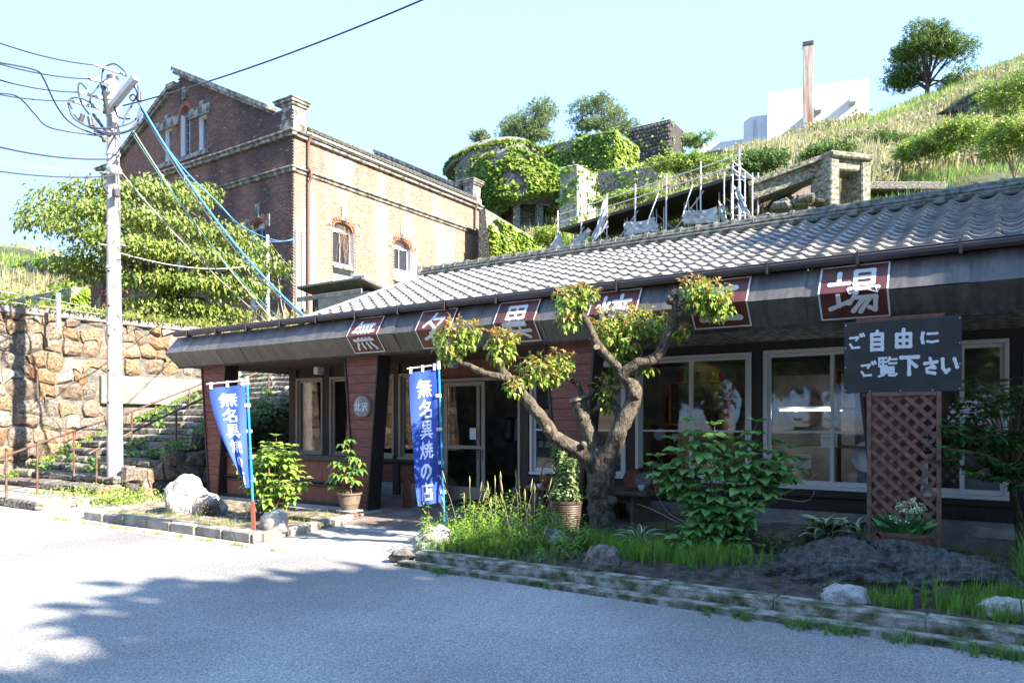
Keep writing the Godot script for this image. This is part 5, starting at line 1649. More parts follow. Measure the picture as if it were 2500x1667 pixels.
	# dark bank with a grassy rim at the top right corner
	var w := thing("rock_bank", "dark earth bank with a grassy rim at the top right of the hill", "bank", Vector3(2.1, 27.41, -73.69))
	var m := rock(Vector3(6.5, 1.9, 3.5), 44, 0.25, 40, 16, 1.6, 0.9)
	put("bank", m, M("bank_earth", Color(0.20, 0.18, 0.13), 1.0, "patch", 0.4, "speck", 0.9, "n_rough", 1.5), w)
	var xs := []; var cs := []
	for i in 4200:
		var a := J(0, TAU); var r := sqrt(rng.randf())
		xs.append(Transform3D(Basis(Vector3.UP, J(0, TAU)).scaled(Vector3.ONE * J(0.4, 0.9)), Vector3(cos(a) * r * 6.4, 1.95 - r * r * 1.5 + J(-0.35, 0.2), sin(a) * r * 3.3)))
		cs.append(shade_mix(Color(0.06, 0.12, 0.03), Color(0.15, 0.22, 0.05), rng.randf()))
	multi("grass", tuft, mats["grass_blade"], xs, cs, w)

# ---------------------------------------------------------------- annex, tree, pole, wires
func annex() -> void:
	var o := thing("white_shed", "small white shed with a dark lean-to roof against the brick hall", "shed", Vector3(-20.9, 0, -19.6))
	var m := MB.new()
	m.box(Vector3(0, 4.9, -0.9), Vector3(2.7, 2.9, 1.8))
	put("wall", m, M("white_wall_b"), o)
	m = MB.new()
	m.bbox(Vector3(-1.52, 4.9, -0.6), Vector3(0.34, 2.9, 1.2), 0.01)
	put("dark_side", m, M("dark_wood"), o)
	m = MB.new()
	m.bbox(Vector3(-0.05, 6.46, -0.6), Vector3(3.5, 0.09, 2.6), 0.01, Basis(Vector3.RIGHT, -0.18))
	put("roof", m, M("slate"), o)
	m = MB.new()
	m.bbox(Vector3(-0.05, 6.22, 0.66), Vector3(3.5, 0.18, 0.05), 0.01)
	put("fascia_board", m, M("concrete"), o)
	m = MB.new()
	m.tube([Vector3(-1.9, 5.9, 0.3), Vector3(-1.5, 5.55, 0.5), Vector3(-1.1, 5.75, 0.15)], [0.05], 8)
	put("vent_hose", m, M("steel_dark"), o)
	var v := thing("roof_conduits", "group of thin metal conduits rising above the white shed", "pipes", Vector3(-21.3, 6.3, -20.6))
	for i in 4:
		m = MB.new()
		m.tube([Vector3(i * 0.14, 0, 0), Vector3(i * 0.14, 1.1 - 0.12 * i, 0)], [0.028], 6)
		put("conduit", m, M("steel"), v)
	m = MB.new()
	m.tube([Vector3(-0.05, 0.95, 0), Vector3(0.6, 0.9, 0)], [0.06], 6)
	put("connector_box", m, M("steel"), v)
	var a := thing("wall_antenna", "grey bar aerial pointing right above the white shed", "aerial", Vector3(-21.52, 6.97, -20.48))
	m = MB.new()
	m.tube([Vector3.ZERO, Vector3(-21.19, 7.29, -21.3) - Vector3(-21.52, 6.97, -20.48)], [0.045], 6)
	put("boom", m, M("steel"), a)
	for i in 3:
		m = MB.new()
		var p := (Vector3(-21.19, 7.29, -21.3) - Vector3(-21.52, 6.97, -20.48)) * (0.45 + 0.22 * i)
		m.tube([p, p + Vector3(0, -0.16, 0)], [0.015], 5)
		put("element", m, M("steel"), a)
	# slim grey pole with a small lamp head
	var s := thing("slim_pole", "slim pale steel pole with a small lamp head before the gable", "pole", Vector3(-22.55, 4.85, -17.5))
	m = MB.new()
	m.tube([Vector3(0, -0.6, 0), Vector3(-0.04, 3.55, 0)], [0.07, 0.055], 10)
	put("shaft", m, M("insulator"), s)
	m = MB.new()
	m.bbox(Vector3(-0.1, 3.2, 0.05), Vector3(0.3, 0.12, 0.16), 0.03)
	m.bbox(Vector3(0.02, 3.05, 0.05), Vector3(0.12, 0.16, 0.14), 0.03)
	put("lamp_head", m, M("insulator"), s)
	m = MB.new()
	m.tube([Vector3(-0.11, -0.6, 0.02), Vector3(-0.12, 2.2, 0.02)], [0.018], 6)
	put("cable_pipe", m, M("steel_dark"), s)
	m = MB.new()
	m.bbox(Vector3(0.02, 1.1, 0.08), Vector3(0.14, 0.2, 0.1), 0.02)
	put("junction_box", m, M("insulator"), s)

func cherry_tree() -> void:
	var base := Vector3(-22.38, 4.53, -13.64)
	base.y = 4.1
	var t := thing("cherry_tree", "spreading fresh green cherry tree in flat layers above the stone wall", "tree", base)
	var pads := [Vector3(-24.92, 8.75, -11.57), Vector3(-23.66, 8.91, -11.82), Vector3(-24.73, 8.17, -11.1), Vector3(-24.47, 7.78, -10.79), Vector3(-22.79, 8.01, -11.19), Vector3(-22.95, 7.36, -11.08), Vector3(-23.07, 8.91, -12.45), Vector3(-23.1, 9.23, -13.4), Vector3(-22.46, 8.86, -14.07), Vector3(-22.11, 7.99, -12.13), Vector3(-21.72, 7.84, -12.88), Vector3(-21.58, 7.75, -13.81), Vector3(-21.39, 7.86, -14.78), Vector3(-21.14, 7.46, -15.43), Vector3(-20.83, 6.92, -15.88), Vector3(-20.86, 6.75, -14.9), Vector3(-20.78, 6.81, -13.75), Vector3(-21.25, 6.85, -12.95), Vector3(-21.5, 6.84, -12.06), Vector3(-22.09, 7.1, -11.66), Vector3(-22.98, 6.76, -11.67), Vector3(-24.05, 6.54, -11.55), Vector3(-23.75, 6.3, -11.99), Vector3(-21.88, 6.03, -12.41), Vector3(-21.27, 5.95, -13.18), Vector3(-21.03, 6.07, -14.06), Vector3(-21.04, 5.94, -15.02), Vector3(-20.96, 6.15, -15.55), Vector3(-22.14, 5.31, -12.84), Vector3(-21.7, 5.25, -13.74), Vector3(-21.33, 5.19, -14.58), Vector3(-22.56, 4.8, -12.8), Vector3(-21.74, 4.81, -14.07), Vector3(-25.04, 8.58, -13.9), Vector3(-23.92, 7.67, -14.65), Vector3(-25.29, 8.74, -13.13), Vector3(-22.92, 6.77, -15.32), Vector3(-22.84, 9.47, -14.78)]
	var m := MB.new()
	m.tube([Vector3(0, -0.2, 0), Vector3(-0.05, 0.7, 0.05), Vector3(-0.1, 1.4, 0)], [0.24, 0.2, 0.18], 10, true, 0.06, rng)
	put("trunk", m, M("bark"), t)
	var xs := []; var cs := []
	var lm := MB.new()
	var f := Vector3(-0.1, 1.3, 0)
	for k in pads.size():
		var e: Vector3 = pads[k] - base
		var mid := f.lerp(e, 0.5) + Vector3(J(-0.3, 0.3), 0.25, J(-0.3, 0.3))
		lm.tube([f, f.lerp(mid, 0.5) + Vector3(0, 0.1, 0), mid, mid.lerp(e, 0.6), e], [0.085, 0.065, 0.045, 0.025, 0.01], 6)
		for q in 4:
			var g := e + Vector3(J(-0.8, 0.8), J(-0.15, 0.2), J(-0.8, 0.8))
			lm.tube([mid.lerp(e, 0.75), mid.lerp(g, 0.9), g], [0.018, 0.012, 0.004], 4)
		var r := Vector3(J(0.75, 1.1), J(0.11, 0.18), J(0.75, 1.1))
		for i in 430:
			var a := J(0, TAU); var d := sqrt(rng.randf())
			var p := e + Vector3(cos(a) * d * r.x, rng.randfn() * r.y - d * d * 0.16, sin(a) * d * r.z)
			var out := Vector3(cos(a), 0, sin(a))
			xs.append(Transform3D(orient(out * 0.6 + JV(0.5) + Vector3(0, -0.55, 0), J(-0.5, 0.5), J(0.13, 0.21)), p))
			cs.append(shade_mix(Color(0.075, 0.13, 0.022), Color(0.21, 0.25, 0.05), rng.randf(), 0.2))
	put("limbs", lm, M("bark"), t)
	multi("leaves", leaf(1.0, 0.48, 0.25, 0.25), mats["leaf"], xs, cs, t)
	# undergrowth at its foot
	xs = []; cs = []
	for i in 2600:
		var p := Vector3(J(-4.2, 2.6), J(0.0, 0.25) + absf(rng.randfn()) * 0.28, J(-1.5, 2.2))
		var w := base + p
		if w.x > -20.0: continue
		xs.append(Transform3D(orient(JV(1.0) + Vector3(0, 0.3, 0), J(-1, 1), J(0.08, 0.2)), w))
		cs.append(shade_mix(Color(0.08, 0.13, 0.03), Color(0.24, 0.27, 0.07), rng.randf()))
	tag(multi("terrace_undergrowth", leaf(1.0, 0.5), mats["leaf"], xs, cs), "scrubby undergrowth along the terrace below the cherry tree", "", "", "stuff")

func sag(a: Vector3, b: Vector3, s: float, n := 14) -> Array:
	var p := []
	for i in n + 1:
		var t := float(i) / n
		p.append(a.lerp(b, t) + Vector3(0, -4.0 * s * t * (1.0 - t), 0))
	return p

func smooth(pts: Array, n := 6) -> Array:
	var out := []
	for i in pts.size() - 1:
		var p0 = pts[maxi(i - 1, 0)]; var p1 = pts[i]; var p2 = pts[i + 1]; var p3 = pts[mini(i + 2, pts.size() - 1)]
		for k in n:
			out.append(p1.cubic_interpolate(p2, p0, p3, float(k) / n))
	out.append(pts[pts.size() - 1])
	return out

func wire(label: String, pts: Array, r: float, mat: String) -> void:
	var m := MB.new()
	m.tube(pts, [r], 6)
	var o := put("cable", m, M(mat))
	tag(o, label, "cable", "overhead cables at the utility pole")

func utility_pole() -> void:
	var o := thing("utility_pole", "pale concrete utility pole with coiled cables before the stone steps", "utility pole", Vector3(-15.04, 0, -7.94))
	var m := MB.new()
	var top := Vector3(-15.11, 8.53, -7.92) - Vector3(-15.04, 0, -7.94)
	m.tube([Vector3(0, -0.2, 0), Vector3(0, 0.02, 0) + top * 0.5, top], [0.155, 0.135, 0.108], 20)
	put("shaft", m, M("pole_concrete"), o)
	m = MB.new()
	m.tube([top - Vector3(0, 0.03, 0), top + Vector3(0, 0.05, 0)], [0.116, 0.112], 20)
	put("cap", m, M("steel_dark"), o)
	for q in [[0.45, 0.125], [0.78, 0.13], [1.1, 0.13], [1.18, 0.13], [1.6, 0.135], [1.9, 0.135], [2.3, 0.137], [3.1, 0.14], [4.0, 0.145], [5.2, 0.15]]:
		m = MB.new()
		var c = top * (1.0 - q[0] / 8.9)
		m.tube([c - Vector3(0, 0.03, 0), c + Vector3(0, 0.03, 0)], [q[1]], 16)
		put("steel_band", m, M("steel"), o)
	m = MB.new()
	for i in 14:
		var y := 1.2 + i * 0.45
		var sd := 1.0 if i % 2 else -1.0
		m.tube([Vector3(sd * 0.12, y, 0.06), Vector3(sd * 0.19, y, 0.09)], [0.012], 5)
	put("step_bolts", m, M("steel"), o)
	for y in [1.95, 2.6, 3.3, 3.9, 4.6]:
		m = MB.new()
		m.tube([Vector3(0.02, y, 0.13), Vector3(0.03, y, 0.165)], [0.018], 8)
		put("bolt_hole", m, M("rust_metal"), o)
	# slanting steel arm
	var w := Vector3(-15.04, 0, -7.94)
	m = MB.new()
	m.bar(Vector3(-14.96, 7.82, -7.78) - w, Vector3(-14.03, 8.23, -7.8) - w, 0.11, 0.11)
	put("cross_arm", m, M("steel"), o)
	m = MB.new()
	m.bar(Vector3(-15.46, 8.45, -8.05) - w, Vector3(-15.04, 7.76, -7.72) - w, 0.06, 0.06)
	m.bar(Vector3(-15.33, 7.77, -7.65) - w, Vector3(-14.85, 7.25, -7.73) - w, 0.05, 0.05)
	put("bracket", m, M("steel_dark"), o)
	# strain insulators on the four lines
	for q in [[Vector3(-14.5, 8.39, -7.24), Vector3(-14.18, 8.28, -7.7)], [Vector3(-14.78, 8.21, -7.3), Vector3(-14.88, 8.33, -7.83)], [Vector3(-14.96, 7.96, -7.18), Vector3(-14.97, 8, -7.65)], [Vector3(-14.96, 7.74, -7.06), Vector3(-15.13, 7.85, -7.67)]]:
		m = MB.new()
		var a: Vector3 = q[0] - w; var b: Vector3 = q[1] - w
		var pts := []; var rs := []
		for i in 13:
			pts.append(a.lerp(b, i / 12.0)); rs.append(0.042 if i % 2 else 0.026)
		m.tube(pts, rs, 8)
		put("insulator", m, M("insulator"), o)
	for q in [[Vector3(-14.66, 8.13, -7.5), Vector3(-14.79, 7.65, -7.65)], [Vector3(-14.99, 7.52, -7.4), Vector3(-14.92, 7.14, -7.69)]]:
		m = MB.new()
		var pts := []; var rs := []
		for i in 15:
			pts.append(q[0].lerp(q[1], i / 14.0) - w); rs.append(0.062 if i % 3 == 1 else 0.04)
		m.tube(pts, rs, 8)
		put("cutout_switch", m, M("steel_dark"), o)
	# loops of cable round the pole head
	for q in [
		[Vector3(-14.48, 8.04, -7.38), Vector3(-14.45, 8.34, -7.4), Vector3(-14.28, 8.45, -7.51), Vector3(-14.12, 8.32, -7.62), Vector3(-14.08, 8.21, -7.65)],
		[Vector3(-14.71, 7.96, -7.22), Vector3(-14.71, 8.04, -7.1), Vector3(-14.75, 7.91, -7.08), Vector3(-14.79, 7.67, -7.17), Vector3(-14.88, 7.56, -7.35)],
		[Vector3(-14.73, 7.67, -7.33), Vector3(-14.66, 7.79, -7.26), Vector3(-14.64, 8.05, -7.39), Vector3(-14.7, 8.31, -7.59)],
		[Vector3(-14.74, 7.5, -6.96), Vector3(-14.78, 7.68, -6.94), Vector3(-14.71, 7.75, -7.1), Vector3(-14.71, 7.71, -7.35)],
		[Vector3(-14.91, 7.66, -6.97), Vector3(-14.82, 7.37, -7.03), Vector3(-14.64, 7.23, -7.27), Vector3(-14.36, 7.27, -7.58), Vector3(-14.24, 7.49, -7.9), Vector3(-14.24, 7.84, -8.02), Vector3(-14.3, 8.22, -7.99)],
		[Vector3(-14.92, 7.48, -7.08), Vector3(-14.71, 7.25, -7.22), Vector3(-14.43, 7.16, -7.53), Vector3(-14.21, 7.27, -7.8), Vector3(-14.13, 7.61, -7.98)],
		[Vector3(-14.71, 7.2, -7.35), Vector3(-14.43, 7.12, -7.53), Vector3(-14.25, 7.24, -7.78), Vector3(-14.13, 7.45, -7.97)],
		[Vector3(-14.35, 7.33, -7.71), Vector3(-14.38, 7.62, -7.81), Vector3(-14.37, 7.84, -7.93)],
		[Vector3(-14.78, 7.84, -7.78), Vector3(-14.73, 7.66, -7.82), Vector3(-14.62, 7.6, -7.89), Vector3(-14.51, 7.6, -7.96)],
		[Vector3(-14.17, 8.13, -7.83), Vector3(-14.2, 8.01, -7.93), Vector3(-14.37, 7.91, -7.94), Vector3(-14.42, 7.99, -7.9), Vector3(-14.35, 8.03, -7.95), Vector3(-14.27, 7.84, -8)],
		[Vector3(-14.88, 6.63, -7.83), Vector3(-14.84, 6.5, -7.62), Vector3(-14.88, 6.28, -7.6), Vector3(-14.87, 6.1, -7.72)]]:
		m = MB.new()
		var pts := []
		for p in q: pts.append(p - w)
		m.tube(smooth(pts), [0.018], 6)
		put("cable_loop", m, M("cable_dark"), o)
	for q in [[Vector3(-14.78, 7.48, -7.18), Vector3(-14.82, 7.31, -7.15)], [Vector3(-14.88, 7.51, -7.35), Vector3(-14.85, 7.33, -7.37)], [Vector3(-14.28, 8.1, -8), Vector3(-14.27, 7.91, -8)]]:
		m = MB.new()
		m.tube([q[0] - w, q[1] - w], [0.045], 8)
		put("cable_joint", m, M("steel_dark"), o)
	m = MB.new()
	m.bbox(Vector3(-14.8, 6.13, -7.83) - w, Vector3(0.13, 0.15, 0.12), 0.015)
	put("black_box", m, M("steel_dark"), o)
	m = MB.new()
	m.bbox(Vector3(-14.83, 6.59, -7.81) - w, Vector3(0.2, 0.16, 0.2), 0.03)
	put("terminal_box", m, M("insulator"), o)
	for q in [[Vector3(-14.91, 5.15, -7.93), Vector3(-14.78, 5.11, -8.02)], [Vector3(-15.23, 5.15, -7.72), Vector3(-15.03, 5.11, -7.86)], [Vector3(-14.98, 3.74, -7.88), Vector3(-14.82, 3.71, -7.99)]]:
		m = MB.new()
		m.tube([q[0] - w, q[1] - w], [0.016], 6)
		put("step_peg", m, M("steel"), o)
	m = MB.new()
	m.tube([Vector3(0.115, 0.1, 0.09), Vector3(0.115, 1.5, 0.085), Vector3(0.1, 3.4, 0.08)], [0.014], 6)
	put("earth_wire_cover", m, M("white_wall"), o)
	# overhead lines
	wire("uppermost dark line running left off the utility pole arm", sag(Vector3(-13.5, 7.68, -4.91), Vector3(-14.49, 8.38, -7.25), 0.08), 0.014, "cable_dark")
	wire("second dark line from the top left of the utility pole", sag(Vector3(-13.73, 7.42, -4.99), Vector3(-14.77, 8.21, -7.31), 0.08), 0.014, "cable_dark")
	wire("third dark line from the top left of the utility pole", sag(Vector3(-13.96, 7.26, -5.08), Vector3(-14.94, 7.95, -7.19), 0.08), 0.014, "cable_dark")
	wire("fourth dark line from the top left of the utility pole", sag(Vector3(-13.96, 6.98, -5.08), Vector3(-14.94, 7.74, -7.07), 0.06), 0.013, "cable_dark")
	wire("branch cable curving down from the second line left of the pole", smooth([Vector3(-13.84, 7.51, -5.4), Vector3(-14.01, 7.67, -6.01), Vector3(-14.11, 7.61, -6.19), Vector3(-14.46, 7.37, -6.55), Vector3(-14.78, 7.25, -6.94), Vector3(-14.74, 7.16, -7.32), Vector3(-14.67, 7.21, -7.62)]), 0.016, "cable_dark")
	wire("branch cable drooping lowest from the fourth line left of the pole", smooth([Vector3(-13.84, 7, -5.4), Vector3(-14.04, 7.12, -5.75), Vector3(-14.45, 7.07, -6.19), Vector3(-14.61, 6.98, -6.45), Vector3(-14.85, 7.08, -6.89), Vector3(-14.71, 7.14, -7.47)]), 0.014, "cable_dark")
	wire("thick dark line level with the dormer left of the pole", sag(Vector3(-13.73, 6.07, -4.99), Vector3(-14.83, 6.8, -7.75), 0.1), 0.017, "cable_dark")
	wire("hair thin grey line below the thick dark line", sag(Vector3(-13.85, 5.85, -5.04), Vector3(-14.83, 6.53, -7.75), 0.05), 0.005, "cable_pale")
	wire("lowest dark line left of the pole just above the cherry tree", sag(Vector3(-13.85, 5.68, -5.04), Vector3(-14.83, 6.46, -7.75), 0.08), 0.014, "cable_dark")
	wire("dark blue line rising from the pole across the gable into the sky", sag(Vector3(-14.64, 7.86, -7.88), Vector3(-6.84, 7.62, -8.06), 0.12, 24), 0.014, "cable_dark")
	wire("thick bright blue cable slanting from the pole to the shop roof", sag(Vector3(-14.25, 7.85, -8.01), Vector3(-10.74, 3.49, -9.17), 0.35, 24), 0.022, "cable_blue")
	wire("second blue cable twisted beside the thick bright blue one", sag(Vector3(-14.25, 7.79, -8.01), Vector3(-10.72, 3.47, -9.12), 0.42, 24), 0.014, "cable_dark")
	wire("dark blue cable slanting right along the gable courses", smooth([Vector3(-14.2, 7.62, -8.05), Vector3(-13.37, 6.52, -8.37), Vector3(-12.98, 5.9, -8.87), Vector3(-13.32, 5.64, -9.72), Vector3(-18.05, 6.94, -14.38), Vector3(-23.87, 8.96, -20.1)]), 0.014, "cable_blue")
	wire("pale thin cable from the pole to the left of the shop roof", sag(Vector3(-14.37, 7.34, -7.93), Vector3(-11.65, 3.41, -9.28), 0.2, 20), 0.010, "cable_pale")
	wire("dark green cable from the pole to the left of the shop roof", sag(Vector3(-14.41, 7.32, -7.91), Vector3(-11.46, 3.42, -9.29), 0.26, 20), 0.010, "cable_green")
	wire("thin grey cable starting at the white terminal box", sag(Vector3(-14.69, 6.58, -7.84), Vector3(-11.86, 3.44, -9.26), 0.15, 20), 0.008, "cable_pale")
	wire("thin dark cable starting at the black box on the pole", sag(Vector3(-14.69, 6.49, -7.84), Vector3(-11.29, 3.43, -9.28), 0.22, 20), 0.008, "cable_dark")
	wire("white telephone line drooping right from the middle of the pole", sag(Vector3(-14.77, 4.94, -7.91), Vector3(-21.69, 7.21, -16.75), 0.3, 20), 0.012, "white_wall")
	wire("pale service wire from the slim pole to the corner of the brick hall", sag(Vector3(-22.44, 8.16, -17.45), Vector3(-27.06, 8.39, -22.78), 0.2), 0.014, "cable_pale")
	wire("blue service wire between slim pole and brick corner", sag(Vector3(-22.6, 8.18, -17.46), Vector3(-27.42, 10.27, -23.14), 0.15), 0.016, "cable_blue")
	wire("thin cable looping down from the slim pole to the shop roof", sag(Vector3(-21.33, 6.56, -16.99), Vector3(-11.5, 3.46, -9.38), 0.3), 0.009, "cable_pale")

# ---------------------------------------------------------------- lettering
const GLYPH := {
	"mu": "28,8 14,30;22,18 90,18;6,41 96,41;12,64 92,64;31,18 31,64;47,18 47,64;63,18 63,64;79,18 79,64;22,76 12,95;40,76 42,93;60,76 66,93;78,76 92,95",
	"na": "44,4 32,24 12,44;36,20 80,20 60,50 34,70 12,78;36,36 54,48;40,60 40,95;40,60 84,60 84,95;40,93 84,93",
	"i": "24,8 24,44;24,8 78,8 78,44;24,26 78,26;24,44 78,44;51,8 51,44;36,46 36,76;66,46 66,76;16,58 86,58;6,76 96,76;36,80 14,95;64,80 88,95",
	"yaki": "8,30 14,46;36,24 28,42;22,8 22,48 18,66 6,92;22,54 36,80;48,22 94,22;68,5 68,40;40,42 98,42;56,30 56,58;82,30 82,58;44,58 98,58;60,60 56,78 40,94;78,60 78,88 96,90 98,78",
	"kou": "14,16 86,16;50,16 50,84;6,86 96,86",
	"ba": "4,34 42,34;22,8 22,78;4,84 42,70;54,6 54,38;54,6 88,6 88,38;54,22 88,22;54,38 88,38;44,49 98,49;60,50 42,74;56,62 94,62 90,92 80,86;72,63 48,92;84,63 62,94",
	"no": "54,24 48,56 30,82 14,68 18,40 40,20 66,20 86,40 84,66 60,92",
	"mise": "50,4 50,16;14,18 92,18;20,18 18,60 6,94;54,28 54,56;54,42 84,42;34,58 34,92;34,58 84,58 84,92;34,90 84,90",
	"kita": "36,10 36,74;10,32 36,32;6,80 38,64;62,8 62,82 92,84 94,70;90,26 62,44",
	"sawa": "12,14 24,24;6,40 20,48;8,92 26,64;42,12 84,12 84,40;42,12 42,50 30,92;42,40 84,40;58,42 70,70 96,92",
	"go": "10,26 60,22 48,40;10,66 24,90 66,88;74,6 80,18;90,2 96,14",
	"ji": "52,2 46,14;22,16 22,94;22,16 80,16 80,94;22,42 80,42;22,67 80,67;22,93 80,93",
	"yu": "50,2 50,92;16,26 16,92;16,26 84,26 84,92;16,59 84,59;16,92 84,92",
	"ni": "18,12 13,50 18,90;46,22 90,22;44,80 66,86 92,80",
	"ran": "12,6 12,46;12,6 46,6;12,26 46,26;12,46 46,46;30,8 30,44;62,4 54,22;60,14 94,14;60,34 92,34;22,54 22,82;22,54 80,54 80,82;22,63 80,63;22,72 80,72;22,81 80,81;40,84 32,92 10,98;60,84 60,94 84,96 94,88",
	"shita": "8,12 92,12;48,12 48,97;54,34 82,58",
	"sa": "12,34 88,26;46,6 58,42 76,60 44,58;26,64 28,84 74,92",
	"ii": "14,10 16,64 32,90 46,74;74,12 88,62"}

func strokes(key: String) -> Array:
	var out := []
	for s in GLYPH[key].split(";"):
		var p := []
		for q in s.split(" "):
			var n: PackedStringArray = q.split(",")
			p.append(Vector2(n[0].to_float(), n[1].to_float()) / 100.0)
		out.append(p)
	return out

# flat brush strokes laid on any surface; map: (Vector2 0..1 with y down, lift) -> Vector3
func glyph(m: MB, key: String, hw: float, map: Callable, sub := 3) -> void:
	var k := 0
	for s in strokes(key):
		for i in s.size() - 1:
			var a: Vector2 = s[i]; var b: Vector2 = s[i + 1]
			var n := (b - a).orthogonal().normalized()
			var lift := 0.0022 + 0.00012 * (k % 14)
			k += 1
			for q in sub:
				var p := a.lerp(b, float(q) / sub); var r := a.lerp(b, float(q + 1) / sub)
				var w0 := hw * (1.0 - 0.18 * sin(PI * q / sub)); var w1 := hw * (1.0 - 0.18 * sin(PI * (q + 1) / sub))
				m.quad(map.call(p + n * w0, lift), map.call(r + n * w1, lift), map.call(r - n * w1, lift), map.call(p - n * w0, lift))
		for c in s:
			var lift := 0.0022 + 0.00012 * (k % 14)
			k += 1
			for q in 8:
				var e := Vector2.from_angle(TAU * q / 8.0) * hw * 1.03; var g := Vector2.from_angle(TAU * (q + 1) / 8.0) * hw * 1.03
				m.tri(map.call(c, lift), map.call(c + g, lift), map.call(c + e, lift))

func signs() -> void:
	var kinds := ["mu", "na", "i", "yaki", "kou", "ba"]
	var say := ["first red fascia panel from the left, with the white character 無", "red fascia panel with the white character 名 behind the flag pole", "red fascia panel with the white character 異 over the doorway", "red fascia panel with the white character 焼 behind the pruned tree", "red fascia panel mostly hidden by the pruned tree, its character 工", "last and clearest red fascia panel, with the white character 場"]
	for i in 6:
		var u: float = [-8.51, -7.045, -5.61, -4.125, -2.775, -1.345][i]
		var s := thing("fascia_sign", say[i], "sign", Vector3.ZERO, "character panels along the fascia")
		var w := 0.34
		var t0 := 0.035; var t1 := 0.93
		var tf: float = FP[0].distance_to(FP[1]) / (FP[0].distance_to(FP[1]) + FP[1].distance_to(FP[2]))
		var m := MB.new()
		for q in [[t0, tf], [tf, t1]]:
			m.quad(fascia_pt(u - w, q[1], 0.024), fascia_pt(u + w, q[1], 0.024), fascia_pt(u + w, q[0], 0.024), fascia_pt(u - w, q[0], 0.024))
			for e in [-1.0, 1.0]: m.quad(fascia_pt(u + e * w, q[1], 0.024), fascia_pt(u + e * w, q[1], 0.0), fascia_pt(u + e * w, q[0], 0.0), fascia_pt(u + e * w, q[0], 0.024))
		put("panel", m, M("sign_red"), s)
		m = MB.new()
		var k := 0.018
		for q in [[t0, tf], [tf, t1]]:
			for e in [-1.0, 1.0]:
				var a: float = u + e * w - (k if e > 0 else 0.0)
				m.quad(fascia_pt(a, q[1], 0.027), fascia_pt(a + k, q[1], 0.027), fascia_pt(a + k, q[0], 0.027), fascia_pt(a, q[0], 0.027))
		for q in [[t0, t0 + 0.025], [t1 - 0.025, t1]]:
			m.quad(fascia_pt(u - w, q[1], 0.0275), fascia_pt(u + w, q[1], 0.0275), fascia_pt(u + w, q[0], 0.0275), fascia_pt(u - w, q[0], 0.0275))
		put("border", m, M("paint_white"), s)
		m = MB.new()
		glyph(m, kinds[i], 0.052 if i != 4 else 0.07, func(p: Vector2, l: float): return fascia_pt(u + (p.x - 0.5) * 0.50, lerpf(0.12, 0.86, p.y), 0.026 + l))
		put("character", m, M("paint_white"), s)
	# black board
	var b := thing("black_signboard", "black board with white handwritten lettering hung under the eave", "signboard", Vector3(-0.89, 2.245, -8.33))
	var m := MB.new()
	m.bbox(Vector3(0, 0, -0.012), Vector3(1.05, 0.73, 0.024), 0.003)
	put("board", m, M("board_black"), b)
	m = MB.new()
	# rows measured from the board's own layout: centre x, centre y, width, height
	for q in [["go", -0.405, 0.165, 0.15, 0.16], ["ji", -0.215, 0.160, 0.17, 0.20], ["yu", 0.027, 0.170, 0.18, 0.19], ["ni", 0.250, 0.168, 0.165, 0.13], ["go", -0.295, -0.125, 0.15, 0.16], ["ran", -0.120, -0.105, 0.19, 0.20], ["shita", 0.080, -0.095, 0.18, 0.20], ["sa", 0.265, -0.115, 0.14, 0.17], ["ii", 0.425, -0.115, 0.165, 0.165]]:
		glyph(m, q[0], 0.10 if q[0] in ["ji", "yu"] else (0.062 if q[0] == "ran" else (0.082 if q[0] == "go" else 0.105)), func(p: Vector2, l: float): return Vector3(q[1] + (p.x - 0.5) * q[3], q[2] + (0.5 - p.y) * q[4], l))
	put("lettering", m, M("paint_white"), b)
	for q in [[-0.51, 0.34], [0.51, 0.34], [-0.51, -0.34], [0.51, -0.34], [0.51, 0.1], [0.51, -0.1], [-0.51, 0.1], [-0.51, -0.1], [0.0, -0.35], [-0.28, -0.35], [0.28, -0.35]]:
		m = MB.new()
		m.tube([Vector3(q[0], q[1], 0.0), Vector3(q[0], q[1], 0.004)], [0.006], 8)
		put("screw", m, M("steel"), b)
	m = MB.new()
	m.bbox(Vector3(-0.02, 0.385, -0.10), Vector3(0.8, 0.05, 0.05), 0.004)
	m.bbox(Vector3(-0.05, -0.38, -0.04), Vector3(0.6, 0.05, 0.04), 0.004)
	put("batten", m, M("red_panel"), b)
	# round plaque on the second column
	var r := thing("round_plaque", "grey round plaque with the white characters 北沢 on the second column", "plaque", Vector3(-8.86, 1.82, -8.74))
	m = MB.new()
	var pts := []
	for i in 28: pts.append(Vector2(cos(TAU * i / 28.0), maxf(sin(TAU * i / 28.0), -0.9)) * 0.185)
	for i in 28:
		var a: Vector2 = pts[i]; var c: Vector2 = pts[(i + 1) % 28]
		m.tri(Vector3(0, 0, 0.02), Vector3(a.x * 0.94, a.y * 0.94, 0.02), Vector3(c.x * 0.94, c.y * 0.94, 0.02))
		m.quad(Vector3(a.x, a.y, 0.008), Vector3(c.x, c.y, 0.008), Vector3(c.x * 0.94, c.y * 0.94, 0.02), Vector3(a.x * 0.94, a.y * 0.94, 0.02))
		m.quad(Vector3(a.x, a.y, -0.03), Vector3(c.x, c.y, -0.03), Vector3(c.x, c.y, 0.008), Vector3(a.x, a.y, 0.008))
	put("disc", m, M("concrete"), r)
	m = MB.new()
	glyph(m, "kita", 0.05, func(p: Vector2, l: float): return Vector3(-0.155 + p.x * 0.15, 0.075 - p.y * 0.16, 0.02 + l))
	glyph(m, "sawa", 0.05, func(p: Vector2, l: float): return Vector3(0.01 + p.x * 0.15, 0.075 - p.y * 0.16, 0.02 + l))
	put("lettering", m, M("paint_white"), r)
	flags()

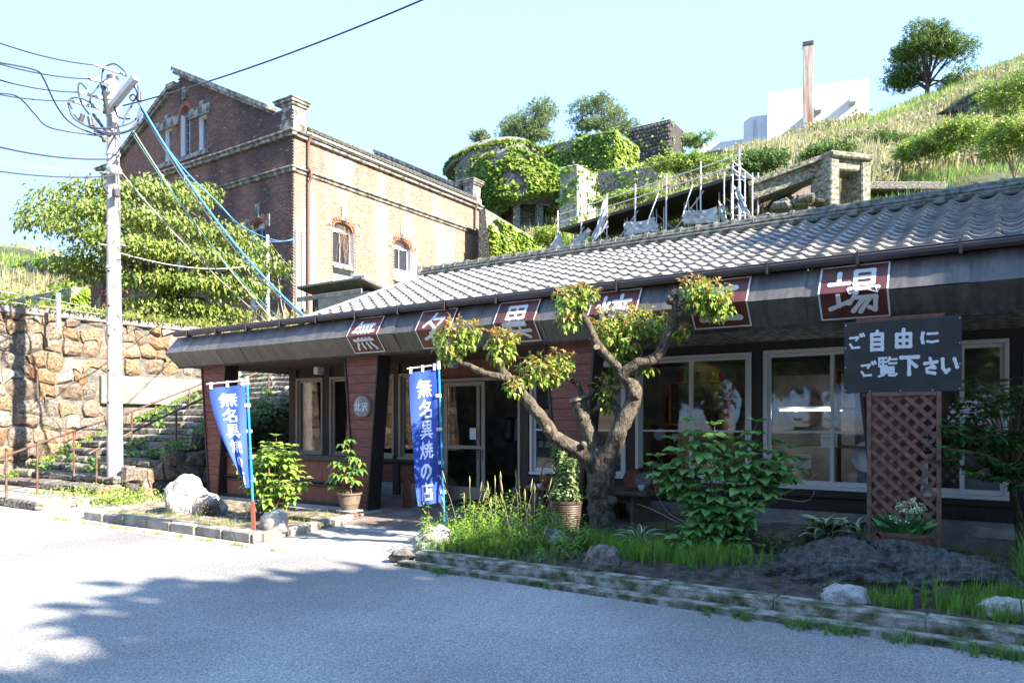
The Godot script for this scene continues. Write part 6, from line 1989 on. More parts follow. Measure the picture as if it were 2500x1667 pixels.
func flag_image() -> ImageTexture:
	var W := 192; var H := 768
	var im := Image.create(W, H, false, Image.FORMAT_RGB8)
	im.fill(Color(0.20, 0.33, 0.70))
	var white := Color(0.93, 0.94, 0.98)
	var keys := ["mu", "na", "i", "yaki", "no", "mise"]
	for i in 6:
		var y0 := 44 + i * 119; var x0 := 44; var w := 104; var h := 108
		for s in strokes(keys[i]):
			for k in s.size() - 1:
				var a = Vector2(x0, y0) + s[k] * Vector2(w, h); var b = Vector2(x0, y0) + s[k + 1] * Vector2(w, h)
				var n := int(a.distance_to(b) / 1.5) + 1
				for q in n + 1:
					var p = a.lerp(b, float(q) / n)
					var r := 7.2 if keys[i] == "no" else 5.4
					for dy in range(-int(r), int(r) + 1):
						var hw := int(sqrt(maxf(0.0, r * r - dy * dy)))
						im.fill_rect(Rect2i(int(p.x) - hw, int(p.y) + dy, hw * 2 + 1, 1), white)
	return ImageTexture.create_from_image(im)

func flags() -> void:
	var mat := M("flag_cloth", Color.WHITE, 0.75)
	mat.albedo_texture = flag_image()
	mat.backlight_enabled = true
	mat.backlight = Color(0.55, 0.55, 0.55)
	mat.cull_mode = BaseMaterial3D.CULL_DISABLED
	# tall flag: nearly flat, hanging to the left of its pole
	_flag("blue banner hanging flat from its pole beside the doorway", Vector3(-6.15, 0.08, -7.57), 2.28, 0.36, 1.76, 0, mat)
	_flag("blue banner twisted and gathered at its foot left by the round plaque", Vector3(-8.33, 0.10, -6.24), 2.06, 0.47, 1.38, 1, mat)

func _flag(label: String, at: Vector3, h: float, w: float, fh: float, kind: int, mat: Material) -> void:
	var o := thing("banner", label, "banner", at, "blue shop banners")
	# camera-facing cloth runs along the shop front
	var out := Vector3(-0.86, 0, 0.51) if kind == 0 else Vector3(-0.80, 0, 0.60)
	var lean := Vector3(-0.075, 0, 0.04) if kind == 0 else Vector3(-0.085, 0, 0.05)
	var pole := func(y: float) -> Vector3: return lean * (y / h) + Vector3(0, y, 0)
	var m := MB.new()
	m.tube([pole.call(0.0 if kind == 0 else 0.36), pole.call(h)], [0.016], 10)
	put("pole", m, M("plastic_blue"), o)
	if kind == 1:
		m = MB.new()
		m.bar(Vector3(0.0, -0.15, 0), pole.call(0.42), 0.045, 0.045)
		put("stake", m, M("brown_post"), o)
	else:
		m = MB.new()
		for y in [0.28, 0.62, 0.86]: m.tube([pole.call(y), pole.call(y + 0.035)], [0.0185], 10)
		put("pole_band", m, M("steel_dark"), o)
	m = MB.new()
	m.tube([pole.call(h - 0.03) - out * 0.02, pole.call(h - 0.03) + out * (w + 0.06) + Vector3(0, -0.055, 0)], [0.010], 8)
	put("top_rod", m, M("white_wall"), o)
	m = MB.new()
	m.tube([pole.call(h - 0.09), pole.call(h + 0.02)], [0.024], 8)
	put("pole_joint", m, M("white_wall"), o)
	var nrm := out.cross(Vector3.UP).normalized()
	if nrm.z < 0.0: nrm = -nrm
	m = MB.new()
	var top := h - 0.09
	var fn := func(i, j) -> Vector3:
		var s: float = i / 16.0    # 0 at the free edge, 1 at the pole
		var t: float = j / 40.0
		var y: float = top - fh * t
		var reach: float = w * (1.0 - s)
		var p: Vector3
		if kind == 0:
			p = pole.call(y) + out * (reach + 0.035 - 0.05 * sin(t * 5.0) * s * (1.0 - s) * 2.0) + Vector3(0, -0.05 * (1.0 - s), 0)
			p += nrm * (0.035 * sin(s * 7.0 + t * 4.0) + 0.03 * sin(t * 9.0 + s * 3.0)) * (0.3 + t)
			p += out * (-0.05 * t * t * (1.0 - s))
		else:
			# the lower corner is drawn in to the pole
			var g: float = pow(t, 1.6)
			p = pole.call(y) + out * (reach * (1.0 - 0.93 * g) + 0.03) + Vector3(0, -0.05 * (1.0 - s) + 0.12 * g * (1.0 - s), 0)
			p += nrm * (0.06 * sin(s * 9.0 + t * 2.0) * (0.25 + g) + 0.10 * g * sin(PI * s))
		return p
	m.sheet(16, 40, fn, false, true)
	put("cloth", m, mat, o)
	# white tabs that tie the cloth to rod and pole
	for i in 3:
		m = MB.new()
		var a: Vector3 = fn.call([1, 8, 15][i], 0)
		m.bbox(a + Vector3(0, 0.03, 0), Vector3(0.035, 0.09, 0.03), 0.004, Basis(Vector3.UP, 0.58))
		put("tab", m, M("white_wall"), o)
	for j in [8, 18, 28, 37]:
		m = MB.new()
		var a: Vector3 = fn.call(16, j)
		m.bbox(a - out * 0.02, Vector3(0.075, 0.045, 0.036), 0.004, Basis(Vector3.UP, 0.58))
		put("tab", m, M("white_wall"), o)

# ---------------------------------------------------------------- planter on the left
func tufts(xs: Array, cs: Array, at: Callable, count: int, s0: float, s1: float, ca: Color, cb: Color) -> void:
	for i in count:
		xs.append(Transform3D(Basis(Vector3.UP, J(0, TAU)).scaled(Vector3(1, J(0.8, 1.3), 1) * J(s0, s1)), at.call()))
		cs.append(shade_mix(ca, cb, rng.randf(), 0.18))

func grass_tuft() -> MB:
	var m := MB.new()
	for i in 8:
		var a := i * 0.83
		var d := Vector3(cos(a), 0, sin(a))
		var p := Vector3(-d.z, 0, d.x) * 0.022
		var o := d * 0.05
		var h := 1.0 - 0.13 * (i % 4)
		var k := 0.16 + 0.1 * (i % 3)
		var mid := o + d * k * 0.4 + Vector3(0, h * 0.6, 0)
		var tip := o + d * k * 1.5 + Vector3(0, h * (0.98 - 0.1 * (i % 2)), 0)
		m.quad(o - p, o + p, mid + p * 0.75, mid - p * 0.75)
		m.tri(mid - p * 0.75, mid + p * 0.75, tip)
	return m

func planter_left() -> void:
	var k := thing("planter_kerb", "low pale concrete kerb blocks round the left planting bed", "kerb")
	tag(k, "", "", "", "structure")
	var x := -12.35
	while x < -8.15:
		var b := MB.new()
		var l := minf(0.6, -8.08 - x)
		b.bbox(Vector3.ZERO, Vector3(l - 0.008, 0.16, 0.14), 0.025)
		put("kerb_block", b, M("concrete" if rng.randf() < 0.6 else "concrete_white"), k, Vector3(x + l * 0.5, 0.07, -6.10 - 0.01 * (x + 10.0) + J(-0.006, 0.006)), Basis(Vector3.UP, J(-0.01, 0.01)))
		x += l
	for i in 4:
		var b := MB.new()
		b.bbox(Vector3.ZERO, Vector3(0.14, 0.15, 0.50), 0.03, Basis(), 0.008, rng)
		put("kerb_block", b, M("concrete_white" if i % 2 else "concrete"), k, Vector3(-8.16 - 0.13 * i + (0.03 if i == 1 else 0.0), 0.062 - 0.008 * i, -6.42 - 0.53 * i), Basis(Vector3.UP, 0.24 + J(-0.05, 0.05)))
	for i in 3:
		var b := MB.new()
		b.bbox(Vector3.ZERO, Vector3(0.14, 0.12, 0.5), 0.025, Basis(), 0.008, rng)
		put("kerb_block", b, M("concrete_white"), k, Vector3(-12.45 - 0.05 * i, 0.05, -6.4 - 0.55 * i), Basis(Vector3.UP, 0.1))
	var f := FastNoiseLite.new()
	f.seed = 2; f.frequency = 0.9
	var soil_y := func(u: float, v: float) -> float: return 0.10 + 0.05 * f.get_noise_2d(u, v)
	var m := MB.new()
	m.sheet(40, 22, func(i, j):
		var v: float = lerpf(6.12, 8.5, j / 22.0)
		var u: float = lerpf(-12.5, lerpf(-8.1, -8.6, j / 22.0), i / 40.0)
		return Vector3(u, soil_y.call(u, v), -v))
	tag(put("planter_soil", m, M("soil")), "dry pale soil of the left planting bed", "", "", "structure")
	var xs := []; var cs := []
	tufts(xs, cs, func():
		var u := J(-12.3, -8.4); var v := J(6.2, 8.3)
		return Vector3(u, soil_y.call(u, v) - 0.01, -v), 300, 0.025, 0.075, Color(0.10, 0.17, 0.035), Color(0.26, 0.26, 0.09))
	tufts(xs, cs, func():
		var q: Vector2 = [Vector2(-8.6, 7.3), Vector2(-9.4, 6.4), Vector2(-11.5, 6.3), Vector2(-10.6, 6.6), Vector2(-9.0, 7.9)][rng.randi() % 5]
		return Vector3(q.x + rng.randfn() * 0.28, 0.1, -(q.y + rng.randfn() * 0.16)), 260, 0.03, 0.09, Color(0.12, 0.20, 0.04), Color(0.25, 0.30, 0.07))
	tag(multi("planter_grass", grass_tuft(), mats["grass_blade"], xs, cs), "sparse weeds in the left planting bed", "", "", "stuff")
	# tufts in the gutter in front
	xs = []; cs = []
	for i in 15:
		var u := -12.6 + i * 0.36 + J(-0.2, 0.2)
		for q in 26:
			xs.append(Transform3D(Basis(Vector3.UP, J(0, TAU)).scaled(Vector3.ONE * J(0.03, 0.07)), Vector3(u + rng.randfn() * 0.10, 0.0, -5.78 - 0.16 * (u + 12.0) * 0.1 + rng.randfn() * 0.03)))
			cs.append(shade_mix(Color(0.14, 0.21, 0.05), Color(0.28, 0.29, 0.10), rng.randf()))
	tag(multi("gutter_weeds", grass_tuft(), mats["grass_blade"], xs, cs), "tiny weeds in the joint before the left planter kerb", "", "", "stuff")
	var r := thing("standing_rock", "large pale pointed rock standing in the left bed", "rock", Vector3(-11.0, 0.30, -6.95))
	put("stone", rock(Vector3(0.36, 0.40, 0.32), 9, 0.17, 30, 20, 0.9, 0.62), M("rock_white"), r)
	r = thing("low_rock", "lower grey rock leaning on the pale pointed rock", "rock", Vector3(-10.6, 0.20, -7.08))
	put("stone", rock(Vector3(0.30, 0.24, 0.24), 14, 0.2, 26, 18, 1.0, 0.6), M("rock_white"), r)
	r = thing("white_rock", "smooth white rock beside the brown stake of the left banner", "rock", Vector3(-8.28, 0.19, -6.52))
	put("stone", rock(Vector3(0.23, 0.19, 0.17), 23, 0.2, 22, 14, 1.0, 0.6), M("concrete_white"), r)
	# dark twiggy shrubs
	for q in [[Vector3(-10.28, 0.12, -6.85), "dark leafless dwarf shrub beside the low grey rock"], [Vector3(-9.3, 0.12, -7.0), "dark leafless dwarf shrub left of the brown banner stake"]]:
		var s := thing("dwarf_shrub", q[1], "shrub", q[0])
		var tm := MB.new()
		for i in 46:
			var d := (JV(1.0) + Vector3(0, 0.9, 0)).normalized()
			var a := d * J(0.06, 0.12)
			tm.tube([Vector3.ZERO, a, a + (d + JV(0.5)) * 0.10, a + (d + JV(0.7)) * J(0.14, 0.24)], [0.006, 0.004, 0.003, 0.0015], 4, false)
		put("twigs", tm, M("rock_dark"), s)
		var lx := []; var lc := []
		cluster(lx, lc, Vector3(0, 0.16, 0), Vector3(0.25, 0.15, 0.22), 160, 0.03, 0.055, Color(0.06, 0.035, 0.03), Color(0.10, 0.07, 0.04))
		multi("leaves", leaf(1.0, 0.4), mats["leaf"], lx, lc, s)

# ---------------------------------------------------------------- garden on the right
func garden_y(u: float, v: float) -> float:
	var e := clampf((v - 6.3) / 1.2, 0.0, 1.0)
	var back := clampf((9.6 - v) / 0.8, 0.0, 1.0)
	return 0.135 + 0.09 * e * back + 0.035 * sin(u * 2.3 + v * 1.7) * e - 0.10 * (1.0 - back)

func garden_left(v: float) -> float: return lerpf(-5.45, -6.45, clampf((v - 6.1) / 1.6, 0.0, 1.0)) + (2.3 * clampf((v - 7.6) / 0.35, 0.0, 1.0))

func garden() -> void:
	var kb := thing("garden_kerb", "weathered two step concrete kerb along the right garden bed", "kerb")
	tag(kb, "", "", "", "structure")
	var x := -5.55
	while x < 3.5:
		var l := J(0.9, 1.2)
		var b := MB.new()
		b.bbox(Vector3.ZERO, Vector3(l - 0.002, 0.07, 0.16), 0.008, Basis(), 0.003, rng)
		put("gutter_block", b, M("concrete_old"), kb, Vector3(x + l * 0.5, 0.02, -6.08))
		b = MB.new()
		b.bbox(Vector3.ZERO, Vector3(l - 0.003, 0.22, 0.20), 0.018, Basis(), 0.004, rng)
		put("kerb_block", b, M("concrete_old"), kb, Vector3(x + 0.12 + l * 0.5, 0.045, -6.24), Basis(Vector3.UP, J(-0.004, 0.004)))
		x += l
	var br := MB.new()
	br.bbox(Vector3(-5.66, 0.08, -6.2), Vector3(0.26, 0.16, 0.22), 0.05, Basis(Vector3.UP, 0.5), 0.03, rng)
	put("broken_block", br, M("rock_grey"), kb)
	var m := MB.new()
	m.sheet(70, 34, func(i, j):
		var v: float = lerpf(6.28, 10.3, j / 34.0)
		var l: float = garden_left(v)
		var u: float = lerpf(l, 4.0, pow(i / 70.0, 1.0))
		var y := garden_y(u, v) + 0.03 * sin(u * 11.0) * sin(v * 13.0)
		if i < 3: y = lerpf(0.0, y, i / 3.0)
		return Vector3(u, y, -v))
	tag(put("garden_soil", m, M("garden_earth", Color(0.13, 0.105, 0.085), 1.0, "patch", 0.9, "speck", 2.5, "n_rough", 1.0)), "brown garden soil between kerb and shop", "", "", "structure")
	# grass
	var g := grass_tuft()
	var xs := []; var cs := []
	var inb := func(u: float, v: float) -> bool: return u > garden_left(v) + 0.05
	var n := 0
	while n < 2300:
		var u := J(-6.4, 1.6); var v := J(6.3, 9.2)
		if not inb.call(u, v): continue
		n += 1
		# bare strip along the kerb and round the dark rock
		var bare := u > -3.7 and v < 6.95 and u < -0.05
		if bare and rng.randf() < 0.93: continue
		if u > -2.5 and u < 0.1 and v > 6.7 and v < 8.1 and rng.randf() < 0.9: continue
		var s := J(0.045, 0.12)
		if u < -3.6 and v < 7.4: s = J(0.06, 0.16)
		if u > 0.1: s = J(0.18, 0.42)
		xs.append(Transform3D(Basis(Vector3.UP, J(0, TAU)).scaled(Vector3(0.9, J(0.8, 1.4), 0.9) * s), Vector3(u, garden_y(u, v) - 0.01, -v)))
		cs.append(shade_mix(Color(0.065, 0.14, 0.025), Color(0.17, 0.27, 0.05), rng.randf(), 0.2))
	# long grass in front of the tree and at the bush's foot
	for q in [[-3.2, 7.25, 0.4, 0.18, 420], [-2.6, 7.15, 0.35, 0.14, 300], [-4.9, 6.75, 0.35, 0.25, 420], [-3.9, 7.4, 0.4, 0.2, 260], [0.15, 6.9, 0.35, 0.35, 500], [-0.6, 6.55, 0.3, 0.1, 70], [-5.7, 7.25, 0.2, 0.2, 160]]:
		for i in q[4]:
			var u: float = q[0] + rng.randfn() * q[2]; var v: float = maxf(6.32, q[1] + rng.randfn() * q[3])
			if not inb.call(u, v): continue
			xs.append(Transform3D(Basis(Vector3.UP, J(0, TAU)).scaled(Vector3(0.7, J(0.9, 1.5), 0.7) * J(0.10, 0.19)), Vector3(u, garden_y(u, v) - 0.01, -v)))
			cs.append(shade_mix(Color(0.08, 0.17, 0.02), Color(0.17, 0.30, 0.035), rng.randf(), 0.2))
	# weeds in the gutter
	for q in [[-4.9, 0.09, 40], [-2.05, 0.05, 14], [-1.32, 0.07, 40], [-1.05, 0.08, 46], [-0.62, 0.06, 34], [-0.2, 0.05, 26], [-0.02, 0.08, 44], [-1.75, 0.05, 24], [0.12, 0.1, 40], [-3.6, 0.04, 10]]:
		for i in q[2]:
			xs.append(Transform3D(Basis(Vector3.UP, J(0, TAU)).scaled(Vector3.ONE * J(0.03, 0.12)), Vector3(q[0] + rng.randfn() * q[1], 0.0, -5.97 + rng.randfn() * 0.045)))
			cs.append(shade_mix(Color(0.07, 0.15, 0.03), Color(0.16, 0.26, 0.06), rng.randf(), 0.2))
	tag(multi("garden_grass", g, mats["grass_blade"], xs, cs), "green grass and weeds in the right garden bed", "", "", "stuff")
	# leafy ground weeds (willow-leaved) at the left end of the bed
	xs = []; cs = []
	for i in 170:
		var u := J(-5.9, -3.7); var v := J(6.4, 8.0)
		if not inb.call(u, v) or (v > 7.4 and u > -4.6): continue
		var h := J(0.16, 0.42) * (1.25 if u < -4.4 and v > 6.9 else 0.85)
		var tilt := Vector3(J(-0.25, 0.25), 1, J(-0.25, 0.25)).normalized()
		var turn := J(0, TAU)
		for q in 17:
			var t := (q + 2) / 19.0
			var a := turn + q * 2.4
			var d := Vector3(cos(a), 0.5 * t, sin(a))
			xs.append(Transform3D(orient(d, J(-0.3, 0.3), J(0.08, 0.13) * (1.1 - 0.4 * t)), Vector3(u, garden_y(u, v), -v) + tilt * h * t))
			cs.append(shade_mix(Color(0.075, 0.16, 0.02), Color(0.21, 0.32, 0.04), t * J(0.6, 1.1)))
	tag(multi("leafy_weeds", leaf(1.0, 0.26, 0.3, 0.35), mats["leaf"], xs, cs), "upright leafy weeds at the left end of the garden bed", "", "", "stuff")
	# seeding grass stems
	xs = []; cs = []
	var sm := MB.new()
	for i in 34:
		var u := J(-6.0, -4.2); var v := J(6.7, 7.9)
		if not inb.call(u, v): continue
		var b := Vector3(u, garden_y(u, v), -v)
		var l := J(0.35, 0.7)
		var d := Vector3(J(-0.25, 0.25), 1, J(-0.25, 0.25))
		sm.tube([b, b + d * l * 0.6, b + d * l + Vector3(d.x, 0, d.z) * 0.2], [0.003, 0.002, 0.001], 4, false)
		sm.tube([b + d * l * 0.85, b + d * l, b + d * l * 1.08], [0.002, 0.008, 0.002], 5, false)
	tag(put("seed_stems", sm, M("straw", Color(0.30, 0.30, 0.12), 0.9)), "pale seeding grass stems above the leafy weeds", "", "", "stuff")
	# rocks
	for q in [
		["flat_rock", "pale flat rock at the foot of the right banner pole", Vector3(-5.57, 0.09, -6.72), Vector3(0.30, 0.17, 0.22), "rock_white", 31, 0.3],
		["mossy_rock", "grey mossy boulder in the weeds before the ribbed brown pot", Vector3(-4.21, 0.19, -7.14), Vector3(0.20, 0.14, 0.16), "rock_grey", 32, 0.28],
		["brown_rock", "reddish brown rock on the kerb before the pruned tree", Vector3(-3.25, 0.18, -6.42), Vector3(0.175, 0.155, 0.15), "rock_brown", 33, 0.22],
		["white_boulder", "oval white rock on bare soil below the dark lava rock", Vector3(-1.08, 0.15, -6.41), Vector3(0.185, 0.105, 0.12), "rock_white", 34, 0.16],
		["edge_rock", "white rock cut by the right edge of the picture", Vector3(0.02, 0.15, -6.58), Vector3(0.21, 0.105, 0.13), "rock_white", 35, 0.2]]:
		var r := thing(q[0], q[1], "rock", q[2] + Vector3(0, q[3].y * 0.3, 0))
		put("stone", rock(q[3], q[5], q[6], 24, 16, 1.3, 0.7), M(q[4]), r)
	var lv := thing("lava_rock", "long dark pitted lava rock below the trellis", "rock", Vector3(-1.05, 0.14, -7.32))
	var f := FastNoiseLite.new()
	f.seed = 64; f.frequency = 3.2; f.fractal_octaves = 4
	m = MB.new()
	m.sheet(60, 30, func(i, j):
		var a: float = TAU * i / 60
		var b: float = PI * 0.5 * j / 30.0
		var d := Vector3(cos(b) * cos(a), sin(b), -cos(b) * sin(a))
		var r := Vector3(1.12, 0.40, 0.62)
		var k: float = 1.0 + 0.16 * sin(a * 3.0 + 1.0) + 0.20 * f.get_noise_3dv(d * 0.5) + 0.14 * f.get_noise_3dv(d * 1.7) - 0.22 * maxf(0.0, f.get_noise_3dv(d * 2.6 + Vector3(5, 5, 5)) - 0.1)
		var p := d * k * r
		p.y -= 0.12 * clampf(-p.x, 0.0, 1.0)
		return Vector3(p.x, p.y - 0.06, p.z), true)
	put("stone", m, M("rock_dark"), lv)
	m = MB.new()
	m.tube([Vector3(0.62, 0.06, 0.52), Vector3(0.62, 0.08, 0.64)], [0.075, 0.055], 10)
	put("hollow", m, M("steel_dark"), lv)
	hostas()
	# small violet flowers
	xs = []; cs = []
	for i in 26:
		var q: Vector3 = [Vector3(-2.38, 0.4, -8.97), Vector3(-2.21, 0.35, -9.29), Vector3(-3.7, 0.3, -7.93), Vector3(-2.53, 0.35, -8.43), Vector3(-1.81, 0.32, -8.4)][rng.randi() % 5]
		for k in 5:
			xs.append(Transform3D(orient(Vector3(cos(k * 1.257), 0.3, sin(k * 1.257)), 0.0, 0.022), q + Vector3(rng.randfn() * 0.09, J(-0.05, 0.12), rng.randfn() * 0.08)))
			cs.append(Color(0.22, 0.20, 0.62))
	tag(multi("violet_flowers", leaf(1.0, 0.8), mats["leaf"], xs, cs), "scattered small violet flowers beside the hostas", "", "", "stuff")
	# palmate dark leaves by the hydrangea's foot
	xs = []; cs = []
	for i in 190:
		var p := Vector3(-2.15 + rng.randfn() * 0.28, 0.24 + absf(rng.randfn()) * 0.13, -7.75 + rng.randfn() * 0.16)
		var t := J(0, TAU)
		for k in 5:
			xs.append(Transform3D(orient(Vector3(cos(t + k * 0.55), -0.15, sin(t + k * 0.55)), 0.0, J(0.05, 0.085)), p))
			cs.append(shade_mix(Color(0.035, 0.085, 0.02), Color(0.12, 0.09, 0.05), rng.randf()))
	tag(multi("maple_weeds", leaf(1.0, 0.4), mats["leaf"], xs, cs), "dark lobed leaves at the foot of the hydrangea", "", "", "stuff")

func hosta_leaf(l: float, w: float, bend: float, edge: float) -> MB:
	# broad ribbed leaf, green centre and white rim, along +z
	var m := MB.new()
	var n := 7
	var pt := func(i: int, s: float) -> Vector3:
		var t := float(i) / n
		var hw := w * 0.5 * pow(sin(PI * clampf(t * 0.94 + 0.03, 0.0, 1.0)), 0.75) * (1.15 - 0.35 * t)
		return Vector3(hw * s, 0.18 * w * s * s + l * bend * (t - t * t * 1.35), l * t)
	for i in n:
		for q in [[-1.0, -0.72], [-0.72, 0.0], [0.0, 0.72], [0.72, 1.0]]:
			m.col = Color(0.62, 0.66, 0.45) if (absf(q[0]) == 1.0 or absf(q[1]) == 1.0) and edge > 0.5 else Color(0.045, 0.12, 0.04)
			m.quad(pt.call(i, q[0]), pt.call(i + 1, q[0]), pt.call(i + 1, q[1]), pt.call(i, q[1]))
	return m

func hostas() -> void:
	var ml := leafmat("hosta_leaf", Color(1, 1, 1), 0.5, 0.4)
	for q in [["white edged hosta before the lava rock's crest", Vector3(-1.7, 0.24, -8.96), 26, 0.27, 0.165, 0.6], ["striped narrow leaved hosta right of the pruned tree trunk", Vector3(-3.4, 0.2, -7.61), 30, 0.21, 0.05, 0.35], ["small white edged hosta leaning on the trellis foot", Vector3(-1.34, 0.34, -8.81), 9, 0.22, 0.12, 0.5]]:
		var h := thing("hosta", q[0], "plant", q[1])
		var shapes := [hosta_leaf(1.0, q[4] / q[3], 0.5, 1.0).mesh(), hosta_leaf(1.0, q[4] / q[3] * 0.85, 0.8, 1.0).mesh()]
		for i in q[2]:
			var a = i * 2.39996 + J(-0.2, 0.2)
			var el: float = lerpf(1.1, 0.15, float(i) / q[2]) + J(-0.1, 0.15)
			var d := Vector3(cos(a) * cos(el), sin(el) * 0.9, sin(a) * cos(el))
			var s: float = q[3] * J(0.8, 1.15)
			put("leaf", shapes[i % 2], ml, h, Vector3(cos(a), 0, sin(a)) * 0.03 + d * s * 0.35, orient(d, J(-0.3, 0.3), s))
		var st := MB.new()
		for i in q[2]:
			var a = i * 2.39996
			var el: float = lerpf(1.1, 0.15, float(i) / q[2])
			st.tube([Vector3(0, -0.05, 0), Vector3(cos(a) * cos(el), sin(el) * 0.9, sin(a) * cos(el)) * q[3] * 0.4], [0.005], 4, false)
		put("stems", st, M("stem_green", Color(0.10, 0.17, 0.05), 0.7), h)

# ---------------------------------------------------------------- pruned plum tree
func plum_tree() -> void:
	var base := Vector3(-3.92, 0.2, -7.77)
	var t := thing("pruned_tree", "gnarled hard pruned tree with tufts of fresh leaves before the shop", "tree", base)
	var limb := func(pts: Array, rs: Array, called := "limb", bump := 0.05) -> void:
		var p := []
		for q in pts: p.append(q - base)
		var sp := smooth(p, 5)
		var sr := []
		for i in pts.size() - 1:
			for k in 5: sr.append(lerpf(rs[i], rs[i + 1], k / 5.0) * 0.86)
		sr.append(rs[rs.size() - 1])
		for i in sp.size():
			if i > 0 and i < sp.size() - 1: sp[i] += JV(sr[i] * 0.14)
		var m := MB.new()
		m.tube(sp, sr, 14, true, bump, rng)
		put(called, m, M("bark"), t)
	limb.call([Vector3(-3.95, 0.06, -7.89), Vector3(-3.97, 0.25, -7.87), Vector3(-4, 0.53, -7.86), Vector3(-4, 0.79, -7.85), Vector3(-4, 1.02, -7.86), Vector3(-3.96, 1.23, -7.88)], [0.24, 0.195, 0.178, 0.18, 0.185, 0.125], "trunk", 0.07)
	limb.call([Vector3(-3.97, 0.82, -7.84), Vector3(-4.02, 1.03, -7.78), Vector3(-4.15, 1.24, -7.58), Vector3(-4.31, 1.38, -7.35), Vector3(-4.42, 1.64, -7.15), Vector3(-4.54, 1.86, -7.01), Vector3(-4.69, 2.1, -6.85)], [0.13, 0.125, 0.10, 0.092, 0.085, 0.075, 0.062])
	limb.call([Vector3(-4.67, 2.07, -6.86), Vector3(-4.83, 2.11, -6.7), Vector3(-4.99, 2.2, -6.59), Vector3(-5.2, 2.29, -6.5)], [0.055, 0.042, 0.036, 0.026])
	limb.call([Vector3(-4.68, 2.08, -6.85), Vector3(-4.76, 2.21, -6.86), Vector3(-4.8, 2.35, -6.83)], [0.055, 0.055, 0.045])
	limb.call([Vector3(-4.01, 0.94, -7.91), Vector3(-4.12, 1.2, -7.95), Vector3(-4.25, 1.49, -7.99), Vector3(-4.35, 1.7, -7.98), Vector3(-4.4, 1.88, -8)], [0.12, 0.115, 0.105, 0.12, 0.105])
	limb.call([Vector3(-4.35, 1.81, -8.04), Vector3(-4.39, 2.01, -8.02), Vector3(-4.47, 2.11, -7.84), Vector3(-4.55, 2.11, -7.66), Vector3(-4.7, 2.13, -7.45), Vector3(-4.78, 2.25, -7.33)], [0.04, 0.036, 0.032, 0.03, 0.026, 0.018])
	limb.call([Vector3(-4.34, 1.83, -8.05), Vector3(-4.27, 1.94, -8.16), Vector3(-4.31, 2.05, -8.13)], [0.03, 0.028, 0.022])
	limb.call([Vector3(-4.27, 1.64, -7.97), Vector3(-4.12, 1.78, -8.08), Vector3(-4.13, 1.8, -8.07)], [0.035, 0.03, 0.02])
	limb.call([Vector3(-3.95, 1, -7.85), Vector3(-3.88, 1.26, -7.9), Vector3(-3.8, 1.51, -7.95), Vector3(-3.7, 1.77, -8.05), Vector3(-3.67, 1.93, -8.08), Vector3(-3.75, 2.08, -8.02), Vector3(-3.81, 2.21, -7.98)], [0.14, 0.122, 0.112, 0.105, 0.108, 0.095, 0.085])
	limb.call([Vector3(-3.79, 2.14, -8), Vector3(-3.87, 2.29, -7.88), Vector3(-3.98, 2.46, -7.75), Vector3(-4.04, 2.66, -7.65), Vector3(-4.08, 2.8, -7.56), Vector3(-4.11, 2.91, -7.48)], [0.07, 0.062, 0.058, 0.052, 0.05, 0.055])
	limb.call([Vector3(-4.09, 2.86, -7.49), Vector3(-4.02, 2.97, -7.51), Vector3(-4, 3.02, -7.53)], [0.035, 0.03, 0.018])
	limb.call([Vector3(-3.78, 2.12, -7.96), Vector3(-3.62, 2.25, -7.99), Vector3(-3.43, 2.3, -8.06), Vector3(-3.31, 2.45, -8.08), Vector3(-3.22, 2.65, -8.07), Vector3(-3.16, 2.81, -8.06), Vector3(-3.12, 2.93, -8.02)], [0.085, 0.08, 0.076, 0.072, 0.066, 0.062, 0.06])
	limb.call([Vector3(-3.14, 2.85, -8.03), Vector3(-3.14, 2.96, -8.01), Vector3(-3.16, 3.05, -8)], [0.055, 0.05, 0.046])
	limb.call([Vector3(-3.14, 2.79, -8.03), Vector3(-2.99, 2.84, -8.08), Vector3(-2.86, 2.92, -8.14), Vector3(-2.73, 2.99, -8.19)], [0.048, 0.04, 0.034, 0.024])
	limb.call([Vector3(-3.12, 2.91, -8.02), Vector3(-3.01, 2.95, -8.05), Vector3(-2.92, 3, -8.09)], [0.036, 0.032, 0.02])
	limb.call([Vector3(-3.81, 2.15, -8.04), Vector3(-3.79, 2.38, -8.18), Vector3(-3.7, 2.52, -8.3), Vector3(-3.55, 2.59, -8.34)], [0.05, 0.042, 0.036, 0.024])
	limb.call([Vector3(-3.79, 2.38, -8.18), Vector3(-3.85, 2.56, -8.14), Vector3(-3.85, 2.7, -8.13)], [0.034, 0.03, 0.016])
	# pale cut faces
	for q in [[Vector3(-3.97, 2.45, -7.68), Vector3(0.3, 0.1, 1), 0.034], [Vector3(-3.7, 2.5, -8.19), Vector3(0.2, 0.5, 1), 0.04], [Vector3(-4.38, 1.87, -7.96), Vector3(-0.2, 1, 0.3), 0.105], [Vector3(-3.14, 3.05, -7.98), Vector3(-0.4, 0.6, 0.8), 0.045]]:
		var m := MB.new()
		var d: Vector3 = q[1].normalized()
		m.tube([q[0] - base - d * 0.02, q[0] - base + d * 0.012], [q[2], q[2] * 0.95], 12)
		put("pruning_cut", m, M("cut_wood", Color(0.33, 0.27, 0.19), 0.9, "cloud", 3.0), t)
